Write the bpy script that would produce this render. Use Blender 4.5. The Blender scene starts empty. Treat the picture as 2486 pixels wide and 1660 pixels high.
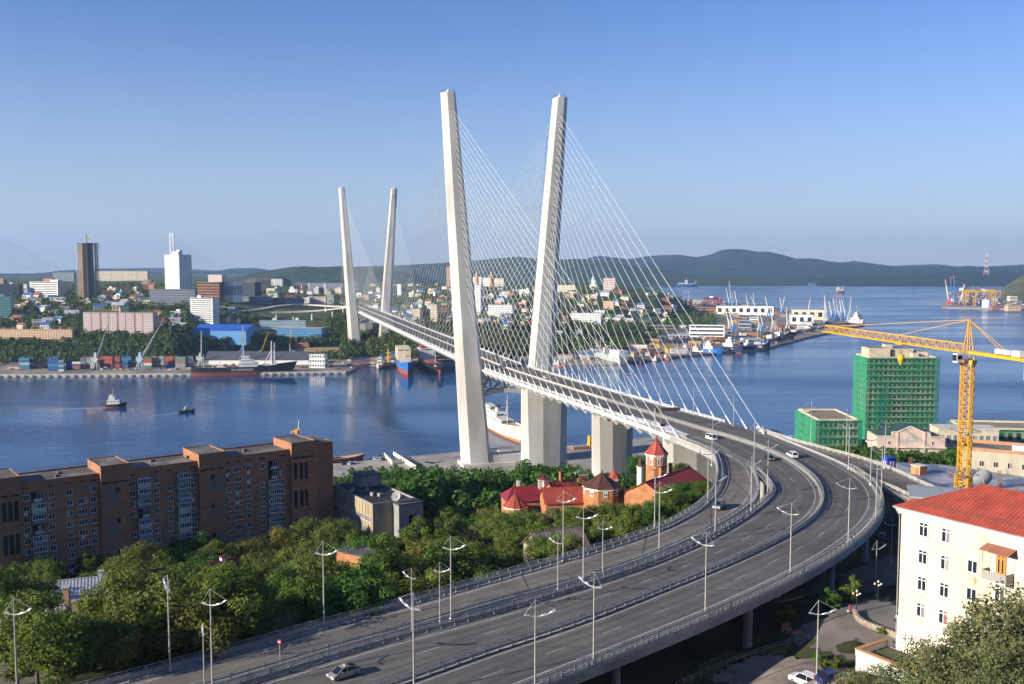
import bpy, bmesh, math, random
from mathutils import Vector, Matrix, noise
from math import sin, cos, pi, radians, sqrt, atan2, hypot

# ------------------------------------------------------------------ camera, sky, sun, exposure
sc = bpy.context.scene
C = sc.collection
F, CX, CY, HC = 2357.0, 1243.0, 830.0, 125.5        # focal length and centre in photo pixels, eye height
TH = math.atan((830 - 641) / F)
CT, ST = cos(TH), sin(TH)
cam = bpy.data.objects.new('camera', bpy.data.cameras.new('camera'))
C.objects.link(cam); sc.camera = cam
cam.location = (0, 0, HC); cam.rotation_euler = (pi / 2 - TH, 0, 0)
cam.data.sensor_fit = 'HORIZONTAL'; cam.data.sensor_width = 36; cam.data.lens = F / 2486 * 36
cam.data.clip_start = 1; cam.data.clip_end = 60000
SUN_EL, SUN_AZ = radians(19), radians(243)            # azimuth clockwise from +Y (view direction)
SUNV = Vector((sin(SUN_AZ) * cos(SUN_EL), cos(SUN_AZ) * cos(SUN_EL), sin(SUN_EL)))
w = bpy.data.worlds.new('World'); sc.world = w; w.use_nodes = True
nt = w.node_tree
sky = nt.nodes.new('ShaderNodeTexSky'); sky.sky_type = 'NISHITA'; sky.sun_disc = False
sky.sun_elevation = SUN_EL; sky.sun_rotation = SUN_AZ
sky.air_density = 1.0; sky.dust_density = 0.12; sky.ozone_density = 6.0; sky.altitude = 100
tint = nt.nodes.new('ShaderNodeVectorMath'); tint.operation = 'MULTIPLY'; tint.inputs[1].default_value = (1.02, 0.93, 1.08)
nt.links.new(sky.outputs[0], tint.inputs[0])
# pale air low over the horizon, the same all the way round
tc = nt.nodes.new('ShaderNodeTexCoord'); sz = nt.nodes.new('ShaderNodeSeparateXYZ'); nt.links.new(tc.outputs['Generated'], sz.inputs[0])
hr = nt.nodes.new('ShaderNodeMapRange'); hr.interpolation_type = 'SMOOTHSTEP'; hr.inputs[1].default_value = -0.08; hr.inputs[2].default_value = 0.27; hr.inputs[3].default_value = 0.78; hr.inputs[4].default_value = 0.0
hm_x = nt.nodes.new('ShaderNodeMix'); hm_x.data_type = 'RGBA'; hm_x.inputs[7].default_value = (3.85, 4.45, 5.1, 1)
nt.links.new(sz.outputs[2], hr.inputs[0]); nt.links.new(hr.outputs[0], hm_x.inputs[0]); nt.links.new(tint.outputs[0], hm_x.inputs[6]); nt.links.new(hm_x.outputs[2], nt.nodes['Background'].inputs[0])
nt.nodes['Background'].inputs[1].default_value = 0.080
sl = bpy.data.lights.new('sun', 'SUN'); sl.energy = 5.0; sl.angle = radians(0.5); sl.color = (1.0, 0.92, 0.78)
so = bpy.data.objects.new('sun', sl); C.objects.link(so)
so.rotation_euler = (-SUNV).to_track_quat('-Z', 'Y').to_euler(); so.location = (-200, -100, 300)
vs = sc.view_settings; vs.view_transform = 'Standard'; vs.look = 'None'; vs.gamma = 1.0; vs.exposure = 0.85
vs.use_curve_mapping = False
cy = sc.cycles
cy.use_adaptive_sampling = True; cy.adaptive_threshold = 0.05; cy.adaptive_min_samples = 24; cy.use_denoising = True
cy.max_bounces = 5; cy.diffuse_bounces = 2; cy.glossy_bounces = 3; cy.transmission_bounces = 3
cy.transparent_max_bounces = 6; cy.volume_bounces = 0; cy.caustics_reflective = False; cy.caustics_refractive = False
cy.sample_clamp_indirect = 4

# ------------------------------------------------------------------ helpers
RND = random.Random(11)
def ray(px, py):
    x = (px - CX) / F; y = (CY - py) / F
    return (x, CT + y * ST, -ST + y * CT)
def onz(px, py, z):
    d = ray(px, py); t = (z - HC) / d[2]
    return Vector((d[0] * t, d[1] * t, z))
def atY(px, py, Y):
    d = ray(px, py); t = Y / d[1]
    return Vector((d[0] * t, Y, HC + d[2] * t))
def lerp(a, b, t): return a + (b - a) * t
def interp(tab, x):
    if x <= tab[0][0]: return tab[0][1]
    for (a, b), (c, d) in zip(tab, tab[1:]):
        if x <= c: return lerp(b, d, (x - a) / (c - a))
    return tab[-1][1]

MATS = {}
def mat(name, rgb, rough=0.75, var=0.12, scale=0.6, metal=0.0, bump=0.0, bscale=None, rand=0.0, spec=0.35, stretch=None, rgb2=None, mix=None):
    """plain surface: base colour broken up by world-space noise, optional bump, per-object tint, second colour in patches"""
    if name in MATS: return MATS[name]
    m = bpy.data.materials.new(name); m.use_nodes = True; MATS[name] = m
    t = m.node_tree; n = t.nodes; L = t.links.new
    b = n['Principled BSDF']; b.inputs['Roughness'].default_value = rough; b.inputs['Metallic'].default_value = metal
    b.inputs['Specular IOR Level'].default_value = spec
    g = n.new('ShaderNodeNewGeometry'); src = g.outputs['Position']
    if stretch:
        mp = n.new('ShaderNodeMapping'); mp.inputs['Scale'].default_value = stretch; L(src, mp.inputs[0]); src = mp.outputs[0]
    nz = n.new('ShaderNodeTexNoise'); nz.inputs['Scale'].default_value = scale; nz.inputs['Detail'].default_value = 4
    L(src, nz.inputs['Vector'])
    mr = n.new('ShaderNodeMapRange'); mr.inputs[1].default_value = 0.3; mr.inputs[2].default_value = 0.7
    mr.inputs[3].default_value = 1 - var; mr.inputs[4].default_value = 1 + var; L(nz.outputs[0], mr.inputs[0])
    f = mr.outputs[0]
    if rand:
        oi = n.new('ShaderNodeObjectInfo'); m2 = n.new('ShaderNodeMapRange'); m2.inputs[3].default_value = 1 - rand; m2.inputs[4].default_value = 1 + rand
        L(oi.outputs['Random'], m2.inputs[0]); mu = n.new('ShaderNodeMath'); mu.operation = 'MULTIPLY'
        L(f, mu.inputs[0]); L(m2.outputs[0], mu.inputs[1]); f = mu.outputs[0]
    base = None
    if rgb2:
        n2 = n.new('ShaderNodeTexNoise'); n2.inputs['Scale'].default_value = mix[0]; n2.inputs['Detail'].default_value = 5; L(src, n2.inputs['Vector'])
        r2 = n.new('ShaderNodeMapRange'); r2.inputs[1].default_value = mix[1]; r2.inputs[2].default_value = mix[2]; L(n2.outputs[0], r2.inputs[0])
        mx = n.new('ShaderNodeMix'); mx.data_type = 'RGBA'; mx.inputs[6].default_value = (*rgb, 1); mx.inputs[7].default_value = (*rgb2, 1)
        L(r2.outputs[0], mx.inputs[0]); base = mx.outputs[2]
    sc_ = n.new('ShaderNodeVectorMath'); sc_.operation = 'SCALE'
    if base: L(base, sc_.inputs[0])
    else: sc_.inputs[0].default_value = rgb
    L(f, sc_.inputs['Scale']); L(sc_.outputs[0], b.inputs['Base Color'])
    if bump:
        bn = n.new('ShaderNodeTexNoise'); bn.inputs['Scale'].default_value = bscale or scale * 4; bn.inputs['Detail'].default_value = 4; L(src, bn.inputs['Vector'])
        bp = n.new('ShaderNodeBump'); bp.inputs['Strength'].default_value = 1.0; bp.inputs['Distance'].default_value = bump
        L(bn.outputs[0], bp.inputs['Height']); L(bp.outputs[0], b.inputs['Normal'])
    return m

def tag(o, label=None, cat=None, group=None, kind=None):
    if label: o['label'] = label
    if cat: o['category'] = cat
    if group: o['group'] = group
    if kind: o['kind'] = kind
    return o
def link(name, me, parent=None):
    o = bpy.data.objects.new(name, me); C.objects.link(o)
    if parent is not None: o.parent = parent
    return o
def thing(name, label, cat, loc=(0, 0, 0), rz=0.0, group=None):
    o = link(name, None); o.location = loc; o.rotation_euler = (0, 0, rz); o.empty_display_size = 0.5
    return tag(o, label, cat, group)
def dup(root, name=None, loc=None, rz=None, scale=None, label=None, group=None):
    r = root.copy(); C.objects.link(r)
    if name: r.name = name
    if loc is not None: r.location = loc
    if rz is not None: r.rotation_euler = (0, 0, rz)
    if scale is not None: r.scale = scale if hasattr(scale, '__len__') else (scale,) * 3
    if label: r['label'] = label
    if group: r['group'] = group
    for ch in list(root.children):
        c = ch.copy(); C.objects.link(c); c.parent = r
        for g in list(ch.children):
            d = g.copy(); C.objects.link(d); d.parent = c
    return r
ORD = 'first second third fourth fifth sixth seventh eighth ninth tenth eleventh twelfth thirteenth fourteenth fifteenth sixteenth seventeenth eighteenth nineteenth twentieth'.split()
TENS = {2: 'twenty', 3: 'thirty', 4: 'forty', 5: 'fifty', 6: 'sixty', 7: 'seventy', 8: 'eighty', 9: 'ninety'}
def ordinal(i):
    i += 1
    if i <= 20: return ORD[i - 1]
    if i > 99: return 'hundred and ' + ordinal(i - 101) if i > 100 else 'hundredth'
    t, u = divmod(i, 10)
    return TENS[t][:-1] + 'ieth' if u == 0 else TENS[t] + '-' + ORD[u - 1]

class MB:
    """collects shapes into one mesh; m is the material slot"""
    def __init__(s): s.v = []; s.f = []; s.m = []; s.sm = []
    def face(s, pts, m=0, smooth=False):
        i = len(s.v); s.v.extend(tuple(p) for p in pts); s.f.append(tuple(range(i, i + len(pts)))); s.m.append(m); s.sm.append(smooth); return s
    def addmesh(s, vs_, fs, m=0, smooth=False):
        i = len(s.v); s.v.extend(tuple(p) for p in vs_)
        for f in fs: s.f.append(tuple(i + k for k in f)); s.m.append(m); s.sm.append(smooth)
        return s
    def box(s, x, y, z0, sx, sy, sz, rz=0.0, m=0):
        c, q = cos(rz), sin(rz); vv = []
        for dz in (0, sz):
            for a, b in ((-1, -1), (1, -1), (1, 1), (-1, 1)):
                u, v = a * sx / 2, b * sy / 2; vv.append((x + u * c - v * q, y + u * q + v * c, z0 + dz))
        return s.addmesh(vv, [(3, 2, 1, 0), (4, 5, 6, 7), (0, 1, 5, 4), (1, 2, 6, 5), (2, 3, 7, 6), (3, 0, 4, 7)], m)
    def hexa(s, lo, hi, m=0):
        """lo, hi: four points each, counter-clockwise from above"""
        return s.addmesh(list(lo) + list(hi), [(3, 2, 1, 0), (4, 5, 6, 7), (0, 1, 5, 4), (1, 2, 6, 5), (2, 3, 7, 6), (3, 0, 4, 7)], m)
    def prism(s, poly, z0, z1, m=0, mtop=None):
        n = len(poly); a = sum(poly[i][0] * poly[(i + 1) % n][1] - poly[(i + 1) % n][0] * poly[i][1] for i in range(n))
        if a < 0: poly = poly[::-1]
        i = len(s.v)
        s.v.extend((p[0], p[1], z0) for p in poly); s.v.extend((p[0], p[1], z1) for p in poly)
        for k in range(n):
            j = (k + 1) % n; s.f.append((i + k, i + j, i + n + j, i + n + k)); s.m.append(m); s.sm.append(False)
        s.f.append(tuple(i + n + k for k in range(n))); s.m.append(m if mtop is None else mtop); s.sm.append(False)
        s.f.append(tuple(i + k for k in range(n - 1, -1, -1))); s.m.append(m); s.sm.append(False)
        return s
    def tube(s, p, q, r, r2=None, n=6, m=0, cap=True, smooth=True):
        p, q = Vector(p), Vector(q); r2 = r if r2 is None else r2; d = q - p
        if d.length < 1e-6: return s
        d.normalize(); a = d.orthogonal().normalized(); b = d.cross(a); vv = []
        for o, rr in ((p, r), (q, r2)):
            for k in range(n):
                t = 2 * pi * k / n; vv.append(o + (a * cos(t) + b * sin(t)) * rr)
        fs = [(k, (k + 1) % n, n + (k + 1) % n, n + k) for k in range(n)]
        s.addmesh(vv, fs, m, smooth)
        if cap:
            s.addmesh(vv[:n], [tuple(range(n - 1, -1, -1))], m); s.addmesh(vv[n:], [tuple(range(n))], m)
        return s
    def beam(s, p, q, w, h, m=0, up=(0, 0, 1)):
        p, q = Vector(p), Vector(q); d = (q - p).normalized(); up = Vector(up)
        if abs(d.dot(up)) > 0.98: up = Vector((0, 1, 0))
        a = d.cross(up).normalized() * (w / 2); b = a.cross(d).normalized() * (h / 2)
        return s.hexa([p - a - b, p + a - b, q + a - b, q - a - b], [p - a + b, p + a + b, q + a + b, q - a + b], m)
    def lathe(s, x, y, prof, n=10, m=0, smooth=True):
        vv = [(x + r * cos(2 * pi * k / n), y + r * sin(2 * pi * k / n), z) for r, z in prof for k in range(n)]
        fs = [(i * n + k, i * n + (k + 1) % n, (i + 1) * n + (k + 1) % n, (i + 1) * n + k) for i in range(len(prof) - 1) for k in range(n)]
        s.addmesh(vv, fs, m, smooth); s.addmesh(vv[-n:], [tuple(range(n))], m); s.addmesh(vv[:n], [tuple(range(n - 1, -1, -1))], m)
        return s
    def rings(s, rs, m=0, cap=True, smooth=False):
        n = len(rs[0]); vv = [p for r in rs for p in r]
        s.addmesh(vv, [(i * n + k, i * n + (k + 1) % n, (i + 1) * n + (k + 1) % n, (i + 1) * n + k) for i in range(len(rs) - 1) for k in range(n)], m, smooth)
        if cap: s.addmesh(rs[0], [tuple(range(n - 1, -1, -1))], m); s.addmesh(rs[-1], [tuple(range(n))], m)
        return s
    def strip(s, A, B, m=0):
        """sheet between two polylines with the same number of points, A on the left going forward"""
        n = len(A); i = len(s.v); s.v.extend(tuple(p) for p in A); s.v.extend(tuple(p) for p in B)
        for k in range(n - 1): s.f.append((i + n + k, i + n + k + 1, i + k + 1, i + k)); s.m.append(m); s.sm.append(False)
        return s
    def sweep(s, P, w, h, m=0, z=0.0, off=0.0):
        """box-section bar along a polyline"""
        N = offs(P, off)
        L_ = offs(N, w / 2); R_ = offs(N, -w / 2); rs = []
        for a, b in zip(L_, R_):
            rs.append([(a.x, a.y, a.z + z), (b.x, b.y, b.z + z), (b.x, b.y, b.z + z + h), (a.x, a.y, a.z + z + h)])
        return s.rings(rs, m)
    def mesh(s, name, mats):
        me = bpy.data.meshes.new(name); me.from_pydata(s.v, [], s.f)
        for mm in (mats if isinstance(mats, (list, tuple)) else [mats]): me.materials.append(mm)
        if any(s.m): me.polygons.foreach_set('material_index', s.m)
        if any(s.sm): me.polygons.foreach_set('use_smooth', s.sm)
        me.update(); return me
    def build(s, name, mats, parent=None, loc=None, rz=None):
        o = link(name, s.mesh(name, mats), parent)
        if loc is not None: o.location = loc
        if rz is not None: o.rotation_euler = (0, 0, rz)
        return o

def offs(P, d):
    """polyline moved sideways by d (positive = left of its direction), horizontally"""
    if abs(d) < 1e-9: return [Vector(p) for p in P]
    out = []
    for i, p in enumerate(P):
        a = P[max(i - 1, 0)]; b = P[min(i + 1, len(P) - 1)]; t = Vector((b[0] - a[0], b[1] - a[1], 0))
        t.normalize(); out.append(Vector((p[0] - t.y * d, p[1] + t.x * d, p[2])))
    return out
def smooth(P, k=2):
    P = [Vector(p) for p in P]
    for _ in range(k):
        Q = [P[0]]
        for a, b in zip(P, P[1:]): Q += [a * .75 + b * .25, a * .25 + b * .75]
        P = Q + [P[-1]]
    return P
def resample(P, step=None, n=None):
    P = [Vector(p) for p in P]; d = [0.0]
    for a, b in zip(P, P[1:]): d.append(d[-1] + (b - a).length)
    n = n or max(2, int(d[-1] / step) + 1); out = []; j = 0
    for i in range(n):
        t = d[-1] * i / (n - 1)
        while j < len(P) - 2 and d[j + 1] < t: j += 1
        u = (t - d[j]) / max(d[j + 1] - d[j], 1e-9); out.append(P[j].lerp(P[j + 1], min(u, 1)))
    return out
# ------------------------------------------------------------------ the setting: water, land, hills
def mat_water():
    m = bpy.data.materials.new('sea_water'); m.use_nodes = True; t = m.node_tree; n = t.nodes; L = t.links.new
    b = n['Principled BSDF']; b.inputs['Base Color'].default_value = (0.010, 0.055, 0.150, 1)
    b.inputs['IOR'].default_value = 1.33; b.inputs['Specular IOR Level'].default_value = 0.5
    g = n.new('ShaderNodeNewGeometry')
    def nz(scale, det, st):
        mp = n.new('ShaderNodeMapping'); mp.inputs['Scale'].default_value = st; L(g.outputs['Position'], mp.inputs[0])
        x = n.new('ShaderNodeTexNoise'); x.inputs['Scale'].default_value = scale; x.inputs['Detail'].default_value = det; L(mp.outputs[0], x.inputs['Vector']); return x.outputs[0]
    patch = nz(0.0035, 3, (0.55, 1.6, 1)); ripple = nz(0.28, 3, (0.8, 1.4, 1)); swell = nz(0.05, 2, (1, 1.6, 1))
    r = n.new('ShaderNodeMapRange'); r.inputs[1].default_value = 0.38; r.inputs[2].default_value = 0.66; r.inputs[3].default_value = 0.085; r.inputs[4].default_value = 0.26
    L(patch, r.inputs[0]); L(r.outputs[0], b.inputs['Roughness'])
    s = n.new('ShaderNodeMapRange'); s.inputs[1].default_value = 0.38; s.inputs[2].default_value = 0.66; s.inputs[3].default_value = 0.09; s.inputs[4].default_value = 0.6
    L(patch, s.inputs[0])
    a = n.new('ShaderNodeMath'); a.operation = 'ADD'; mu = n.new('ShaderNodeMath'); mu.operation = 'MULTIPLY'; mu.inputs[1].default_value = 2.0
    L(swell, mu.inputs[0]); L(ripple, a.inputs[0]); L(mu.outputs[0], a.inputs[1])
    bp = n.new('ShaderNodeBump'); bp.inputs['Distance'].default_value = 0.55; L(s.outputs[0], bp.inputs['Strength']); L(a.outputs[0], bp.inputs['Height']); L(bp.outputs[0], b.inputs['Normal'])
    return m
W = MB(); W.face([(-13000, 150, 0), (13000, 150, 0), (13000, 14000, 0), (-13000, 14000, 0)])
tag(W.build('water', mat_water()), kind='structure')

def mat_land(name, low, high, zlim, scale):
    m = bpy.data.materials.new(name); m.use_nodes = True; t = m.node_tree; n = t.nodes; L = t.links.new
    b = n['Principled BSDF']; b.inputs['Roughness'].default_value = 0.9; b.inputs['Specular IOR Level'].default_value = 0.2
    g = n.new('ShaderNodeNewGeometry'); sx = n.new('ShaderNodeSeparateXYZ'); L(g.outputs['Position'], sx.inputs[0])
    nz = n.new('ShaderNodeTexNoise'); nz.inputs['Scale'].default_value = scale; nz.inputs['Detail'].default_value = 6; L(g.outputs['Position'], nz.inputs['Vector'])
    a = n.new('ShaderNodeMath'); a.operation = 'MULTIPLY_ADD'; a.inputs[1].default_value = 6; a.inputs[2].default_value = -3; L(nz.outputs[0], a.inputs[0])
    ad = n.new('ShaderNodeMath'); ad.operation = 'ADD'; L(sx.outputs[2], ad.inputs[0]); L(a.outputs[0], ad.inputs[1])
    r = n.new('ShaderNodeMapRange'); r.inputs[1].default_value = zlim; r.inputs[2].default_value = zlim + 1.5; L(ad.outputs[0], r.inputs[0])
    def ramp(c1, c2, sc2):
        z = n.new('ShaderNodeTexNoise'); z.inputs['Scale'].default_value = sc2; z.inputs['Detail'].default_value = 6; L(g.outputs['Position'], z.inputs['Vector'])
        q = n.new('ShaderNodeMapRange'); q.inputs[1].default_value = 0.38; q.inputs[2].default_value = 0.62; L(z.outputs[0], q.inputs[0])
        x = n.new('ShaderNodeMix'); x.data_type = 'RGBA'; x.inputs[6].default_value = (*c1, 1); x.inputs[7].default_value = (*c2, 1); L(q.outputs[0], x.inputs[0]); return x.outputs[2]
    mx = n.new('ShaderNodeMix'); mx.data_type = 'RGBA'; L(r.outputs[0], mx.inputs[0]); L(ramp(*low, scale * 1.7), mx.inputs[6]); L(ramp(*high, scale), mx.inputs[7])
    L(mx.outputs[2], b.inputs['Base Color'])
    return m
GREEN = ((0.040, 0.060, 0.016), (0.11, 0.12, 0.035))
far_land_mat = mat_land('far_shore_land', ((0.17, 0.145, 0.115), (0.33, 0.285, 0.225)), GREEN, 6.0, 0.02)
near_land_mat = mat_land('hillside_land', ((0.26, 0.235, 0.20), (0.36, 0.33, 0.29)), ((0.020, 0.032, 0.010), (0.055, 0.058, 0.025)), 7.0, 0.06)

COLS = [
 (-900, [(915, 2.5), (890, 3), (850, 21), (815, 37), (780, 48), (740, 66), (720, 74), (700, 77), (690, 76), (680, 73), (670, 66), (664, 62)]),
 (420, [(908, 2.5), (886, 3), (850, 21), (815, 37), (780, 48), (740, 66), (720, 74), (700, 77), (690, 76), (680, 73), (670, 66), (664, 62)]),
 (620, [(905, 2.5), (880, 3), (860, 8), (830, 25), (800, 36), (770, 44), (745, 55), (720, 62), (700, 66), (690, 66), (680, 60), (672, 50), (668, 40)]),
 (850, [(902, 2.5), (880, 3), (860, 8), (820, 25), (780, 38), (750, 45), (730, 50), (710, 52), (695, 50), (685, 40), (678, 30)]),
 (880, [(884, 2.5), (872, 3), (856, 8), (820, 25), (780, 38), (750, 45), (730, 50), (710, 52), (695, 50), (685, 40), (678, 30)]),
 (1060, [(882, 2.5), (870, 3), (850, 18), (800, 35), (770, 42), (740, 50), (720, 56), (705, 58), (695, 55), (690, 40)]),
 (1300, [(882, 2.5), (868, 3), (840, 13), (800, 28), (760, 42), (730, 54), (705, 63), (695, 64), (690, 50)]),
 (1500, [(880, 2.5), (866, 3), (840, 6), (800, 18), (770, 28), (740, 42), (715, 58), (700, 64), (693, 64), (690, 50)]),
 (1600, [(870, 2.5), (860, 3), (830, 4), (800, 8), (775, 14), (750, 33), (730, 45), (712, 55), (708, 50)]),
 (1660, [(862, 2.5), (850, 3), (800, 4), (775, 10), (755, 18), (742, 15), (732, 9), (727, 3)]),
 (1720, [(858, 2.5), (845, 3), (800, 4), (775, 8), (750, 5), (738, 3), (733, 2.5)]),
 (1850, [(848, 2.5), (838, 3), (800, 4), (775, 4), (745, 3), (738, 2.5)]),
 (1960, [(818, 2.5), (805, 3), (785, 3), (768, 3), (765, 2.5)]),
 (2098, [(788, 2.5), (784, 3), (781, 3), (779, 2.5)])]
def col_at(px):
    if px <= COLS[0][0]: return COLS[0], COLS[0], 0.0
    for a, b in zip(COLS, COLS[1:]):
        if px <= b[0]: return a, b, (px - a[0]) / (b[0] - a[0])
    return COLS[-1], COLS[-1], 0.0
def _zt(c, t):
    tab = c[1]; py = lerp(tab[0][0], tab[-1][0], t)
    return interp([(-a, z) for a, z in tab], -py)
def land_row(px, t):
    a, b, u = col_at(px)
    py = lerp(lerp(a[1][0][0], a[1][-1][0], t), lerp(b[1][0][0], b[1][-1][0], t), u)
    return onz(px, py, lerp(_zt(a, t), _zt(b, t), u))
def ground(px, py):
    """point of the far shore seen at a photo pixel"""
    a, b, u = col_at(px); ps = lerp(a[1][0][0], b[1][0][0], u); pe = lerp(a[1][-1][0], b[1][-1][0], u)
    t = min(max((py - ps) / (pe - ps), 0), 1)
    return onz(px, py if 0 < t < 1 else lerp(ps, pe, t), lerp(_zt(a, t), _zt(b, t), u))
far = MB(); pxs = [-900 + 12 * i for i in range(250)] + [2098]; NR = 64
rows = []
for j in range(-1, NR + 2):
    r_ = []
    for px in pxs:
        if j == -1: p = land_row(px, 0); p = Vector((p.x, p.y, -3))
        elif j == NR + 1: p = land_row(px, 1); p = Vector((p.x * 1.004, p.y * 1.004 + 4, -3))
        else:
            p = land_row(px, j / NR)
            if p.z > 5: p.z += (noise.noise(p * 0.02) * 2.0) * min(1, (p.z - 5) / 10)
        r_.append(p)
    rows.append(r_)
nx = len(pxs)
far.addmesh([p for r_ in rows for p in r_], [(j * nx + i, j * nx + i + 1, (j + 1) * nx + i + 1, (j + 1) * nx + i) for j in range(len(rows) - 1) for i in range(nx - 1)], 0, True)
tag(far.build('far_shore_terrain', far_land_mat), kind='structure')

# near hillside, from the viewpoint down to the quay
SHORE = [onz(a, b, 2.5) for a, b in ((-400, 1165), (800, 1130), (1130, 1098), (1262, 1083), (1400, 1085), (1600, 1060), (1930, 1058), (2100, 1044), (2650, 1015))]
def shoreY(x): return interp([(p.x, p.y) for p in SHORE], x)
CP = []
def cp(px, py, Y, z=None):
    p = atY(px, py, Y); CP.append((p.x, Y, p.z if z is None else z))
for X_ in range(-360, 420, 60):
    CP.append((X_, -80, 128)); CP.append((X_, -20, 121)); CP.append((X_, shoreY(X_) - 8, 3)); CP.append((X_, shoreY(X_) - 50, 3.0 if X_ < 130 else 8))
for a in ((-60, 60, 88), (0, 60, 88), (60, 60, 90), (-30, 60, 88), (30, 60, 88), (-110, 110, 72), (-160, 150, 62), (-70, 110, 70), (-30, 100, 70), (0, 100, 70), (30, 100, 70), (0, 125, 64), (20, 130, 62), (-30, 120, 67), (-50, 130, 66), (-90, 150, 58), (-120, 200, 45), (-150, 215, 42), (-100, 225, 40), (-70, 250, 38), (-40, 260, 38), (-60, 190, 47), (-30, 170, 56), (-5, 190, 52), (20, 215, 49),
          (-20, 230, 45), (0, 250, 44), (40, 250, 47), (25, 285, 44), (40, 290, 45), (-30, 300, 34), (-60, 330, 28), (0, 330, 32), (45, 330, 38), (62, 300, 44), (-120, 300, 34), (-200, 280, 36), (-180, 380, 18), (-100, 400, 14), (-20, 400, 16), (50, 400, 20), (-100, 470, 4), (-20, 480, 5), (60, 480, 7), (-180, 470, 4),
          (70, 250, 50), (60, 200, 56), (40, 170, 58), (25, 150, 59), (55, 148, 62), (75, 146, 65), (58, 168, 64.5), (78, 165, 65), (90, 185, 60), (92, 215, 57), (100, 240, 56), (60, 122, 72), (90, 120, 74), (48, 112, 76), (120, 150, 66), (130, 200, 60), (110, 260, 57), (150, 300, 57), (200, 320, 56), (120, 330, 50), (100, 350, 46), (160, 380, 44), (210, 400, 42), (150, 440, 34), (220, 480, 26), (205, 520, 21), (170, 560, 14), (230, 600, 14), (290, 600, 14), (260, 440, 34), (300, 360, 48)): CP.append(a)
def gz(x, y):
    """height of the near hillside"""
    sy = shoreY(x)
    if y > sy: return -3.0
    s = t = 0.0
    for a, b, c in CP:
        d = ((x - a) ** 2 + (y - b) ** 2 + 30.0) ** -1.75; s += d; t += d * c
    z = t / s
    return 3.0 + (z - 3.0) * min(1, max(0, (sy - y) / 60)) if z < 12 else z
near = MB(); gx = [-380 + 8 * i for i in range(101)]; gy = [-80 + 8 * i for i in range(110)]
vv = []
for y in gy:
    for x in gx:
        z = gz(x, y); vv.append((x, min(y, shoreY(x) + 0.01) if z < 0 else y, z + (noise.noise(Vector((x, y, 0)) * 0.05) * 0.5 if z > 6 else 0)))
n_ = len(gx)
near.addmesh(vv, [(j * n_ + i, j * n_ + i + 1, (j + 1) * n_ + i + 1, (j + 1) * n_ + i) for j in range(len(gy) - 1) for i in range(n_ - 1)], 0, True)
tag(near.build('hillside', near_land_mat), kind='structure')
def mat_quay():
    m = mat('quay_paving', (0.36, 0.325, 0.275), 0.9, 0.18, 0.12, rgb2=(0.26, 0.235, 0.205), mix=(0.05, 0.45, 0.6)); t = m.node_tree; n = t.nodes; L = t.links.new; b = n['Principled BSDF']
    g = n.new('ShaderNodeNewGeometry'); nz = n.new('ShaderNodeTexNoise'); nz.inputs['Scale'].default_value = 0.045; nz.inputs['Detail'].default_value = 3; L(g.outputs['Position'], nz.inputs['Vector'])
    r = n.new('ShaderNodeMapRange'); r.inputs[1].default_value = 0.60; r.inputs[2].default_value = 0.63; r.inputs[3].default_value = 0.9; r.inputs[4].default_value = 0.06; L(nz.outputs[0], r.inputs[0]); L(r.outputs[0], b.inputs['Roughness'])
    q = n.new('ShaderNodeMapRange'); q.inputs[1].default_value = 0.60; q.inputs[2].default_value = 0.63; L(nz.outputs[0], q.inputs[0])
    mx = n.new('ShaderNodeMix'); mx.data_type = 'RGBA'; L(q.outputs[0], mx.inputs[0]); src = b.inputs['Base Color'].links[0].from_socket; L(src, mx.inputs[6]); mx.inputs[7].default_value = (0.05, 0.05, 0.05, 1); L(mx.outputs[2], b.inputs['Base Color']); return m
qb = MB(); A_ = [Vector((x, shoreY(x) - 0.3, 3.06)) for x in range(-300, 125, 6)]; qb.strip([p - Vector((0, 62, 0)) for p in A_], A_); qb.v = [(x, y, z) for x, y, z in qb.v]
qb2 = MB(); n_q = len(A_); qb2.strip(A_, [p - Vector((0, 62, 0)) for p in A_]); tag(qb2.build('quay', mat_quay()), kind='structure')
qk = MB(); qk.sweep([p + Vector((0, 0.1, 0)) for p in A_], 1.0, 0.35, 0, -0.02); qk.build('quay_kerb', mat('quay_kerb', (0.45, 0.42, 0.37), .85), bpy.data.objects['quay'])

# wooded hills across the bay
def ridge(name, prof, Yr, Y0, m, rough=1.0, seed=0, step=10, x0=None, x1=None):
    b = MB(); n_r = 22; x0 = prof[0][0] if x0 is None else x0; x1 = prof[-1][0] if x1 is None else x1
    cols = [x0 + (x1 - x0) * i / int((x1 - x0) / step) for i in range(int((x1 - x0) / step) + 1)]; rows = []
    for j in range(n_r + 5):
        row = []
        for px in cols:
            top = atY(px, interp(prof, px), Yr); k = max(top.z, 4.0)
            if j <= n_r:
                t = j / n_r; Y = lerp(Y0, Yr, t); z = k * (t ** 0.85)
                X = (px - CX) / F * Y * 1.0
                z += noise.fractal(Vector((X * 0.0011 + seed, Y * 0.0011, seed)), 1, 2, 5) * k * 0.22 * rough * sin(pi * t)
            else:
                t = (j - n_r) / 4; Y = Yr + (Yr - Y0) * t; X = (px - CX) / F * Y; z = k * (1 - t)
            row.append((X, Y, max(z, 0.3) if 0 < j < n_r + 4 else -3))
        rows.append(row)
    n = len(cols)
    b.addmesh([p for r_ in rows for p in r_], [(j * n + i, j * n + i + 1, (j + 1) * n + i + 1, (j + 1) * n + i) for j in range(len(rows) - 1) for i in range(n - 1)], 0, True)
    return tag(b.build(name, m), kind='structure')
forest = mat('hill_forest', (0.020, 0.042, 0.026), 0.95, 0.45, 0.012, bump=30, bscale=0.014, spec=0.1)  # distance haze partly put into the colour: green leaned slightly towards blue
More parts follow.
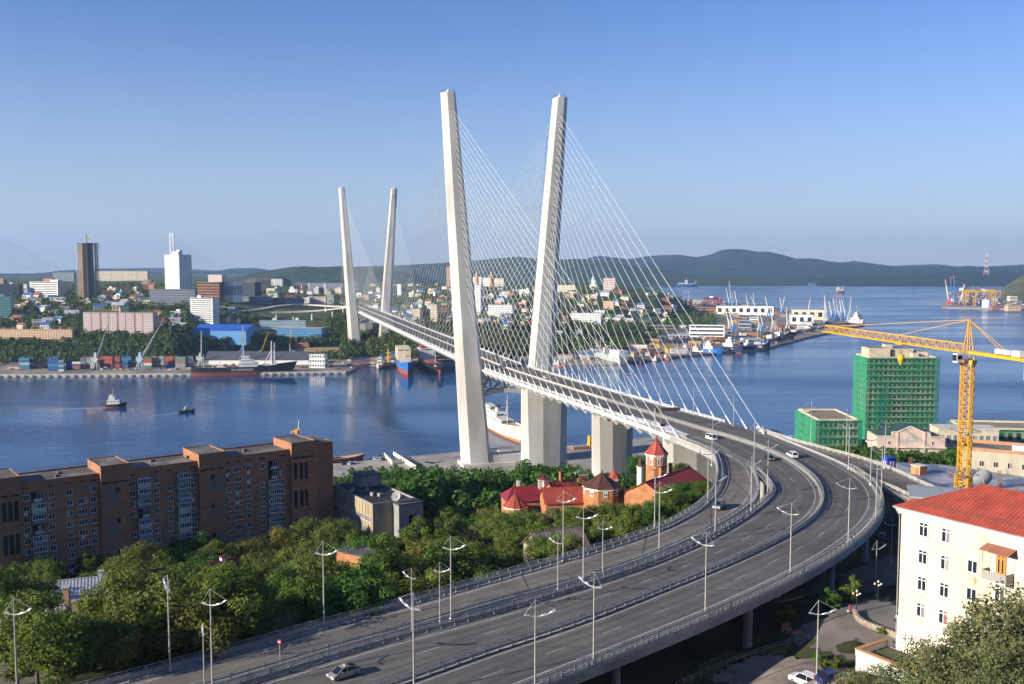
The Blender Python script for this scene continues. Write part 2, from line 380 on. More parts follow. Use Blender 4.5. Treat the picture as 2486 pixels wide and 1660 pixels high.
forest2 = mat('ridge_forest', (0.032, 0.058, 0.018), 0.95, 0.5, 0.02, bump=14, bscale=0.022, spec=0.1)
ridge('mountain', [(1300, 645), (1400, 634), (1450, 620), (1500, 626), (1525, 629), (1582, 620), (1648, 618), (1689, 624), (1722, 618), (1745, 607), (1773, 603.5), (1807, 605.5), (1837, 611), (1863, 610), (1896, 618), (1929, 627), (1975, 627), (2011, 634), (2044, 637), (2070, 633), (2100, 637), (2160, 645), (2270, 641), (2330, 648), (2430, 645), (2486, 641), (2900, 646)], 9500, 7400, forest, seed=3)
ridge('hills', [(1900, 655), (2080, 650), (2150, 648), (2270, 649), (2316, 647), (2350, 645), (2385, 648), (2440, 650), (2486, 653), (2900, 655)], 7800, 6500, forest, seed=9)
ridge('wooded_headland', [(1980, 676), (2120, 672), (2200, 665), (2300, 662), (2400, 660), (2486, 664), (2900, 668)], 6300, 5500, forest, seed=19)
ridge('wooded_ridge', [(840, 648), (1000, 642), (1060, 639), (1147, 632), (1257, 623), (1290, 627), (1358, 630), (1404, 628), (1500, 639), (1602, 654), (1704, 667), (1794, 672), (1909, 680), (1960, 684)], 6600, 5600, forest2, seed=5)
ridge('green_hill', [(540, 684), (576, 673), (630, 660), (681, 652), (706, 648), (739, 646), (770, 648), (834, 646), (900, 650), (1000, 662), (1060, 680)], 4700, 3900, forest2, seed=7)
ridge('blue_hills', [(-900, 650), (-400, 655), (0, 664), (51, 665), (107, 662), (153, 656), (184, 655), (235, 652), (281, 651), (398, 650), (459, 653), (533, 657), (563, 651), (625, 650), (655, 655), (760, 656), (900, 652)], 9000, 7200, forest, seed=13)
ridge('rocky_hill', [(590, 684), (620, 672), (655, 668), (690, 671), (712, 686)], 3000, 2750, mat('rocky_slope', (0.04, 0.045, 0.02), 0.95, 0.5, 0.03, bump=6, rgb2=(0.12, 0.10, 0.08), mix=(0.02, 0.55, 0.62)), seed=17, step=6)
ridge('grassy_headland', [(2430, 704), (2440, 693), (2455, 683), (2484, 665), (2560, 640), (2700, 640), (2900, 660)], 3300, 3000, mat('headland_grass', (0.075, 0.085, 0.035), 0.95, 0.3, 0.02, rgb2=(0.24, 0.18, 0.12), mix=(0.01, 0.55, 0.65)), seed=23, step=8)
pt = MB()
a, b_ = onz(2286, 746, 2.5), onz(2700, 756, 2.5)
pt.prism([(a.x, a.y), (b_.x, b_.y), (b_.x * 1.3, b_.y * 1.3), (a.x * 1.17, a.y * 1.17)], -2, 3)
tag(pt.build('container_pier', mat('pier_concrete', (0.30, 0.27, 0.23), 0.9, 0.25, 0.05)), kind='structure')
# thin air haze round the whole place
hz = MB(); hz.box(0, 6850, -4, 26600, 14600, 480)
hm = bpy.data.materials.new('air_haze'); hm.use_nodes = True; hn = hm.node_tree
hn.nodes.remove(hn.nodes['Principled BSDF'])
pv = hn.nodes.new('ShaderNodeVolumePrincipled'); pv.inputs['Color'].default_value = (0.42, 0.64, 1.0, 1); pv.inputs['Density'].default_value = 0.000060; pv.inputs['Anisotropy'].default_value = 0.2
hn.links.new(pv.outputs[0], hn.nodes['Material Output'].inputs['Volume'])
HAZE = tag(hz.build('haze', hm), kind='stuff')
# ------------------------------------------------------------------ bridge axis and road lines
BA = -0.257; BD = Vector((sin(BA), cos(BA), 0)); BR = Vector((BD.y, -BD.x, 0)); BC = Vector((-4.3, 590.5, 0))
def dz(s): return 62.3 if s > 0 else 62.3 + 7.0 * min(1, (-s / 270.0)) ** 1.12
def onb(s, off, z=0.0):
    p = BC + BD * s + BR * off; p.z = dz(s) + z; return p
ZR = 69.6
def px_line(pl, z=ZR): return [onz(a, b, z) for a, b in pl]
S0 = [900, 737, 600, 450, 300, 150, 0, -60, -120, -180, -220]
def road_line(off, pl, s_end=-225): return resample(smooth([onb(s, off) for s in S0 if s > s_end] + px_line(pl), 3), step=4)
MED = road_line(0, [(1700, 1041), (1767, 1060), (1834, 1081), (1901, 1108), (1945.5, 1136), (1979, 1164), (1995, 1192), (1997, 1220), (1981, 1248), (1945.5, 1277), (1901, 1303.5), (1807, 1350), (1705, 1393), (1583, 1441), (1455.6, 1492), (1328, 1538), (1200, 1578), (1111, 1609), (1009, 1646), (880, 1690), (760, 1730)])
OUT = road_line(14.0, [(1834, 1043), (1905, 1072), (1985, 1104), (2050, 1133), (2102, 1165), (2124, 1196), (2128, 1220), (2124, 1241), (2110, 1264), (2079, 1297), (2012, 1346), (1910, 1402), (1800, 1454), (1711, 1494), (1583, 1546), (1455.6, 1597), (1353, 1636), (1240, 1680), (1100, 1735)], -281)
LFA = road_line(-14.0, [(1735, 1088), (1790, 1112), (1834, 1136), (1865, 1162), (1880, 1182), (1878, 1201), (1856, 1224), (1825, 1248), (1789, 1273), (1700, 1322), (1583, 1372), (1455.6, 1416), (1328, 1455), (1200, 1492.5), (1060, 1530), (919, 1566), (753, 1617), (600, 1664), (450, 1712)], -235)
RPR = resample(smooth(px_line([(1735, 1070), (1782, 1098), (1822, 1135), (1834, 1165), (1835, 1187), (1823, 1216), (1789, 1243), (1745, 1268), (1700, 1292), (1583, 1346), (1455.6, 1390), (1328, 1427), (1200, 1460), (1009, 1517), (855, 1558), (753, 1589), (600, 1635), (500, 1664), (380, 1702)]), 3), step=4)
RPL = resample(smooth([onb(-240, -14.0), onb(-275, -14.0)] + px_line([(1741, 1096), (1750, 1116), (1756, 1140), (1755, 1165), (1745, 1192), (1722, 1217), (1692, 1243), (1640, 1272), (1563, 1304), (1435.6, 1345), (1308, 1380), (1200, 1412), (1009, 1466), (830, 1514), (702, 1550), (600, 1580), (409, 1630), (281, 1664), (120, 1705)]), 3), step=4)
XRL = resample(smooth([onz(1930, 1082, 69.4), onz(2000, 1112, 69.4), onz(2061, 1141, 69.4), onz(2132, 1172, 69), onz(2190, 1196, 68.5), onz(2240, 1221, 68), onz(2310, 1255, 67), onz(2380, 1290, 66)], 3), step=4)
XRR = resample(smooth([onz(1834, 1042, 69.4), onz(1923, 1072, 69.4), onz(1968, 1084, 69.4), onz(2012, 1096, 69.4), onz(2057, 1107, 69.4), onz(2102, 1120, 69.2), onz(2146, 1135, 69), onz(2205, 1161, 68.5), onz(2266, 1190, 68), onz(2340, 1224, 67), onz(2420, 1260, 66)], 3), step=4)

asphalt = mat('asphalt', (0.140, 0.130, 0.118), 0.88, 0.14, 0.35, bump=0.004, bscale=8, spec=0.25, rgb2=(0.110, 0.102, 0.095), mix=(0.05, 0.42, 0.6))
asphalt_old = mat('worn_asphalt', (0.20, 0.178, 0.150), 0.9, 0.16, 0.3, spec=0.2, rgb2=(0.16, 0.143, 0.125), mix=(0.06, 0.4, 0.6))
conc = mat('bridge_concrete', (0.53, 0.505, 0.46), 0.85, 0.08, 0.12, bump=0.02, bscale=0.6, rgb2=(0.42, 0.395, 0.355), mix=(0.05, 0.5, 0.62), stretch=(1, 1, 0.3))
def pour_joints(m, step, depth):
    t = m.node_tree; n = t.nodes; L = t.links.new; b = n['Principled BSDF']; g = n.new('ShaderNodeNewGeometry'); sx = n.new('ShaderNodeSeparateXYZ'); L(g.outputs['Position'], sx.inputs[0])
    d = n.new('ShaderNodeMath'); d.operation = 'DIVIDE'; d.inputs[1].default_value = step; L(sx.outputs[2], d.inputs[0]); f = n.new('ShaderNodeMath'); f.operation = 'FRACT'; L(d.outputs[0], f.inputs[0])
    r = n.new('ShaderNodeMapRange'); r.inputs[1].default_value = 0.03; r.inputs[2].default_value = 0.06; r.inputs[3].default_value = 1 - depth; r.inputs[4].default_value = 1.0; L(f.outputs[0], r.inputs[0])
    src = b.inputs['Base Color'].links[0].from_socket; s = n.new('ShaderNodeVectorMath'); s.operation = 'SCALE'; L(src, s.inputs[0]); L(r.outputs[0], s.inputs['Scale']); L(s.outputs[0], b.inputs['Base Color'])
pour_joints(conc, 6.0, 0.09)
def wheel_tracks(m, stops):
    t = m.node_tree; n = t.nodes; L = t.links.new; b = n['Principled BSDF']; uv = n.new('ShaderNodeUVMap'); sx = n.new('ShaderNodeSeparateXYZ'); L(uv.outputs[0], sx.inputs[0])
    cr = n.new('ShaderNodeValToRGB'); e = cr.color_ramp.elements; e[0].position = 0; e[0].color = (1.12,) * 3 + (1,); e[1].position = 1; e[1].color = (1.12,) * 3 + (1,)
    for p, v in stops: q = e.new(p); q.color = (v, v, v, 1)
    nz = n.new('ShaderNodeTexNoise'); nz.inputs['Scale'].default_value = 1.0; nz.inputs['Detail'].default_value = 5; mp = n.new('ShaderNodeMapping'); mp.inputs['Scale'].default_value = (9, .05, 1); L(uv.outputs[0], mp.inputs[0]); L(mp.outputs[0], nz.inputs['Vector'])
    a = n.new('ShaderNodeMath'); a.operation = 'MULTIPLY_ADD'; a.inputs[1].default_value = .03; L(nz.outputs[0], a.inputs[0]); L(sx.outputs[0], a.inputs[2]); s2 = n.new('ShaderNodeMath'); s2.operation = 'SUBTRACT'; s2.inputs[1].default_value = .015; L(a.outputs[0], s2.inputs[0]); L(s2.outputs[0], cr.inputs[0])
    st = n.new('ShaderNodeMapRange'); st.inputs[1].default_value = .35; st.inputs[2].default_value = .7; st.inputs[3].default_value = .86; st.inputs[4].default_value = 1.08; L(nz.outputs[0], st.inputs[0])
    src = b.inputs['Base Color'].links[0].from_socket; v1 = n.new('ShaderNodeVectorMath'); v1.operation = 'MULTIPLY'; L(src, v1.inputs[0]); L(cr.outputs[0], v1.inputs[1]); v2 = n.new('ShaderNodeVectorMath'); v2.operation = 'SCALE'; L(v1.outputs[0], v2.inputs[0]); L(st.outputs[0], v2.inputs['Scale']); L(v2.outputs[0], b.inputs['Base Color'])
    return m
lane_asphalt = wheel_tracks(mat('lane_asphalt', (0.155, 0.142, 0.126), 0.86, 0.12, 0.35, spec=0.25, rgb2=(0.120, 0.111, 0.102), mix=(0.05, 0.42, 0.6)), ((.12, 1.1), (.2, .74), (.27, .98), (.34, .76), (.46, 1.05), (.56, .76), (.66, 1.0), (.74, .72), (.86, 1.08)))
slip_asphalt = wheel_tracks(mat('slip_asphalt', (0.20, 0.178, 0.150), 0.9, 0.14, 0.3, spec=0.2, rgb2=(0.16, 0.143, 0.125), mix=(0.06, 0.4, 0.6)), ((.22, 1.1), (.36, .82), (.48, 1.0), (.62, .80), (.78, 1.05)))
white_steel = mat('white_painted_steel', (0.74, 0.72, 0.67), 0.5, 0.06, 0.2)
paint = mat('road_paint', (0.40, 0.385, 0.36), 0.7, 0.3, 0.8)
zinc = mat('galvanised_rail', (0.34, 0.335, 0.32), 0.5, 0.15, 0.5, metal=0.3)
pale_conc = mat('pale_kerb_concrete', (0.46, 0.42, 0.36), 0.85, 0.12, 0.3)

stay_m = mat('stay_sheath', (0.60, 0.59, 0.56), 0.5)
zinc_dk = mat('grey_sleeve', (0.2, 0.2, 0.2), .6)
joint_m = mat('joint_steel', (0.05, 0.048, 0.045), 0.7)
def near_part(P, ymin=0, ymax=1e9): return [p for p in P if ymin <= p.y <= ymax]
def sheet(name, A, B, m, n, dzv=0.0, label=None):
    A2, B2 = resample(A, n=n), resample(B, n=n); b = MB(); b.strip([p + Vector((0, 0, dzv)) for p in A2], [p + Vector((0, 0, dzv)) for p in B2])
    return b
def carriageway(name, A, B, m, edge_in=(0.55, 0.55), dash_from=None, dzv=0.0, dashes=True, clipA=None):
    n = max(len(A), len(B)); o = sheet(name, A, B, m, n, dzv).build(name, m); tag(o, kind='structure')
    ul = o.data.uv_layers.new(name='UVMap')
    for k, f in enumerate(o.data.polygons):
        for li, (u, dv) in zip(f.loop_indices, ((1, 0), (1, 1), (0, 1), (0, 0))): ul.data[li].uv = (u, (k + dv) * 4.0)
    A3, B3 = resample(A, n=n), resample(B, n=n)
    for k in range(6, n - 2, 9):
        if A3[k].y < 560: q = MB(); q.beam(A3[k] + Vector((0, 0, dzv + .006)), B3[k] + Vector((0, 0, dzv + .006)), .22, .012); q.build('expansion_joint', joint_m, o)
    lift = Vector((0, 0, dzv + 0.012))
    for e, sgn, P in ((edge_in[0], -1, A), (edge_in[1], 1, B)):
        if e is None: continue
        L1 = offs(P, sgn * e); L2 = offs(P, sgn * (e + 0.22)); q = MB()
        q.strip([p + lift for p in (L1 if sgn < 0 else L2)], [p + lift for p in (L2 if sgn < 0 else L1)]); q.build('edge_line', paint, o)
    if dashes:
        A2, B2 = resample(A, n=n), resample(B, n=n); Mid = resample([a.lerp(b, 0.5) for a, b in zip(A2, B2)], step=1.0); i = 0
        while i + 4 < len(Mid):
            seg = Mid[i:i + 5]
            if seg[0].y < 700:
                q = MB(); q.strip([p + lift for p in offs(seg, 0.07)], [p + lift for p in offs(seg, -0.07)]); q.build('lane_dash', paint, o)
            i += 12
    return o
# left side of travel direction (towards the camera) is the +X side: A = left edge when walking towards the viewer
cwA = carriageway('inbound_road', MED, LFA, lane_asphalt, (1.5, 1.2))
cwB = carriageway('outbound_road', OUT, MED, lane_asphalt, (1.5, 1.5))
cwR = carriageway('slip_road', RPR, RPL, slip_asphalt, (1.0, 1.2), dzv=-0.02, dashes=False)
cwX = carriageway('exit_road', XRR, XRL, slip_asphalt, (1.1, 1.1), dzv=-0.03, dashes=False)

# ------------------------------------------------------------------ the cable-stayed bridge
BRIDGE = thing('cable_stayed_bridge', 'white cable-stayed bridge with two V-shaped pylons crossing the bay', 'bridge', (0, 0, 0))
def girder(L_, R_, top, bot, name, parent, m, inset=2.5, z0=-0.05):
    n = max(len(L_), len(R_)); A2, B2 = resample(L_, n=n), resample(R_, n=n); b = MB(); rs = []
    for a, c in zip(A2, B2):
        w = (c - a); w.z = 0; w.normalize()
        rs.append([(a.x, a.y, a.z + z0), (a.x, a.y, a.z + z0 - top), (a.x + w.x * inset, a.y + w.y * inset, a.z + z0 - bot), (c.x - w.x * inset, c.y - w.y * inset, c.z + z0 - bot), (c.x, c.y, c.z + z0 - top), (c.x, c.y, c.z + z0)])
    b.rings(rs); return b.build(name, m, parent)
SS = [900 - 20 * i for i in range(0, 60)]
SS = [s for s in SS if s >= -280]
girder([onb(s, -15.6) for s in SS], [onb(s, 15.6) for s in SS], 1.15, 3.2, 'deck_girder', BRIDGE, white_steel, 3.0)
for s in range(-276, 700, 12):
    for e in (-1, 1):
        if s > 330 and e > 0: continue
        q = MB(); p = onb(s, e * 15.7, -1.6); p2 = onb(s, e * 14.0, -3.4); q.beam(p, p2, 0.7, 0.9); q.build('anchor_bracket', white_steel, BRIDGE)

def leg_ring(z, side, c):
    t = (z - 3) / 223.0; u0 = lerp(17.2, 34.0, t); fw = lerp(5.6, 1.9, t); h = lerp(4.6, 3.4, t); oc = lerp(4.6, 2.9, t); ic = lerp(2.0, 1.2, t)
    hh = h + 1.2
    prof = [(fw, -hh), (fw + oc, -hh + oc), (fw + oc, hh - oc), (fw, hh), (-fw, hh), (-fw - ic, hh - ic), (-fw - ic, -hh + ic), (-fw, -hh)]
    if oc > hh * 0.95: prof = [(x, y if abs(y) > 1e-6 else 0) for x, y in prof]
    out = []
    for u, v in prof:
        v = max(min(v, hh), -hh)
        if u > fw + 0.01: v = max(-0.9, min(0.9, v)) if abs(v) < 0.9 or (v > 0) == (prof.index((u, v)) == 1) else v
        p = c + BR * (side * (u0 + u)) + BD * v; out.append((p.x, p.y, z))
    return out if side > 0 else out[::-1]
PYL = {}
for k, S in ((0, 0.0), (1, 737.0)):
    c = BC + BD * S
    for side in (-1, 1):
        b = MB(); b.rings([leg_ring(z, side, c) for z in (-2, 30, 60, 100, 140, 180, 220, 226)])
        leg = b.build('pylon_leg', conc, BRIDGE); PYL[(k, side)] = leg
        q = MB(); R0 = leg_ring(226, side, c); cc = sum((Vector(p) for p in R0), Vector()) / 8
        for p, p2 in zip(R0, R0[1:] + R0[:1]):
            p, p2 = Vector(p), Vector(p2); q.tube(p, p + Vector((0, 0, 1.3)), 0.07, n=4); q.tube(p + Vector((0, 0, 1.3)), p2 + Vector((0, 0, 1.3)), 0.06, n=4); q.tube(p + Vector((0, 0, .7)), p2 + Vector((0, 0, .7)), 0.05, n=4)
        q.build('top_railing', mat('dark_railing', (0.07, 0.07, 0.08), 0.6), leg)
        q = MB(); q.lathe(cc.x, cc.y, [(0.9, 226), (0.9, 227.2), (0.5, 228), (0.1, 228.2)], 8); q.tube(cc + Vector((0, 0, 1)), cc + Vector((0, 0, 4)), .08, n=4); q.build('beacon', white_steel, leg)
    # cross truss and low arched strut between the legs, under the deck
    tr = MB()
    def tp(u, z, v=0.0):
        p = c + BR * u + BD * v; return Vector((p.x, p.y, z))
    NB = 8; xs = [-18 + 36 * i / NB for i in range(NB + 1)]
    zb = lambda u: 45.5 + 3.2 * (1 - (u / 18) ** 2)
    for u, u2 in zip(xs, xs[1:]): tr.beam(tp(u, zb(u)), tp(u2, zb(u2)), 4.5, 2.4)
    tr.beam(tp(-19, 57.6), tp(19, 57.6), 3.5, 1.6)
    for i in range(0, NB, 2):
        u, u2, um = xs[i], xs[i + 2], xs[i + 1]
        for v in (-1.2, 1.2):
            tr.beam(tp(u, zb(u), v), tp(u2, 57, v), 0.9, 0.9); tr.beam(tp(u2, zb(u2), v), tp(u, 57, v), 0.9, 0.9)
            tr.beam(tp(u2, zb(u2), v), tp(u2, 57, v), 1.0, 1.0)
    tr.build('cross_truss', conc, BRIDGE)
    # cables
    for side in (-1, 1):
        for d in (-1, 1):
            for i in range(24):
                far_i = 22 + 14.6 * i if (k == 0) == (d > 0) else 16 + 11.75 * i
                s = S + d * far_i; zt = 104 + 112 * (i / 23) ** 0.82
                t = (zt - 3) / 223.0; u0 = lerp(17.2, 34, t) - 0.6; hv = lerp(4.6, 3.4, t) + 0.9
                pt_ = BC + BD * (S + d * hv) + BR * (side * u0); pt_.z = zt
                pb = onb(s, side * 15.2, 0.3)
                q = MB(); q.tube(pb, pt_, 0.1, n=5, cap=False); cb = q.build('cable', stay_m, BRIDGE)
                dirv = (pt_ - pb).normalized()
                q = MB(); q.tube(pb - dirv * 1.0, pb + dirv * 4.5, 0.26, n=6); q.build('cable_socket', white_steel, cb); q = MB(); q.tube(pt_ - dirv * 1.3, pt_ + dirv * .3, 0.2, n=6); q.build('anchor_sleeve', zinc_dk, cb)
def pier(name, s, ztop, w0, w1, t0, t1, zbot, parent, lean=0.0):
    b = MB(); rs = []
    for z, w, t in ((zbot, w0, t0), (ztop - 8, lerp(w0, w1, .9), lerp(t0, t1, .9)), (ztop, w1, t1)):
        hw, ht = w / 2, t / 2; ch = t * 0.38
        pr = [(-hw, -ht + ch), (-hw + ch, -ht), (-hw * 0.15, -ht - 0.9), (hw - ch * 1.6, -ht), (hw, -ht + ch * 1.2), (hw, ht - ch), (hw - ch, ht), (-hw + ch, ht), (-hw, ht - ch)]
        rs.append([tuple((BC + BD * (s + v) + BR * u + Vector((0, 0, z)))) for u, v in pr])
    b.rings(rs); return b.build(name, conc, parent)
pier('pier', -84, dz(-84) - 3.2, 25, 25, 9.5, 6.5, -2, BRIDGE)
pier('pier', -186, dz(-186) - 3.2, 17.5, 18.5, 7, 6, 14, BRIDGE)
pier('pier', -268, dz(-268) - 3.2, 22, 25, 7, 6, 35, BRIDGE)
pier('pier', 779, 58.9, 24, 26, 8, 6, -2, BRIDGE); pier('pier', 850, 58.9, 22, 25, 7, 6, 5, BRIDGE)
for k in (0, 1):
    q = MB(); cc = BC + BD * (737 * k)
    for z0, z1, gw in ((-2, 5.2, 1.0), (5.2, 9.5, 0.0)):
        q.prism([tuple((cc + BR * u + BD * v)[:2]) for u, v in ((-27 - gw, -8 - gw), (27 + gw, -8 - gw), (27 + gw, 8 + gw), (-27 - gw, 8 + gw))] if z0 < 0 else [tuple((cc + BR * u + BD * v)[:2]) for u, v in ((-11, -5), (11, -5), (11, 5), (-11, 5))], z0, z1)
    q.build('pylon_footing', conc, BRIDGE)

# ------------------------------------------------------------------ elevated approach: slabs, columns, fascias
VIA = thing('viaduct', 'curving concrete viaduct carrying the motorway past the white apartment house', 'viaduct')
yl = lambda P, s: [p for p in P if p.y < s]
k0 = next(i for i, p in enumerate(LFA) if (p - onb(-276, -14)).length < 8 or p.y < 322)
LF2 = offs(LFA[k0:], -1.0); OU2 = offs(OUT[next(i for i, p in enumerate(OUT) if p.y < 322):], 1.9)
via_conc = mat('viaduct_concrete', (0.36, 0.35, 0.335), 0.85, 0.12, 0.25, rgb2=(0.28, 0.27, 0.26), mix=(0.12, 0.5, 0.62), stretch=(1, 1, 2))
girder(OU2, LF2, 1.3, 2.1, 'road_slab', VIA, via_conc, 3.0, z0=-0.06)
girder(offs(RPR[8:], 1.0), offs(RPL[8:], -1.6), 1.1, 1.7, 'slip_slab', VIA, via_conc, 1.5, z0=-0.08)
girder(offs(XRR, 1.0), offs(XRL, -1.0), 1.2, 2.0, 'exit_slab', VIA, via_conc, 1.5, z0=-0.08)
def kerb(P, w, h, off, z=0.0, name='kerb', parent=VIA, m=pale_conc):
    b = MB(); b.sweep(P, w, h, 0, z, off); return b.build(name, m, parent)
kerb(OU2, 0.5, 0.28, -0.25, -0.05); kerb(offs(RPL[8:], -1.3), 0.5, 0.3, 0, -0.06); kerb(offs(RPR[20:], 0.6), 0.4, 0.25, 0, -0.06); kerb(LF2[30:], 0.4, 0.25, 0.2, -0.05)
mi = next(i for i, p in enumerate(MED) if p.y < 700)
kerb(MED[mi:], 1.1, 0.12, 0, 0.0, 'median_kerb')
OUTn = [p for p in resample(OU2, step=1.0)]
acc = 0
for i in range(30, len(OUTn) - 3, 36):                         # columns under the outer edge
    p = OUTn[i]; a = OUTn[i + 1] - OUTn[i - 1]; inn = Vector((a.y, -a.x, 0)).normalized()
    for e in (4.0, 15.0):
        q_ = p + inn * -e if (p + inn * -e - Vector((40, 200, 0))).length < (p + inn * e - Vector((40, 200, 0))).length else p + inn * e
        zg = min(gz(q_.x, q_.y), 64) - 1; q = MB(); q.lathe(q_.x, q_.y, [(0.85, zg), (0.85, 66.4), (1.3, 67.4)], 12); q.build('column', via_conc, VIA)
RPn = resample(RPL[12:], step=1.0)
for i in range(20, len(RPn) - 3, 34):
    p = RPn[i]; a = RPn[i + 1] - RPn[i - 1]; inn = Vector((-a.y, a.x, 0)).normalized(); q_ = p + inn * 4
    zg = min(gz(q_.x, q_.y), 64) - 1; q = MB(); q.lathe(q_.x, q_.y, [(0.85, zg), (0.85, 66.8), (1.2, 67.9)], 12); q.build('column', via_conc, VIA)

# ------------------------------------------------------------------ guard rails and parapets
def guard_rail(P, label, h=0.95, rails=(0.42, 0.68, 0.95), spacing=2.5, posts=True, name='guard_rail', m=None, rail_w=0.11, post_lim=300, post_w=0.17, beam=None, group='guard rails along the motorway', ysplit=420):
    m = m or zinc; t = thing(name, label, 'guard rail', tuple(P[len(P) // 2]), 0, group); o = -Vector(P[len(P) // 2])
    Q = [p + o for p in P]
    for i, z in enumerate(rails):
        b = MB(); hh = beam if (beam and i == 0) else rail_w; b.sweep(Q, rail_w, hh, 0, z - hh); b.build('rail', m, t)
    if posts:
        R_ = resample(Q, step=spacing); pm = MB(); pm.box(0, 0, -0.05, post_w, post_w, h + 0.05); me = pm.mesh('post', m); far_b = MB(); k = 0; nf = 0
        for i, p in enumerate(R_):
            a = R_[min(i + 1, len(R_) - 1)] - R_[max(i - 1, 0)]
            if (p - o).y < ysplit and k < post_lim:
                x = link('post', me, t); x.location = p; x.rotation_euler = (0, 0, atan2(a.y, a.x)); k += 1
            else: far_b.box(p.x, p.y, p.z - 0.05, post_w, post_w, h + 0.05, atan2(a.y, a.x)); nf += 1
        if nf: tag(far_b.build('distant_posts', m, t), kind='stuff')
    return t
i_m = next(i for i, p in enumerate(MED) if p.y < 420)
guard_rail(offs(MED[i_m:], 0.4), 'grey guard rail on the median, side facing the outer lanes', beam=0.3, rails=(0.72, 0.95), ysplit=300)
guard_rail(offs(MED[i_m:], -0.4), 'grey guard rail on the median, side facing the inner lanes', beam=0.3, rails=(0.72, 0.95), ysplit=300)
guard_rail(MED[:i_m + 1], 'long pale median barrier down the middle of the bridge deck', h=0.9, rails=(0.55, 0.9), rail_w=0.35, beam=0.35, m=pale_conc, spacing=4, ysplit=0)
i_o = next(i for i, p in enumerate(OUT) if p.y < 268)
guard_rail(offs(OUT[i_o:], 0.25), 'guard rail on the inner side of the outermost parapet', beam=0.3, rails=(0.7, 0.95), ysplit=300)
guard_rail(offs(OUT[i_o:], 1.55), 'outermost parapet railing above the shaded street', h=1.15, rails=(0.4, 0.65, 0.9, 1.15), ysplit=300, group='parapet railings')
i_a = next(i for i, p in enumerate(LFA) if p.y < 262)
guard_rail(offs(LFA[i_a:], -0.2), 'guard rail along the inner lanes beside the planted gap', beam=0.3, rails=(0.7, 0.98), ysplit=300)
guard_rail(offs(LFA[i_a + 4:], -0.9), 'railing behind the inner lane guard rail', h=1.15, rails=(0.45, 0.8, 1.15), spacing=3, ysplit=300, group='parapet railings')
i_r = next(i for i, p in enumerate(RPR) if p.y < 262)
guard_rail(offs(RPR[i_r:], 0.3), 'guard rail on the right of the slip road', beam=0.3, rails=(0.7, 0.98), ysplit=300)
guard_rail(offs(RPL[4:], -0.25), 'guard rail on the tree side of the slip road', beam=0.3, rails=(0.7, 0.98), ysplit=300)
guard_rail(offs(RPL[4:], -1.35), 'parapet railing between the slip road and the trees', h=1.15, rails=(0.4, 0.78, 1.15), ysplit=300, group='parapet railings')
guard_rail([onb(s, -14.2) for s in range(720, -300, -10)], 'pale railing on the left edge of the bridge deck', h=1.2, rails=(0.5, 0.85, 1.2), rail_w=0.14, m=white_steel, ysplit=0, group='parapet railings', spacing=4)
guard_rail([onb(s, 14.4) for s in range(720, -270, -10)], 'pale railing on the right edge of the bridge deck', h=1.2, rails=(0.5, 0.85, 1.2), rail_w=0.14, m=white_steel, ysplit=0, group='parapet railings', spacing=4)
guard_rail(offs(XRR, 0.3), 'pale guard rail on the sea side of the exit road', h=1.1, rails=(0.5, 0.8, 1.1), rail_w=0.16, m=pale_conc, ysplit=330)
i_x = next(i for i, p in enumerate(XRL) if p.y < 262)
guard_rail(offs(XRL[i_x:], -0.3), 'pale guard rail on the street side of the exit road', h=1.1, rails=(0.5, 0.8, 1.1), rail_w=0.16, m=pale_conc, ysplit=330)
# ------------------------------------------------------------------ near buildings on the hillside
FOOT = []                                                     # footprints kept free of trees: x, y, half sizes, rotation
def foot(x, y, hx, hy, rz=0.0): FOOT.append((x, y, hx, hy, rz))
def in_foot(x, y, mg=0.0):
    for a, b, hx, hy, rz in FOOT:
        dx, dy = x - a, y - b; u = dx * cos(rz) + dy * sin(rz); v = -dx * sin(rz) + dy * cos(rz)
        if abs(u) < hx + mg and abs(v) < hy + mg: return True
    return False
glass = mat('window_glass', (0.018, 0.024, 0.036), 0.08, 0.3, 0.8, spec=0.6)
pvc = mat('white_window_frame', (0.72, 0.71, 0.69), 0.5, 0.05, 1)
tar = mat('tar_roof', (0.105, 0.095, 0.085), 0.9, 0.25, 0.12, rgb2=(0.20, 0.18, 0.155), mix=(0.09, 0.5, 0.6))
WIN = {}; CURT = {}
def window_mesh(w, h, panes=2, top=False, fr=0.09, m=None, sill=True, vbar=None):
    """frame mesh and pane mesh in wall coordinates: x along the wall, -y out of it, z up from the sill"""
    key = (w, h, panes, top, fr, (m or pvc).name, sill)
    if key in WIN: return WIN[key]
    f = MB()
    f.box(0, -0.05, 0, w, 0.10, fr); f.box(0, -0.05, h - fr, w, 0.10, fr)
    for x in (-w / 2 + fr / 2, w / 2 - fr / 2): f.box(x, -0.05, fr, fr, 0.10, h - 2 * fr)
    for k in range(1, panes): f.box(-w / 2 + w * k / panes, -0.05, fr, fr, 0.09, h - 2 * fr)
    if top: f.box(0, -0.05, h * 0.72, w - 2 * fr, 0.085, fr)
    if sill: f.box(0, -0.12, -0.06, w + 0.2, 0.24, 0.055)
    g = MB(); g.box(0, -0.015, fr, w - 2 * fr, 0.03, h - 2 * fr)
    WIN[key] = (f.mesh('window', m or pvc), g.mesh('pane', glass)); return WIN[key]
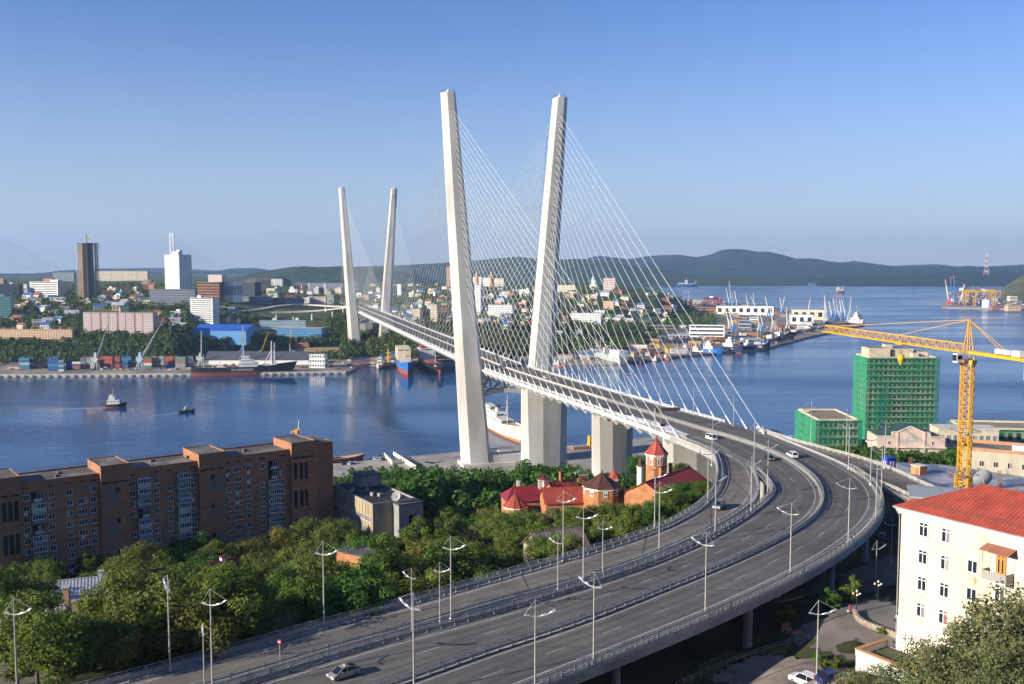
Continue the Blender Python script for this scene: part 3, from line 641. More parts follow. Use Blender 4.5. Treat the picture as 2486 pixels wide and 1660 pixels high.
def add_window(parent, loc, rz, w, h, panes=2, top=False, fr=0.09, m=None, sill=True, curtain=0.35):
    f, g = window_mesh(w, h, panes, top, fr, m, sill); o = link('window', f, parent); o.location = loc; o.rotation_euler = (0, 0, rz)
    link('pane', g, o)
    if RND.random() < curtain:
        k = (round(w * .36, 2), round(h - 2 * fr - .1, 2))
        if k not in CURT: c_ = MB(); c_.box(0, -.034, fr + .05, k[0], .006, k[1]); CURT[k] = [c_.mesh('curtain', mat('curtain_cloth_' + n_c, col_, .9, .15, 2)) for n_c, col_ in (('cream', (0.30, 0.27, 0.22)), ('grey', (0.20, 0.20, 0.21)), ('rose', (0.26, 0.13, 0.11)))]
        q = link('curtain', RND.choice(CURT[k]), o); q.location = (RND.choice((-1, 1)) * (w / 2 - fr - k[0] / 2), 0, 0)
    return o

# ---- long brick apartment block
brick = mat('brown_brick', (0.37, 0.165, 0.080), 0.9, 0.28, 0.5, bump=0.01, bscale=4, rgb2=(0.27, 0.140, 0.085), mix=(0.25, 0.45, 0.6), stretch=(1, 1, 3.5))
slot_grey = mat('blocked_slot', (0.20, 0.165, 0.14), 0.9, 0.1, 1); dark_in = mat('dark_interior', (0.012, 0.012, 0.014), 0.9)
BQ = radians(38.0); BO = Vector((-59.4, 291.5, 0)); BU = Vector((-cos(BQ), -sin(BQ), 0)); BN = Vector((sin(BQ), -cos(BQ), 0))
def bu(px):
    d = Vector((*ray(px, 1200)[:2], 0)); A = BO; # intersection with the facade line
    den = d.x * BN.x + d.y * BN.y; t = (A.x * BN.x + A.y * BN.y) / den
    return (d * t - A).dot(BU)
BLK = thing('brick_apartment_block', 'long nine-storey brown brick apartment block with stair towers and mixed balconies', 'apartment block', (BO.x, BO.y, 0), BQ)
UL = 112.0                                                    # length; local x runs right along the facade, y into the block
def lx(px): return -bu(px)
b = MB(); b.box(-UL / 2, 6.5, 36, UL, 13, 34); b.build('wall', brick, BLK)
b = MB(); b.box(-UL / 2, 6.5, 70.01, UL - 0.6, 12.4, 0.12); b.build('flat_roof', tar, BLK)
b = MB()
for y, sy in ((0.1, 0.3), (12.9, 0.3)): b.box(-UL / 2, y, 70.0, UL + .1, sy, 0.55)
b.build('parapet', brick, BLK)
b = MB(); b.box(3.4, 9.0, 36, 6.8, 13, 34.6); ew = b.build('end_wing', brick, BLK)
b = MB(); b.box(3.4, 9.0, 70.6, 6.3, 12.4, 0.1); b.build('wing_roof', tar, ew)
sun_plaster = mat('painted_parapet', (0.42, 0.36, 0.30), 0.9, 0.25, 0.6, rgb2=(0.55, 0.50, 0.44), mix=(0.5, 0.5, 0.6))
def stair_tower(x0, x1, slots, blocked):
    w_ = x1 - x0; xc = (x0 + x1) / 2; b = MB(); b.box(xc, 5.0, 36, w_, 12.6, 36.2); t = b.build('stair_tower', brick, BLK)
    b = MB(); b.box(xc, 5.0, 72.2, w_ - .5, 12.1, 0.12); b.build('tower_roof', tar, t)
    b = MB(); b.box(xc, -1.22, 72.2, w_ + .06, .25, .35); b.box(xc, 11.2, 72.2, w_ + .06, .25, .35); b.box(x0, 5, 72.2, .25, 12.2, .35); b.box(x1, 5, 72.2, .25, 12.2, .35); b.build('parapet', brick, t)
    for i in range(3):
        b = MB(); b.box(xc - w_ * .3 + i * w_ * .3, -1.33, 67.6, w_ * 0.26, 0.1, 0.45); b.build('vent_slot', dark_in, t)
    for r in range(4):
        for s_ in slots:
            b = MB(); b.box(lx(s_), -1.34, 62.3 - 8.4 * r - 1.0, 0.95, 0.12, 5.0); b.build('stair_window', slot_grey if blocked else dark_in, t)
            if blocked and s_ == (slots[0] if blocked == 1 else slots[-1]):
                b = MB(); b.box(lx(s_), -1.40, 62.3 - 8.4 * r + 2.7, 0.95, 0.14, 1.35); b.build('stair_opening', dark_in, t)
    for i in range(3):
        b = MB(); xx = xc - w_ * .3 + i * w_ * .3 + RND.uniform(-.6, .6); b.tube((xx, 6 + RND.uniform(-3, 3), 72.2), (xx, 6, 72.2 + RND.uniform(1.2, 4)), 0.05, n=4); b.build('aerial', MATS['dark_railing'], t)
stair_tower(lx(705), lx(763), (714, 728, 740), 0); stair_tower(lx(481), lx(546), (513, 525, 538), 1)
stair_tower(lx(243), lx(313), (255, 268, 283), 2); stair_tower(lx(-30), lx(47), (6, 21, 36), 0); stair_tower(lx(-250), lx(-180), (-238, -222, -205), 0)
bal_cols = [mat('balcony_panel_grey', (0.23, 0.23, 0.26), 0.8), mat('balcony_panel_yellow', (0.36, 0.31, 0.16), 0.8), mat('balcony_panel_white', (0.5, 0.49, 0.47), 0.8), mat('balcony_panel_brown', (0.15, 0.12, 0.10), 0.8)]
def balcony(x, z, style):
    t = link('balcony', MB().mesh('balcony', brick), BLK) if False else None
    w_, d_, h_ = 3.3, 1.05, 2.62
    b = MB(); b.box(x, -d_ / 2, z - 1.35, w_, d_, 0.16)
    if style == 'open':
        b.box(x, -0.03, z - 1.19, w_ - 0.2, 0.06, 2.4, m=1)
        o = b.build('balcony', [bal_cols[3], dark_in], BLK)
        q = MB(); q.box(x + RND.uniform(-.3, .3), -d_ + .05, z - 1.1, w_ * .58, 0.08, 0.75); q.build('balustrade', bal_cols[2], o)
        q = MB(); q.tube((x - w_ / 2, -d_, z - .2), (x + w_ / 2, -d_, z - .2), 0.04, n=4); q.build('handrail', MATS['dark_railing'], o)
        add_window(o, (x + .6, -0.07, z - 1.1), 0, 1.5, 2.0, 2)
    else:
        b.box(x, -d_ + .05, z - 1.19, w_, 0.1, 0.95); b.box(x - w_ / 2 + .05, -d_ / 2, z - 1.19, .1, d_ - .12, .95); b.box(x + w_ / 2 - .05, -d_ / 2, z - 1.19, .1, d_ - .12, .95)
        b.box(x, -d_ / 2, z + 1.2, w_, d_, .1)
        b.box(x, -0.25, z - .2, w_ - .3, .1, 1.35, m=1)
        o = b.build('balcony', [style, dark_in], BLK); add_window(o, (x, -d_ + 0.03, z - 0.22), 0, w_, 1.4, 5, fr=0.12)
        b = MB(); b.box(x - w_ / 2 + .06, -d_ / 2, z - .22, 0.06, d_ - .15, 1.4); b.build('side_glazing', pvc, o)
rows_z = [66.5 - 2.8 * i for i in range(10)]
for cols in ([(63, 2), (92, 'b'), (124, 2), (168, 2), (200, 3), (226, 2)], [(322, 2), (349, 'b'), (380, 2), (414, 2), (446, 'b'), (470, 2)], [(554, 2), (578, 3), (605, 2), (638, 2), (665, 'b'), (686, 2)], [(-160, 2), (-130, 'b'), (-98, 2), (-50, 2)]):
    for c_, k in cols:
        for i, z in enumerate(rows_z):
            if k == 'b':
                r_ = RND.random(); balcony(lx(c_), z, 'open' if r_ < 0.34 else RND.choice(bal_cols[:1] * 3 + bal_cols[1:3]))
            else:
                if RND.random() < 0.03: continue
                ww = 1.45 if k == 2 else 2.3
                o = add_window(BLK, (lx(c_), -0.02, z - 0.75), 0, ww, 1.5, k)
                if RND.random() < 0.1:
                    q = MB(); q.box(lx(c_) - .3, -.3, z - 1.55, .8, .45, .55); q.build('air_conditioner', pvc, BLK)
        if k != 'b':
            q = MB(); q.box(lx(c_), -0.05, 69.0 - .35, 1.6, .12, .35); q.build('attic_vent', dark_in, BLK)
for px in (150, 163, 395, 620, 480):
    b = MB(); b.box(lx(px), 5 + RND.uniform(-2, 3), 70.1, 1.2, 0.9, 0.8); b.build('roof_hatch', bal_cols[3], BLK)
b = MB()
for i in range(int(UL / 2.4)):
    x = -i * 2.4 - .3; b.tube((x, 12.8, 70.5), (x, 12.8, 71.4), .03, n=4, cap=False)
b.tube((-UL, 12.8, 71.4), (0, 12.8, 71.4), .03, n=4); b.tube((-UL, 12.8, 71.0), (0, 12.8, 71.0), .025, n=4)
b.build('roof_railing', MATS['dark_railing'], BLK)
foot(*(BO + BU * 56 - BN * 8)[:2], 60, 11, BQ); foot(*(BO - BU * 3.5 - BN * 9)[:2], 5, 8, BQ)

# ---- beige panel office with rooftop plant and dish
panel = mat('beige_panels', (0.38, 0.30, 0.19), 0.85, 0.15, 0.4, rgb2=(0.30, 0.25, 0.18), mix=(0.3, 0.5, 0.6), stretch=(1, 1, .4)); gpanel = mat('grey_panels', (0.26, 0.25, 0.24), 0.85, 0.12, 0.4)
OA = atan2(-0.835, 0.55); OC = Vector((-40.6, 278, 0)); OFC = thing('panel_office', 'three-storey beige panel office with black flat roof beside the brick block', 'office building', (OC.x, OC.y, 0), OA)
# local x along the sunlit facade towards the viewer (ends at 0), y into the building
b = MB(); b.box(-15, 7, 40, 30, 14, 15.3); b.build('wall', panel, OFC)
b = MB(); b.box(-15, 7, 55.3, 29.2, 13.2, .1); b.build('flat_roof', mat('black_roof', (0.028, 0.027, 0.027), 0.8, 0.3, 0.2, rgb2=(0.10, 0.09, 0.075), mix=(0.1, 0.55, 0.65)), OFC)
b = MB(); b.box(-15, .2, 55.3, 30.1, .4, .6); b.box(-15, 13.8, 55.3, 30.1, .4, .6); b.box(-.2, 7, 55.3, .4, 13.2, .6); b.box(-29.8, 7, 55.3, .4, 13.2, .6); b.build('parapet', gpanel, OFC)
for i in range(15):
    b = MB(); b.box(-29 + i * 2.0, -.06, 41, .28, .16, 14.2); b.build('pilaster', panel, OFC)
    if i < 14:
        for z in (43.2, 46.6, 50.0): add_window(OFC, (-28 + i * 2.0, -.02, z), 0, 1.1, 1.6, 2)
b = MB(); b.box(-25.5, 10, 55.4, 6, 7, 3.6); p_ = b.build('plant_room', gpanel, OFC); b = MB(); b.box(-25.5, 10, 59, 6.6, 7.6, .3); b.build('plant_roof', tar, p_)
for i in range(9):
    b = MB(); b.box(RND.uniform(-24, -3), RND.uniform(2, 12), 55.4, RND.uniform(.7, 2), RND.uniform(.6, 1.2), RND.uniform(.4, 1.0)); b.build('roof_vent', gpanel, OFC)
b = MB(); b.box(2.0, 10.5, 40, 4.0, 8, 15.2); wg = b.build('stair_wing', gpanel, OFC); b = MB(); b.box(2.0, 10.5, 55.2, 4.2, 8.2, .4); b.build('wing_roof', tar, wg)
b = MB(); b.box(4.02, 11, 47, .1, 2.4, 5.0); b.build('entrance_opening', dark_in, wg)
foot(*(OC + Vector((cos(OA), sin(OA), 0)) * -13 + Vector((-sin(OA), cos(OA), 0)) * 7)[:2], 21, 10, OA)
def dish(name, label, loc, r, az, tilt, m, ribs=12, group=None):
    t = thing(name, label, 'satellite dish', loc, az, group); b = MB(); n = 18; rs = []
    R_ = Matrix.Rotation(tilt, 4, 'X')
    for k in range(5):
        rr = r * k / 4 + .02; rs.append([tuple(R_ @ Vector((rr * cos(2 * pi * i / n), rr * sin(2 * pi * i / n), 0.32 * r * (k / 4) ** 2)) + Vector((0, 0, r * 1.15))) for i in range(n)])
    b.rings(rs, cap=False, smooth=True); b.build('reflector', m, t)
    for i in range(ribs):
        a_ = 2 * pi * i / ribs; q = MB(); P_ = [R_ @ Vector((r * f * cos(a_), r * f * sin(a_), .32 * r * f * f + .03)) + Vector((0, 0, r * 1.15)) for f in (.1, .55, 1.0)]
        q.tube(P_[0], P_[1], .035, n=4); q.tube(P_[1], P_[2], .035, n=4); q.build('rib', zinc, t)
    q = MB(); q.tube((0, 0, 0), (0, 0, r * 1.15), .14, n=6); q.tube((-.8, .8, 0), (0, 0, r), .07, n=4); q.tube((.8, .8, 0), (0, 0, r), .07, n=4); q.build('mount', zinc, t)
    q = MB(); q.tube(R_ @ Vector((0, 0, 0)) + Vector((0, 0, r * 1.15)), R_ @ Vector((0, 0, r * .9)) + Vector((0, 0, r * 1.15)), .05, n=4); q.build('feed', zinc, t)
    return t
dp = atY(963, 1226, 281); dish('satellite_dish', 'grey satellite dish on the beige office wing', (dp.x, dp.y, 55.6), 1.5, radians(-25), radians(62), mat('dish_mesh', (0.35, 0.35, 0.36), 0.6))
# gold-domed chapel behind the office
gp = atY(964, 1196, 318); ch = thing('chapel', 'small chapel with golden onion dome and spire behind the office', 'chapel', (gp.x, gp.y, 0))
gold = mat('gold_leaf', (0.75, 0.48, 0.10), 0.3, 0.05, 1, metal=1)
b = MB(); b.lathe(0, 0, [(2.0, 30), (2.0, gp.z - 1.2)], 8, smooth=False); b.build('drum', panel, ch)
b = MB(); b.lathe(0, 0, [(.9, gp.z - 1.2), (1.05, gp.z - .4), (1.2, gp.z + .3), (.9, gp.z + 1.1), (.3, gp.z + 1.9), (.14, gp.z + 2.6)], 10); b.build('onion_dome', gold, ch)
b = MB(); b.tube((0, 0, gp.z + 2.4), (0, 0, gp.z + 6.2), .1, .05, n=5); b.box(0, 0, gp.z + 4.9, 1.0, .12, .12); b.box(0, 0, gp.z + 5.5, .55, .12, .12); b.build('cross', gold, ch)

# ---- red-roofed brick manor complex
obrick = mat('orange_brick', (0.42, 0.175, 0.07), 0.9, 0.2, 0.5, rgb2=(0.33, 0.145, 0.065), mix=(0.4, 0.5, 0.62))
redr = mat('red_metal_roof', (0.33, 0.062, 0.038), 0.55, 0.2, 0.4); magr = mat('crimson_metal_roof', (0.22, 0.02, 0.03), 0.5, 0.18, 0.4); brnr = mat('brown_tile_roof', (0.085, 0.035, 0.025), 0.7, 0.2, 1.2); trim = mat('cream_trim', (0.62, 0.55, 0.46), 0.7)
def ngon(n, r, a0=0.0): return [(r * cos(a0 + 2 * pi * k / n), r * sin(a0 + 2 * pi * k / n)) for k in range(n)]
def turret(name, label, px, Y, eave_py, apex_py, wall_px, n, wallm, roofm, zb, over=1.12, wins=0, a0=None, seams=True, win_h=2.2, cat='tower'):
    e = atY(px, eave_py, Y); ap = atY(px, apex_py, Y); r = wall_px / 2 / F * Y; a0 = pi / n + 0.12 if a0 is None else a0
    t = thing(name, label, cat, (e.x, Y, 0)); b = MB(); b.prism(ngon(n, r, a0), zb, e.z); b.build('wall', wallm, t)
    R_ = MB(); E_ = ngon(n, r * over, a0)
    mid = [(x * .5, y * .5, lerp(e.z, ap.z, .44)) for x, y in E_]
    for k in range(n):
        p, q = E_[k], E_[(k + 1) % n]; R_.face([(*p, e.z), (*q, e.z), mid[(k + 1) % n], mid[k]]); R_.face([mid[k], mid[(k + 1) % n], (0, 0, ap.z)])
    R_.face([(*p, e.z) for p in E_[::-1]]); ro = R_.build('roof', roofm, t)
    if seams:
        for k in range(n):
            q = MB(); q.tube((*E_[k], e.z + .03), Vector(mid[k]) + Vector((0, 0, .03)), .06, n=4); q.tube(Vector(mid[k]) + Vector((0, 0, .03)), (0, 0, ap.z + .04), .05, n=4); q.build('ridge_cap', roofm, ro)
    b = MB(); b.prism(ngon(n, r * (over - .03), a0), e.z - .55, e.z - .04); b.build('cornice', trim, t)
    b = MB(); b.lathe(0, 0, [(.16, ap.z - .2), (.22, ap.z + .3), (.06, ap.z + .8)], 6); b.build('finial', roofm, t)
    if wins:
        for k in range(n):
            p, q = Vector((*ngon(n, r, a0)[k], 0)), Vector((*ngon(n, r, a0)[(k + 1) % n], 0)); m_ = (p + q) / 2; nn = m_.normalized()
            add_window(t, (m_.x * 1.005, m_.y * 1.005, e.z - .9 - win_h), atan2(nn.y, nn.x) + pi / 2, 1.15, win_h, 2, True, fr=.14)
            b = MB(); b.prism([(0.72 * cos(pi * i / 6), 0.72 * sin(pi * i / 6)) for i in range(7)], -.05, .07); ar = b.mesh('arch', pvc)
            o = link('window_arch', ar, t); o.location = (m_.x * 1.006, m_.y * 1.006, e.z - .9); o.rotation_euler = (pi / 2, 0, atan2(nn.y, nn.x) + pi / 2)
    foot(e.x, Y, r + .6, r + .6); return t
turret('brick_tower', 'tall octagonal orange brick tower with pointed red roof and arched windows', 1594, 286, 1100, 1062, 52, 8, obrick, redr, 44, 1.13, wins=1)
turret('octagonal_pavilion', 'octagonal brick pavilion under a dark brown roof', 1461, 276, 1178, 1146, 94, 8, obrick, brnr, 42, 1.08, wins=1, win_h=1.3, cat='pavilion')
turret('round_turret_house', 'round brick turret with a ribbed orange-red cone roof at the manor end', 1251, 282, 1227, 1196, 56, 12, obrick, redr, 42, 1.12, wins=0, cat='house')
turret('white_lantern_turret', 'small white lantern turret with a dark crimson cap', 1319, 300, 1163, 1156, 24, 10, trim, magr, 46, 1.2, seams=False)
turret('brown_cone_turret', 'little white turret with brown cone roof beside the bridge pier', 1555, 318, 1131, 1112, 17, 10, pvc, brnr, 42, 1.2, seams=False)
def gable_house(name, label, cx, cy, L_, D_, rz, zb, ze, zr, wallm, roofm, cat='house', over=.5, hip=0.0, seams=1.2, chim=(), win=(), wm=None):
    """local x along the ridge"""
    t = thing(name, label, cat, (cx, cy, 0), rz); b = MB(); b.box(0, 0, zb, L_, D_, ze - zb)
    if not hip: 
        for s_ in (-1, 1): b.face([(s_ * L_ / 2, -s_ * D_ / 2, ze), (s_ * L_ / 2, s_ * D_ / 2, ze), (s_ * L_ / 2, 0, zr - .05)])
    b.build('wall', wallm, t); lx_, dy = L_ / 2 + over, D_ / 2 + over; hx = lx_ - hip; sl = (zr - ze) / (D_ / 2); zo = ze - sl * over; th = .14
    rb = MB()
    for s_ in (-1, 1):
        pts = [(-lx_ * s_, -dy * s_, zo), (lx_ * s_, -dy * s_, zo), (hx * s_, 0, zr), (-hx * s_, 0, zr)]
        rb.face(pts); rb.face([(x, y, z - th) for x, y, z in pts[::-1]]); rb.face([pts[1], pts[0], (pts[0][0], pts[0][1], zo - th), (pts[1][0], pts[1][1], zo - th)])
        if hip: rb.face([(lx_ * s_, -dy * s_, zo), (lx_ * s_, dy * s_, zo), (hx * s_, 0, zr)])
        else: rb.face([(lx_ * s_, -dy * s_, zo), (lx_ * s_, -dy * s_, zo - th), (lx_ * s_, 0, zr - th), (lx_ * s_, 0, zr)]); rb.face([(lx_ * s_, dy * s_, zo), (lx_ * s_, 0, zr), (lx_ * s_, 0, zr - th), (lx_ * s_, dy * s_, zo - th)])
    ro = rb.build('roof', roofm, t)
    if seams:
        k = int(2 * lx_ / seams)
        for s_ in (-1, 1):
            for i in range(1, k):
                x = -lx_ + 2 * lx_ * i / k; zt = zr; yt = 0
                if hip and abs(x) > hx: f = (lx_ - abs(x)) / max(hip, .01); zt = lerp(zo, zr, f); yt = lerp(dy, 0, f)
                q = MB(); q.beam((x, s_ * dy, zo + .03), (x, s_ * yt, zt + .03), .07, .09); q.build('roof_seam', roofm, ro)
    q = MB(); q.beam((-hx, 0, zr + .05), (hx, 0, zr + .05), .3, .12); q.build('ridge_cap', roofm, ro)
    for x, y, h_, cm in chim:
        q = MB(); q.box(x, y, ze, .95, .8, zr - ze + h_); c_ = q.build('chimney', cm, t); q = MB(); q.box(x, y, zr + h_, 1.2, 1.05, .25); q.build('chimney_cap', roofm if cm is not trim else trim, c_)
    for x, s_, z, w_, h_ in win: add_window(t, (x, s_ * (D_ / 2 + .02), z), 0 if s_ < 0 else pi, w_, h_, 2, fr=.12, m=wm)
    foot(cx, cy, L_ / 2 + .5, D_ / 2 + .5, rz); return t
pk = atY(1530, 1171, 268); 
gable_house('red_roof_hall', 'brick hall with a broad crimson metal roof and plain gable', 45.5, 279, 26, 17, radians(52), 40, pk.z - 4.6, pk.z, obrick, magr, 'hall', chim=((-3, 3, 1.2, obrick), (2, 3.6, 1.2, obrick), (7, 3, 1.4, obrick)), seams=1.0)
lk = atY(1390, 1188, 278)
gable_house('low_red_wing', 'low brick wing with orange-red roof linking the pavilion to the turret', 16.5, 281, 15, 10, radians(8), 40, lk.z - 3.2, lk.z, obrick, redr, 'house', seams=1.0)
vk = atY(1270, 1184, 290)
gable_house('crimson_roof_house', 'house with a crimson roof just behind the round turret', 4.5, 292, 14, 9, radians(12), 40, vk.z - 3.0, vk.z, obrick, magr, 'house', chim=((-2.5, .5, 1.4, trim), (4, -.8, 1.6, trim)), hip=3)
ok = atY(1362, 1168, 296)
gable_house('steep_red_house', 'narrow house with a steep orange-red roof and stepped brick chimney', 15.2, 297, 9, 8, radians(35), 42, ok.z - 3.4, ok.z, obrick, redr, 'house', chim=((0, 0, 2.6, obrick),), seams=1.0)
turret('green_roof_pavilion', 'small brick pavilion with a green hipped roof near the pier', 1411, 330, 1148, 1135, 36, 4, obrick, mat('green_metal_roof', (0.06, 0.10, 0.05), 0.6), 30, 1.12, a0=pi / 4 + .3, cat='pavilion')
turret('red_spire_turret', 'slim brick turret with a red spire behind the brown-roofed pavilion', 1491, 296, 1160, 1140, 30, 8, obrick, redr, 42, 1.15, cat='tower')

# ---- small houses among the trees, lower left
corr = mat('grey_corrugated_roof', (0.40, 0.42, 0.45), 0.55, 0.12, 0.5, metal=0.1); rust = mat('rusty_corrugated_roof', (0.36, 0.33, 0.31), 0.7, 0.2, 0.6, rgb2=(0.22, 0.13, 0.08), mix=(0.4, 0.5, 0.62)); ochre = mat('ochre_plaster', (0.36, 0.24, 0.13), 0.9, 0.2, .5); 
hk = atY(125, 1410, 186)
gable_house('grey_roof_house', 'long house with a pale corrugated metal roof among the trees below the brick block', hk.x + 1, 186, 30, 11, radians(20), 48, hk.z - 3.4, hk.z, mat('dark_old_brick', (0.16, 0.09, 0.06), .9), corr, chim=((-9.5, .5, .9, pvc), (-6, .8, .9, pvc), (8, .5, .8, pvc)), hip=5, seams=.62)
hk = atY(60, 1478, 146)
gable_house('weathered_roof_house', 'old house with a weathered corrugated roof and tall chimneys at the left edge', hk.x - 2, 146, 22, 10, radians(14), 55, hk.z - 3.2, hk.z, mat('grey_plaster', (0.22, 0.20, 0.18), .9), rust, chim=((7.5, 1.5, 2.2, ochre), (9.5, -2.0, 1.0, ochre)), hip=4, seams=.62)
hk = atY(372, 1372, 205)
gable_house('orange_gable_house', 'orange brick house with a crimson roof half hidden by trees', hk.x, 205, 9, 7, radians(40), 44, hk.z - 3.4, hk.z - 1.0, obrick, magr, chim=((-4, 1.2, 1.1, pvc), (-2.4, 0, 1.4, obrick)), seams=.9)
hk = atY(540, 1352, 212)
gable_house('crimson_gable_house', 'little crimson roof poking out of the tree crowns', hk.x, 212, 6, 6, radians(50), 42, hk.z - 3.2, hk.z - .8, obrick, magr, chim=((0, 0, .8, pvc),), seams=.9)
hk = atY(872, 1338, 208); t = thing('flat_roof_outbuilding', 'small orange brick outbuilding with flat grey roof in the trees', 'outbuilding', (hk.x, 208, 0), radians(-38))
b = MB(); b.box(0, 0, 42, 8, 6, hk.z - 42); b.build('wall', obrick, t); b = MB(); b.box(0, 0, hk.z, 8.4, 6.4, .25); b.build('flat_roof', tar, t); foot(hk.x, 208, 4.5, 3.5, radians(-38))
hk = atY(1350, 1262, 216)
gable_house('derelict_stone_house', 'dilapidated stone house with a rusty roof close to the slip road', hk.x, 216, 12, 9, radians(26), 44, hk.z - 5.6, hk.z - 2.2, mat('stained_stone', (0.26, 0.23, 0.19), .9, .3, .4), mat('rotting_roof', (0.20, 0.16, 0.13), .9, .3, .6), win=((-4, -1, hk.z - 6, 1, 1.6), (0, -1, hk.z - 6, 1, 1.6), (4, -1, hk.z - 6, 1, 1.6)), seams=.9)
hb = atY(853, 1488, 150); t = thing('yellow_sign_board', 'small yellow board standing beyond the slip road railing', 'sign board', (hb.x, 150, gz(hb.x, 150)), radians(20))
b = MB(); b.box(0, 0, 5.2 - 4, .9, .06, 1.2); b.build('board', mat('yellow_board', (0.7, 0.42, 0.04), .6), t); b = MB(); b.tube((-.35, 0, -1), (-.35, 0, 1.3), .04, n=5); b.tube((.35, 0, -1), (.35, 0, 1.3), .04, n=5); b.build('legs', zinc, t); t.location.z = hb.z - 2
# ------------------------------------------------------------------ right-hand side: white house, netted towers, crane
cream = mat('cream_plaster', (0.59, 0.535, 0.40), 0.85, 0.08, 0.3, rgb2=(0.50, 0.44, 0.32), mix=(0.35, 0.5, 0.68), stretch=(1, 1, .35)); white_pl = mat('white_plaster', (0.62, 0.58, 0.50), 0.85, 0.06, 0.4)
red_tin = mat('red_tin_roof', (0.36, 0.068, 0.042), 0.6, 0.2, 0.5)
HA = atan2(-0.843, 0.537); HO = Vector((49.5, 121.2, 0))
HSE = thing('cream_apartment_house', 'four-storey cream apartment house with a red tin roof at the right edge', 'apartment house', (HO.x, HO.y, 0), HA)
# local x along the sunlit facade (to the right), y into the building
HL, HD = 34.0, 14.0
b = MB(); b.box(HL / 2, HD / 2, 70, HL, HD, 24.2); b.build('wall', cream, HSE)
b = MB(); b.box(HL / 2, HD / 2 - .1, 94.0, HL + .5, HD + .6, .35); b.box(HL / 2, HD / 2 - .1, 94.35, HL + .9, HD + 1.0, .35); b.box(HL / 2, HD / 2 - .1, 94.7, HL + 1.3, HD + 1.4, .2); b.build('cornice', white_pl, HSE)
b = MB(); b.box(HL / 2, -.12, 76, HL, .24, 4.5); b.box(HL / 2, -.2, 80.5, HL + .2, .44, .22); b.build('plinth', white_pl, HSE)
rb = MB(); o_ = .75; ze, zr = 94.95, 98.1
P_ = [(-o_, -o_), (HL + o_, -o_), (HL + o_, HD + o_), (-o_, HD + o_)]; r1, r2 = (6.6, HD / 2, zr), (HL - 6.6, HD / 2, zr)
rb.face([(*P_[0], ze), (*P_[1], ze), r2, r1]); rb.face([(*P_[1], ze), (*P_[2], ze), r2]); rb.face([(*P_[2], ze), (*P_[3], ze), r1, r2]); rb.face([(*P_[3], ze), (*P_[0], ze), r1]); rb.face([(*p, ze - .04) for p in P_[::-1]])
for i in range(4): p, q = P_[i], P_[(i + 1) % 4]; rb.face([(*p, ze - .06), (*q, ze - .06), (*q, ze), (*p, ze)])
ro = rb.build('roof', red_tin, HSE)
for i in range(1, 70):
    x = -o_ + i * .5; 
    if x > HL + o_: break
    f = min(1, (x + o_) / 7.35, (HL + o_ - x) / 7.35); q = MB(); q.beam((x, -o_, ze + .015), (x, lerp(-o_, HD / 2, f), lerp(ze, zr, f) + .015), .05, .05); q.build('roof_seam', red_tin, ro)
q = MB()
for i in range(18):
    x = .5 + i * 1.9; q.tube((x, .3, ze + .3), (x, .3, ze + 1.1), .025, n=4, cap=False); q.tube((x, .3, ze + .85), (x + .6, 1.1, ze + .55), .02, n=4, cap=False)
for z in (.55, .82, 1.1): q.tube((.2, .3, ze + z), (33, .3, ze + z), .02, n=4)
q.build('snow_guard', mat('rusty_railing', (0.20, 0.10, 0.07), .8), ro)
q = MB(); q.tube((14.2, 4.4, ze + .5), (14.2, 4.4, ze + 3.6), .18, n=8); q.build('vent_pipe', mat('rust_pipe', (0.30, 0.12, 0.08), .8), ro)
q = MB(); q.box(HL / 2, -.85, ze - .17, HL + 1.4, .16, .14); q.build('gutter', zinc, HSE)
q = MB(); q.tube((-.5, -.75, 94.8), (-.12, -.2, 93.6), .07, n=6); q.tube((-.12, -.2, 93.6), (-.12, -.2, 76.4), .07, n=6); q.build('drainpipe', zinc, HSE)
def facade_x(px):
    d = Vector((*ray(px, 1300)[:2], 0)); n_v = Vector((-0.843, -0.537, 0)); t = HO.dot(n_v) / d.dot(n_v); return (d * t - HO).dot(Vector((0.537, -0.843, 0)))
c1, c2, c3, c4 = facade_x(2243), facade_x(2298), facade_x(2365), facade_x(2434)
for i in range(4):
    z = 91.7 - 3.4 * i
    add_window(HSE, (c1, -.02, z - (.06 if i else 0)), 0, 1.25, 1.8, 2, True, fr=.1); add_window(HSE, (c2, -.02, z), 0, 1.25, 1.8, 2, True, fr=.1)
    if i: add_window(HSE, (c3, -.02, z + 1.6 - 1.0), 0, 1.3, 1.55, 2, fr=.09)
    for k in range(5): add_window(HSE, (c4 + 4 + 3.3 * k, -.02, z), 0, 1.25, 1.8, 2, True, fr=.1)
b = MB(); b.prism([(.85 * cos(pi * i / 8), .85 * sin(pi * i / 8)) for i in range(9)], -.03, .03); o = link('window_arch', b.mesh('arch', white_pl), HSE); o.location = (c3, -.06, 90.46); o.rotation_euler = (pi / 2, 0, 0)
wood = mat('varnished_door', (0.42, 0.20, 0.05), .5)
add_window(HSE, (c4, -.03, 89.6), 0, 1.2, 2.5, 2, True, fr=.28, m=wood, sill=False); add_window(HSE, (c4, -.03, 86.1), 0, 1.3, 2.5, 2, True, fr=.11, sill=False)
bal = MB(); bal.box(c4, -.75, 88.9, 3.0, 1.5, .16); bo = bal.build('balcony', white_pl, HSE)
q = MB(); q.box(c4, -1.48, 89.06, 2.9, .06, 1.1); q.box(c4 - 1.45, -.75, 89.06, .06, 1.4, 1.1); q.box(c4 + 1.45, -.75, 89.06, .06, 1.4, 1.1); q.build('balcony_panel', mat('grey_sheet', (0.30, 0.29, 0.26), .8), bo)
q = MB()
for x in (-1.45, 1.45): q.tube((c4 + x, -1.46, 90.1), (c4 + x, -1.46, 92.5), .03, n=4)
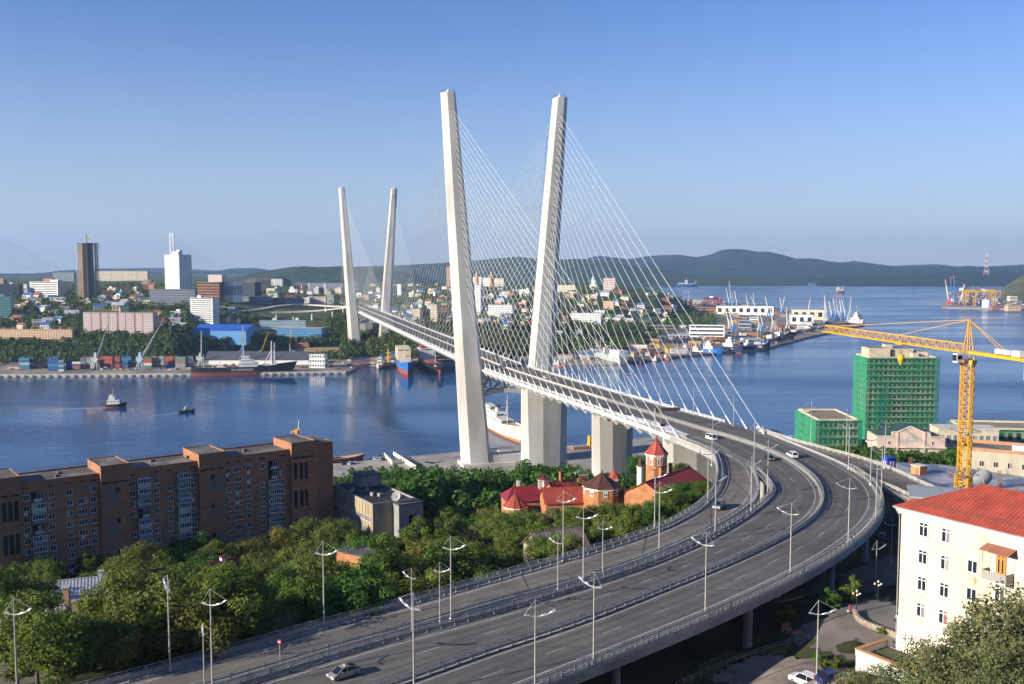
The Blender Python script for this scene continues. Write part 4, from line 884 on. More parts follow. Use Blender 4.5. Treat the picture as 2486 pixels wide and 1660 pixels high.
q.build('canopy_post', MATS['rusty_railing'], bo)
q = MB(); q.hexa([(c4 - 1.8, -1.7, 92.45), (c4 + 1.8, -1.7, 92.45), (c4 + 1.8, 0, 92.95), (c4 - 1.8, 0, 92.95)], [(c4 - 1.8, -1.7, 92.5), (c4 + 1.8, -1.7, 92.5), (c4 + 1.8, 0, 93.0), (c4 - 1.8, 0, 93.0)]); q.build('canopy', MATS['rust_pipe'], bo)
q = MB(); q.box(c4, -.5, 85.6, 2.4, 1.0, .14); b2 = q.build('balcony', white_pl, HSE); q = MB()
for i in range(9): q.tube((c4 - 1.15 + i * .29, -.97, 85.7), (c4 - 1.15 + i * .29, -.97, 86.7), .02, n=4)
q.tube((c4 - 1.2, -.97, 86.7), (c4 + 1.2, -.97, 86.7), .03, n=4); q.build('railing', MATS['rusty_railing'], b2)
q = MB(); q.hexa([(c4 - 2.4, -1.0, 84.7), (c4 - .8, -1.0, 84.7), (c4 - .8, 0, 85.1), (c4 - 2.4, 0, 85.1)], [(c4 - 2.4, -1, 84.76), (c4 - .8, -1, 84.76), (c4 - .8, 0, 85.16), (c4 - 2.4, 0, 85.16)]); q.build('door_canopy', MATS['rust_pipe'], HSE)
# graffiti on the plinth
ink = mat('graffiti_ink', (0.02, 0.018, 0.03), .7); q = MB()
def stroke(pts, w_=.05):
    for a_, b__ in zip(pts, pts[1:]): q.beam((a_[0], -.262, a_[1]), (b__[0], -.262, b__[1]), w_, .02, up=(0, 1, 0))
def blob(cx, cz, rx, rz_, a0=0, a1=2 * pi, n=14): stroke([(cx + rx * cos(lerp(a0, a1, i / n)), cz + rz_ * sin(lerp(a0, a1, i / n))) for i in range(n + 1)])
g0, gz0 = .9, 78.2
for cx, cz, rx, rz_, a0, a1 in ((0, 0, .45, .75, 0, 6.3), (.05, .05, .14, .35, 0, 6.3), (.85, .1, .42, .7, .6, 5.6), (1.55, .35, .35, .35, -.5, 4.2), (1.6, -.3, .42, .38, -2.4, 2.2), (2.5, 0, .34, .12, 0, 3.2), (3.2, .3, .55, .45, 0, 6.3), (3.15, -.45, .6, .4, 2.4, 7), (3.9, .35, .3, .5, -1.6, 3), (4.4, 0, .28, .75, 1.5, 4.7)): blob(g0 + cx, gz0 + cz, rx, rz_, a0, a1)
for x in (4.85, 5.15, 5.4, 5.7): stroke([(g0 + x, gz0 + .8), (g0 + x + .08, gz0 - .4), (g0 + x - .05, gz0 - 1.0)])
stroke([(g0 + 4.6, gz0 + .3), (g0 + 5.3, gz0 + .35), (g0 + 6.2, gz0 + .15)]); stroke([(g0 + 5.6, gz0 + .8), (g0 + 6.2, gz0 + .6), (g0 + 5.75, gz0 - .2), (g0 + 5.9, gz0 - 1.0)])
q.build('graffiti', ink, HSE)
# plaster damage, ivy
q = MB(); q.prism([(c3 + .1 + x, z) for x, z in ((0, 0), (.35, .1), (.5, -.4), (.3, -.9), (.1, -.6))], 0, .012); o = link('plaster_damage', q.mesh('damage', mat('bare_render', (0.38, 0.27, 0.17), .9)), HSE); o.location = (0, -.004, 88.4); o.rotation_euler = (pi / 2, 0, 0)
foot(*(HO + Vector((.537, -.843, 0)) * 17 + Vector((.843, .537, 0)) * 7)[:2], 19, 9, HA)
# terrace in front of the plinth
TR = thing('walled_terrace', 'low walled terrace with an orange coping in front of the graffiti wall', 'terrace', (HO.x, HO.y, 0), HA)
b = MB(); b.box(6.0, -3.2, 66, 15, 6.0, 10.3); b.build('wall', white_pl, TR); b = MB(); b.box(6.0, -3.2, 76.3, 14.2, 5.2, .04); b.build('floor', mat('mossy_floor', (0.10, 0.085, 0.05), .95, .3, .8, rgb2=(0.06, 0.09, 0.03), mix=(.5, .5, .6)), TR)
b = MB(); b.box(6, -6.1, 76.3, 15, .45, .75); b.box(-1.35, -3.1, 76.3, .45, 5.6, .75); b.build('parapet', white_pl, TR); b = MB(); b.box(6, -6.1, 77.05, 15.2, .6, .14); b.box(-1.35, -3.1, 77.05, .6, 5.4, .14); b.build('coping', mat('orange_coping', (0.46, 0.22, 0.10), .85), TR)
foot(*(HO + Vector((.537, -.843, 0)) * 6 - Vector((.843, .537, 0)) * 3.2)[:2], 8, 3.6, HA)
an = atY(2285, 1200, 150); t = thing('red_annex', 'red-walled annex with a grey roof behind the cream house', 'annex', (an.x, 150, 0), radians(-20))
b = MB(); b.box(0, 0, 66, 9, 8, an.z - 66); b.build('wall', mat('red_wall', (0.42, 0.09, 0.05), .85), t); b = MB(); b.box(0, 0, an.z, 9.6, 8.6, .3); b.build('flat_roof', mat('pale_roof', (0.30, 0.32, 0.33), .8), t); foot(an.x, 150, 5, 5)

# ---- towers wrapped in green scaffold netting
def net_mat(name, rgb, cell):
    m = bpy.data.materials.new(name); m.use_nodes = True; t = m.node_tree; n = t.nodes; L = t.links.new
    d = n.new('ShaderNodeBsdfDiffuse'); d.inputs[0].default_value = (*rgb, 1); tr = n.new('ShaderNodeBsdfTranslucent'); tr.inputs[0].default_value = (*rgb, 1); tp_ = n.new('ShaderNodeBsdfTransparent')
    m1 = n.new('ShaderNodeMixShader'); m1.inputs[0].default_value = .3; L(d.outputs[0], m1.inputs[1]); L(tr.outputs[0], m1.inputs[2])
    nz = n.new('ShaderNodeTexNoise'); nz.inputs['Scale'].default_value = .12; nz.inputs['Detail'].default_value = 5; g = n.new('ShaderNodeNewGeometry'); mp = n.new('ShaderNodeMapping'); mp.inputs['Scale'].default_value = (1, 1, .35); L(g.outputs['Position'], mp.inputs[0]); L(mp.outputs[0], nz.inputs['Vector'])
    r = n.new('ShaderNodeMapRange'); r.inputs[1].default_value = .3; r.inputs[2].default_value = .7; r.inputs[3].default_value = cell[0]; r.inputs[4].default_value = cell[1]; L(nz.outputs[0], r.inputs[0])
    m2 = n.new('ShaderNodeMixShader'); L(r.outputs[0], m2.inputs[0]); L(tp_.outputs[0], m2.inputs[1]); L(m1.outputs[0], m2.inputs[2]); L(m2.outputs[0], n['Material Output'].inputs[0]); n.remove(n['Principled BSDF']); return m
net = net_mat('green_netting', (0.03, 0.27, 0.14), (0.25, 0.72)); NETS = [net, net_mat('thin_green_netting', (0.05, 0.30, 0.18), (0.12, 0.45)), net_mat('blue_green_netting', (0.015, 0.24, 0.14), (0.35, 0.8)), net]; net2 = net_mat('dense_sunlit_netting', (0.05, 0.38, 0.20), (0.55, 0.92))  # left-face netting: denser, with the sunlight there put into its lighter green
raw = mat('cream_render', (0.56, 0.48, 0.34), .85, .1, .3); steel_dk = mat('dark_scaffold', (0.07, 0.05, 0.04), .7); sand_roof = mat('gravel_roof', (0.26, 0.21, 0.15), .95, .15, .2)
def netted(name, label, cx, cy, W_, D_, rz, z0, z1, floors, bays, pent=None, cat='tower block', left_sunlit=True, storey=None):
    t = thing(name, label, cat, (cx, cy, 0), rz); b = MB(); b.box(0, 0, z0, W_, D_, z1 - z0); b.build('wall', raw, t)
    b = MB(); b.box(0, 0, z1 + .03, W_ - .8, D_ - .8, .05); b.build('flat_roof', sand_roof, t)
    b = MB(); 
    for x, y, sx, sy in ((0, -D_ / 2 + .2, W_, .4), (0, D_ / 2 - .2, W_, .4), (-W_ / 2 + .2, 0, .4, D_ - .8), (W_ / 2 - .2, 0, .4, D_ - .8)): b.box(x, y, z1, sx, sy, 1.1)
    b.build('parapet', raw, t); fh = (z1 - z0) / floors
    for side in (0, 1):
        W2 = W_ if side == 0 else D_; nb = bays if side == 0 else max(2, int(bays * D_ / W_))
        for f in range(floors):
            for i in range(nb):
                x = -W2 / 2 + W2 * (i + .5) / nb; w_ = W2 / nb * .55; b = MB()
                if side == 0: b.box(x, -D_ / 2 - .03, z0 + fh * f + fh * .28, w_, .06, fh * .5)
                else: b.box(-W_ / 2 - .03, x, z0 + fh * f + fh * .28, .06, w_, fh * .5)
                b.build('window', glass, t)
    sc_ = MB(); o1 = 1.6
    for f in range(floors + 1):
        z = z0 + fh * f
        sc_.beam((-W_ / 2 - o1, -D_ / 2 - o1, z), (W_ / 2 + o1, -D_ / 2 - o1, z), .18, .18); sc_.beam((-W_ / 2 - o1, -D_ / 2 - o1, z), (-W_ / 2 - o1, D_ / 2, z), .18, .18)
        sc_.box(0, -D_ / 2 - o1 / 2 - .1, z - .05, W_ + 1, o1 * .75, .08)
    for i in range(int(W_ / 3) + 1): x = -W_ / 2 - o1 + (W_ + 2 * o1) * i / int(W_ / 3); sc_.tube((x, -D_ / 2 - o1, z0), (x, -D_ / 2 - o1, z1 + 1), .09, n=4)
    for i in range(int(D_ / 3) + 1): y = -D_ / 2 - o1 + (D_ + o1) * i / int(D_ / 3); sc_.tube((-W_ / 2 - o1, y, z0), (-W_ / 2 - o1, y, z1 + 1), .09, n=4)
    tag(sc_.build('scaffolding', steel_dk, t), kind='stuff')
    o2 = 1.8
    def sheet_(a_, b__, m, name_='net_sheet'):
        N = 24; M_ = 10; q = MB(); vv_ = []
        for j in range(M_ + 1):
            for i in range(N + 1):
                p = Vector(a_).lerp(Vector(b__), i / N); z = lerp(z0 - .5, z1 + .6, j / M_); nrm = Vector((b__[1] - a_[1], a_[0] - b__[0], 0)).normalized()
                k = noise.noise(Vector((p.x * .25 + cx, p.y * .25, z * .12))) * .35; vv_.append((p.x + nrm.x * k, p.y + nrm.y * k, z))
        q.addmesh(vv_, [(j * (N + 1) + i, j * (N + 1) + i + 1, (j + 1) * (N + 1) + i + 1, (j + 1) * (N + 1) + i) for j in range(M_) for i in range(N)], 0, True); q.build(name_, m, t)
    k = 8 if W_ > 30 else 4
    for i in range(k): sheet_((-W_ / 2 - o2 + (W_ + 2 * o2) * i / k, -D_ / 2 - o2, 0), (-W_ / 2 - o2 + (W_ + 2 * o2) * (i + 1) / k, -D_ / 2 - o2, 0), RND.choice(NETS))
    sheet_((-W_ / 2 - o2, D_ / 2, 0), (-W_ / 2 - o2, -D_ / 2 - o2, 0), net2 if left_sunlit else net); sheet_((W_ / 2 + o2, -D_ / 2 - o2, 0), (W_ / 2 + o2, D_ / 2, 0), net)
    for p in (pent or ()):
        q = MB(); q.box(p[0], p[1], z1, p[2], p[3], p[4]); po = q.build('penthouse', raw, t); q = MB(); q.box(p[0], p[1], z1 + p[4], p[2] - .5, p[3] - .5, .1); q.build('penthouse_roof', sand_roof, po)
    return t
gl, gr = atY(2066, 900, 640), atY(2272, 900, 612)
rzg = atan2(612 - 634, (2270 - 2100) / F * 620)
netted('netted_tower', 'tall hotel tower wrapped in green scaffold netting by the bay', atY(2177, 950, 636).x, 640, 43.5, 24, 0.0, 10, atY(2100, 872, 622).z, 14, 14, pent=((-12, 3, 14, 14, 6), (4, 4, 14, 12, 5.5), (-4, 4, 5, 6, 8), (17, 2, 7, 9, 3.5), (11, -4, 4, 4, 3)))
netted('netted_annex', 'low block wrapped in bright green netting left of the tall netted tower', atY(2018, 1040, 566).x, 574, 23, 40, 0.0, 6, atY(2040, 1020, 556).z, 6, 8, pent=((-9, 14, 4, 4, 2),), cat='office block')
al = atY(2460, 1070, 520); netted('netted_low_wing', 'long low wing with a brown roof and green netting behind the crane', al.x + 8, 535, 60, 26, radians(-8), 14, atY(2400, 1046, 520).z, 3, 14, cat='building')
# window-band block between them, and a solar roof
wb = atY(2350, 1060, 500); t = thing('window_band_block', 'cream block with a row of tall dark windows behind the crane mast', 'building', (wb.x, 505, 0), radians(-6))
b = MB(); b.box(0, 0, 14, 30, 14, wb.z - 14 + 4); b.build('wall', raw, t)
for i in range(9): add_window(t, (-13 + 3.25 * i, -7.02, wb.z - 3.4), 0, 2.3, 4.6, 3, fr=.16, sill=False)
b = MB(); b.box(0, 0, wb.z + 4, 30.6, 14.6, .5); b.build('flat_roof', trim, t)
sp = atY(2290, 1040, 560); gable_house('blue_glass_roof_hall', 'hall with a sloping dark blue glazed roof beside the netted tower', sp.x, 560, 22, 16, radians(20), 10, sp.z - 5, sp.z, raw, mat('blue_glass_roof', (0.02, 0.06, 0.16), .15, spec=.6), 'hall', seams=1.4)
# pink hall with pediment
pkm = mat('pale_pink_plaster', (0.62, 0.47, 0.38), .85, .06, .2); grn = mat('dark_green_roof', (0.035, 0.075, 0.055), .6, .15, .3)
pc = atY(2222, 1105, 470); PH = thing('pink_hall', 'pale pink hall with stepped gable and half-round window in front of the netted tower', 'hall', (pc.x, 476, 0), radians(-4))
zt = atY(2222, 1065, 470).z; zp = atY(2222, 1040, 470).z
b = MB(); b.box(0, 8, 14, 33, 16, zt - 14); b.build('wall', pkm, PH)
b = MB(); pts = [(-16.5, zt), (-9, zt), (-9, zt + 2.2), (-6.5, zt + 2.2), (0, zp), (6.5, zt + 2.2), (9, zt + 2.2), (9, zt), (16.5, zt)]
b.rings([[(x, -.4, z) for x, z in pts + [(16.5, zt - 6), (-16.5, zt - 6)]], [(x, .3, z) for x, z in pts + [(16.5, zt - 6), (-16.5, zt - 6)]]]); b.build('gable', pkm, PH)
for a_, b__ in zip(pts, pts[1:]):
    q = MB(); q.beam((a_[0], -.25, a_[1] + .15), (b__[0], -.25, b__[1] + .15), 1.0, .4); q.build('coping', trim, PH)
q = MB(); q.face([(-9, .3, zt + 2.3), (9, .3, zt + 2.3), (9, 16, zt + 2.3), (-9, 16, zt + 2.3)]); 
q = MB(); q.hexa([(-15.5, .6, zt), (15.5, .6, zt), (15.5, 15.6, zt), (-15.5, 15.6, zt)], [(-.1, .6, zp - .4), (.1, .6, zp - .4), (.1, 15.6, zp - .4), (-.1, 15.6, zp - .4)]); q.build('roof', grn, PH)
q = MB(); q.prism([(3.0 * cos(pi * i / 10), 3.0 * sin(pi * i / 10)) for i in range(11)], 0, .12); o = link('lunette_window', q.mesh('lunette', mat('pale_glass', (0.45, 0.43, 0.42), .4)), PH); o.location = (0, -.42, zt - 2.4); o.rotation_euler = (pi / 2, 0, 0)
q = MB(); q.box(0, 7.7, zt - 5.6, 34.4, 17.6, .6); q.build('cornice', trim, PH)
for x in (-10.5, 10.5): add_window(PH, (x, -.45, zt - 4), 0, 1, 1.8, 1, fr=.1)
for x in (-6.5, 6.5):
    q = MB(); q.box(x, -.55, 18, .9, .4, zt - 16); q.build('pilaster', pkm, PH)
sh_ = atY(2250, 1108, 400); gable_house('green_roof_shed', 'low pale shed with a dark green double roof behind the construction slab', sh_.x, 402, 26, 13, radians(-12), 34, sh_.z - 4.2, sh_.z, pkm, grn, 'shed', seams=2)
# construction slab with column starters
SLZ = 58.5
sb = [onz(a, b__, SLZ) for a, b__ in ((2120, 1118), (2290, 1128), (2640, 1180), (2640, 1260), (2330, 1262), (2180, 1180))]
SLB = thing('concrete_slab_deck', 'unfinished concrete slab with column starters round the tower crane', 'construction slab'); b = MB(); b.prism([p[:2] for p in sb], SLZ - 6, SLZ); b.build('slab', mat('wet_slab', (0.34, 0.34, 0.35), .55, .15, .15, rgb2=(0.15, 0.17, 0.23), mix=(.09, .48, .54), spec=.5), SLB)
for a, b__ in ((2210, 1125), (2306, 1160), (2390, 1157), (2426, 1158), (2427, 1180), (2468, 1198), (2330, 1135)):
    p = onz(a, b__, SLZ); q = MB()
    for i in range(12): q.tube((p.x + .5 * cos(i * pi / 6), p.y + .5 * sin(i * pi / 6), SLZ - .1), (p.x + .55 * cos(i * pi / 6), p.y + .55 * sin(i * pi / 6), SLZ + 2.2), .035, n=4)
    tag(q.build('rebar_cage', MATS['rust_pipe'], SLB), kind='stuff')
p = onz(2231, 1150, SLZ); t = thing('orange_site_hut', 'small orange site hut with a pale lid roof on the slab', 'hut', (p.x, p.y, SLZ), radians(25)); b = MB(); b.box(0, 0, 0, 3.2, 3.6, 2.7); b.build('wall', mat('orange_panel', (0.55, 0.24, 0.11), .8), t); b = MB(); b.box(0, 0, 2.7, 3.7, 4.1, .2); b.build('roof', trim, t); b = MB(); b.box(-1.62, -.6, 0, .06, .8, 1.9); b.build('door', MATS['rust_pipe'], t)
p = onz(2376, 1186, SLZ); dish('mesh_dish', 'large mesh satellite dish on the slab behind the red roof', (p.x, p.y - 3, SLZ + .1), 2.9, radians(180), radians(72), MATS['dish_mesh'], 14)
# far right flat-roofed block
fp = onz(2440, 1158, 57); t = thing('flat_roof_block', 'beige flat-roofed block with a raised parapet at the right edge', 'building', (fp.x + 8, fp.y + 16, 0), radians(-28)); b = MB(); b.box(0, 0, 50, 26, 17, 13); b.build('wall', mat('dirty_beige', (0.44, 0.38, 0.29), .9, .15, .3), t); b = MB(); b.box(0, 0, 63, 25.2, 16.2, .06); b.build('flat_roof', tar, t); b = MB()
for x, y, sx, sy in ((0, -8.35, 26, .3), (0, 8.35, 26, .3), (-12.85, 0, .3, 16.4), (12.85, 0, .3, 16.4)): b.box(x, y, 63, sx, sy, 1.2)
b.build('parapet', mat('orange_parapet', (0.40, 0.22, 0.12), .9), t)
for i in range(6): add_window(t, (-11 + 4.2 * i, -8.53, 58), 0, 1.5, 2.0, 2)
b = MB(); b.box(4, 0, 63.06, 4, 3, 1.6); b.build('roof_plant', pvc, t); foot(fp.x + 8, fp.y + 16, 14, 10)
for i, (a, b__, Y_, lab) in enumerate(((2440, 1092, 420, 'pale hipped house behind the trees near the right edge'), (2478, 1080, 440, 'brown-roofed house at the far right beyond the crane'))):
    q_ = atY(a, b__, Y_); gable_house('hillside_house', lab, q_.x, Y_, 14, 9, radians(-15 + 30 * i), q_.z - 9, q_.z - 3, q_.z, pkm, brnr if i else corr, hip=3, seams=1.5)

# ---- yellow tower crane
yel = mat('crane_yellow', (0.72, 0.36, 0.02), .5, .08, .4); cwt = mat('crane_white', (0.62, 0.60, 0.56), .6)
CD = 258.0; cb_ = atY(2338, 1190, CD); CRN = thing('tower_crane', 'tall yellow tower crane standing on the concrete slab', 'tower crane', (cb_.x, CD, SLZ), 0)
zt_ = atY(2340, 884, CD).z - SLZ; ap = atY(2340, 776, CD).z - SLZ; zj = atY(2340, 848, CD).z - SLZ
def lattice(parent, name, p0, p1, w_, n, m, r=.11, rd=.06, tri=False):
    p0, p1 = Vector(p0), Vector(p1); d = (p1 - p0).normalized(); up = Vector((0, 0, 1)) if abs(d.z) < .9 else Vector((.7, .7, 0)); a_ = d.cross(up).normalized() * w_ / 2; b__ = a_.cross(d).normalized() * w_ / 2
    cs = [a_ + b__, a_ - b__, -a_ - b__, -a_ + b__] if not tri else [b__, a_ - b__, -a_ - b__]
    for c_ in cs: q = MB(); q.beam(p0 + c_, p1 + c_, r * 2, r * 2); q.build('chord', m, parent)
    q = MB()
    for i in range(n):
        A, B = p0.lerp(p1, i / n), p0.lerp(p1, (i + 1) / n)
        for c_, e_ in zip(cs, cs[1:] + cs[:1]):
            q.tube(A + c_, A + e_, rd, n=4, cap=False); q.tube(A + (c_ if i % 2 else e_), B + (e_ if i % 2 else c_), rd, n=4, cap=False)
            if not tri: q.tube(A + (e_ if i % 2 else c_), B + (c_ if i % 2 else e_), rd, n=4, cap=False)
    tag(q.build(name, m, parent), kind='stuff')
lattice(CRN, 'mast_bracing', (0, 0, -.2), (0, 0, zt_), 2.5, 18, yel, .15, .085)
lattice(CRN, 'base_bracing', (0, 0, 0), (0, 0, 11), 3.3, 5, yel, .13, .08)
b = MB(); b.box(0, 0, zt_, 3.4, 3.4, 1.2, pi / 4); b.build('slewing_ring', yel, CRN)
tip = atY(2003, 797, CD * 1.315) - Vector((cb_.x, CD, SLZ)); jd = Vector((tip.x, tip.y, 0)).normalized(); jl = Vector((tip.x, tip.y, 0)).length; zj = tip.z
jr = Vector((-jd.y, jd.x, 0))
b = MB()
for s_ in (-1, 1):
    for v in (-1, 1): b.tube(jr * s_ * 1.1 + jd * v * 1.0 + Vector((0, 0, zt_ + 1.2)), Vector((0, 0, ap)) + jr * s_ * .2, .14, n=5)
for z in (.2, .4, .6, .8):
    for s_ in (-1, 1): f = 1 - z; b.tube(jr * 1.1 * f + jd * s_ * f + Vector((0, 0, lerp(zt_ + 1.2, ap, z))), -jr * 1.1 * f + jd * s_ * f + Vector((0, 0, lerp(zt_ + 1.2, ap, z))), .08, n=4)
b.build('apex_frame', yel, CRN)
lattice(CRN, 'jib_bracing', jd * 1.5 + Vector((0, 0, zj)), jd * jl + Vector((0, 0, zj)), 2.2, 34, yel, .13, .07, True)
b = MB(); b.tube((0, 0, ap), jd * jl * .93 + Vector((0, 0, zj + 1.1)), .1, n=4); b.tube((0, 0, ap), jd * jl * .42 + Vector((0, 0, zj + 1.1)), .1, n=4); b.build('jib_tie', yel, CRN)
cj = -jd * 27
for s_ in (-.9, .9): b = MB(); b.beam(-jd * 1.5 + jr * s_ + Vector((0, 0, zj - .9)), cj + jr * s_ + Vector((0, 0, zj - .9)), .35, .7); b.build('counter_jib_beam', yel, CRN)
b = MB(); b.beam(-jd * 2 + Vector((0, 0, zj - .5)), cj + Vector((0, 0, zj - .5)), 1.5, .08); b.build('counter_jib_deck', yel, CRN)
b = MB()
for s_ in (-.8, .8): b.tube((0, 0, ap), -jd * 17 + jr * s_ + Vector((0, 0, zj - .5)), .08, n=4)
b.build('counter_jib_tie', yel, CRN)
for k, d_, l_, h_ in ((0, 12, 3, 1.2), (1, 15.4, 2.6, 1.1), (2, 18.6, 3, 1.5)): b = MB(); q = -jd * d_; b.beam(q + Vector((0, 0, zj + .4)), q - jd * l_ + Vector((0, 0, zj + .4)), 1.5, h_); b.build('machinery_box', cwt, CRN)
for d_ in (24, 25.6): b = MB(); q = -jd * d_ + Vector((0, 0, zj - 1.5)); b.beam(q + Vector((0, 0, .8)), q - Vector((0, 0, 4.2)), 1.2, 1.4, up=tuple(jr)); b.build('counterweight', cwt, CRN)
cq = -jr * -2.1 if (jr.x > 0) == (jd.x > 0) else jr * 2.1; cq = Vector((-2.3, -1.2, zt_ + .6))
b = MB(); b.box(cq.x - .9, cq.y, cq.z, 2.0, 1.7, 2.4, .3); cabo = b.build('cab', cwt, CRN); b = MB(); b.box(cq.x - 1.95, cq.y - .3, cq.z + .5, .12, 1.4, 1.6, .3); b.box(cq.x - .9, cq.y - .9, cq.z + .9, 1.4, .1, 1.1, .3); b.build('cab_window', glass, cabo)
b = MB(); b.box(cq.x + 1, cq.y + .2, cq.z - .1, 2.2, 2.0, .9, .3); b.build('service_platform', MATS['rust_pipe'], CRN)
for zz in (10.8, 22.5):
    b = MB(); hw = 2.9
    for a_, b__ in (((-hw, -hw), (hw, -hw)), ((hw, -hw), (hw, hw)), ((hw, hw), (-hw, hw)), ((-hw, hw), (-hw, -hw))):
        b.beam((*a_, zz), (*b__, zz), .7, .12); b.tube((*a_, zz + 1.1), (*b__, zz + 1.1), .05, n=4); b.tube((*a_, zz), (*a_, zz + 1.1), .05, n=4)
    b.build('mast_platform', zinc, CRN)
tr_ = jd * jl * .40 + Vector((0, 0, zj - 1.3)); b = MB(); b.beam(tr_ - jd * 2, tr_ + jd * 2, 2.0, .6); b.build('trolley', yel, CRN)
hkz = atY(2163, 868, CD * 1.13).z - SLZ; b = MB()
for s_ in (-.6, .6):
    for v in (-.5, .5): b.tube(tr_ + jd * s_ + jr * v, Vector((tr_.x, tr_.y, hkz + 1)) + jd * s_ * .5, .04, n=4)
b.build('hoist_rope', steel_dk, CRN); b = MB(); b.lathe(tr_.x, tr_.y, [(.2, hkz - 2.2), (.7, hkz - 1.0), (1.1, hkz), (.9, hkz + .9), (.2, hkz + 1.1)], 8); b.build('hook_block', yel, CRN)
# ------------------------------------------------------------------ the city on the far shore
def shade_mat(name, rgb, **k): return mat('wall_' + name, rgb, .85, .06, .05, **k)
WALL = dict(white=shade_mat('white', (0.76, 0.75, 0.71)), cream=shade_mat('cream', (0.68, 0.59, 0.43)), pink=shade_mat('pink', (0.62, 0.50, 0.46)), rose=shade_mat('rose', (0.36, 0.17, 0.13)), peach=shade_mat('peach', (0.66, 0.45, 0.28)), grey=shade_mat('grey', (0.30, 0.32, 0.35)), blue=shade_mat('blue', (0.09, 0.24, 0.44)), lblue=shade_mat('pale_blue', (0.38, 0.52, 0.60)), teal=shade_mat('teal', (0.22, 0.46, 0.45)), brick=shade_mat('red_brick', (0.36, 0.17, 0.10)), tan=shade_mat('tan', (0.46, 0.33, 0.22)), orange=shade_mat('orange', (0.50, 0.20, 0.08)), dark=shade_mat('dark_glass', (0.05, 0.07, 0.09)), ochre=shade_mat('ochre', (0.44, 0.28, 0.13)), dconc=shade_mat('bare_concrete', (0.16, 0.135, 0.115)))
win_far = mat('distant_glass', (0.03, 0.035, 0.045), .25, .3, .1)
def block(name, label, x0, x1, yt, yb, wall, floors=0, bays=0, dep=14, yaw=0.0, roof=None, style='grid', cat='apartment block', side=True, extra=None, strip=None, Y=None, group=None):
    px = (x0 + x1) / 2; p = ground(px, yb) if Y is None else atY(px, yb, Y); Y = p.y; k = Y / F; W_ = (x1 - x0) * k / max(cos(yaw), .3); h = (yb - yt) * k * 1.005
    if abs(yaw) > .01: W_ = max(4, ((x1 - x0) * k - dep * abs(sin(yaw))) / cos(yaw))
    X = (px - CX) * k; n_v = Vector((sin(yaw), -cos(yaw), 0))
    t = thing(name, label, cat, (X, Y + dep / 2 * cos(yaw), p.z), yaw, group); b = MB(); b.box(0, 0, -8, W_, dep, h + 8); b.build('wall', WALL[wall], t)
    b = MB(); b.box(0, 0, h, W_ - .6, dep - .6, .25); b.build('roof', roof or tar, t)
    if strip:                                                  # coloured vertical wall strips
        for f0, f1, c_ in strip:
            b = MB(); b.box(lerp(-W_ / 2, W_ / 2, (f0 + f1) / 2), -dep / 2 - .04, 0, W_ * (f1 - f0), .1, h); b.build('wall_strip', WALL[c_], t)
    if floors:
        b = MB(); fh = h / floors
        if style == 'band':
            for f in range(floors): b.box(0, -dep / 2 - .08, fh * (f + .35), W_ * .94, .1, fh * .42)
        else:
            for f in range(floors):
                for i in range(bays): b.box(-W_ / 2 + W_ * (i + .5) / bays, -dep / 2 - .1, fh * (f + .3), W_ / bays * .5, .1, fh * .45)
        if side:
            nb = max(2, int(dep / 4))
            for f in range(floors):
                for i in range(nb):
                    for s_ in (-1, 1): b.box(s_ * (W_ / 2 + .05), -dep / 2 + dep * (i + .5) / nb, fh * (f + .3), .1, dep / nb * .45, fh * .45)
        tag(b.build('window_rows', win_far, t), kind='stuff')
    for (fx, w_, d_, hh, c_) in (extra or ()):
        b = MB(); b.box(fx * W_, 0, h + .2, w_, d_, hh); b.build('roof_house', WALL[c_], t)
    return t
B = block
B('white_tower_block', 'tall white residential tower with a stepped roof on the far left shore', 399, 458, 619, 703, 'white', 24, 9, 34, -.42, extra=((-.05, 16, 12, 6, 'white'), (.1, 8, 8, 9, 'white')))
B('banded_office', 'white office with dark window bands left of the unfinished tower', 69, 156, 684, 723, 'white', 9, 8, 26, -.25, style='band', extra=((0, 16, 8, 5, 'rose'), (.25, 14, 10, 3, 'white')))
B('glass_office', 'dark glass office between white stair cores at the left edge', 19, 46, 690, 724, 'dark', 9, 4, 18, .1, style='band', extra=((-.3, 3, 12, 3, 'white'),))
B('glass_office', 'dark glass block cut by the left edge of the view', -30, 19, 690, 724, 'dark', 9, 4, 18, .1, style='band')
B('distant_slab_block', 'grey-blue slab block with a white end wall behind the banded office', 131, 182, 662, 683, 'grey', 12, 14, 14)
B('cream_slab_row', 'long cream row of slab blocks lit by sun behind the unfinished tower', 233, 363, 658, 681, 'cream', 12, 40, 14, -.08, strip=((.13, .14, 'tan'), (.3, .31, 'tan'), (.48, .49, 'tan'), (.63, .64, 'tan'), (.8, .81, 'tan')))
B('small_white_block', 'small white block left of the banded office', 52, 67, 690, 710, 'white', 5, 3)
B('teal_block', 'teal and white apartment block at the left edge of the view', -34, 23, 721, 777, 'teal', 9, 8, 20, .3, extra=((0, 8, 6, 3, 'teal'),))
B('peach_row_house', 'long peach five-storey row with a dark red roof on the left shore', -60, 177, 800, 826, 'peach', 5, 34, 12, -.06, roof=WALL['rose'], extra=tuple((-.45 + .1 * i, 2, 2, 2.5, 'brick') for i in range(10)))
B('pink_slab_block', 'wide pink nine-storey panel block above the container quay', 196, 377, 759, 812, 'pink', 9, 32, 13, -.12, strip=((.11, .125, 'rose'), (.235, .265, 'rose'), (.355, .372, 'rose'), (.48, .51, 'rose'), (.60, .618, 'rose'), (.725, .755, 'rose'), (.845, .862, 'rose')))
B('grey_institute', 'long grey-blue institute in front of the white tower', 363, 472, 703, 739, 'grey', 6, 24, 16, .1)
B('white_balcony_block', 'white apartment block with balcony rows above the blue hall', 459, 527, 723, 782, 'white', 12, 10, 16, -.3, style='band', extra=((-.2, 6, 6, 3, 'white'),))
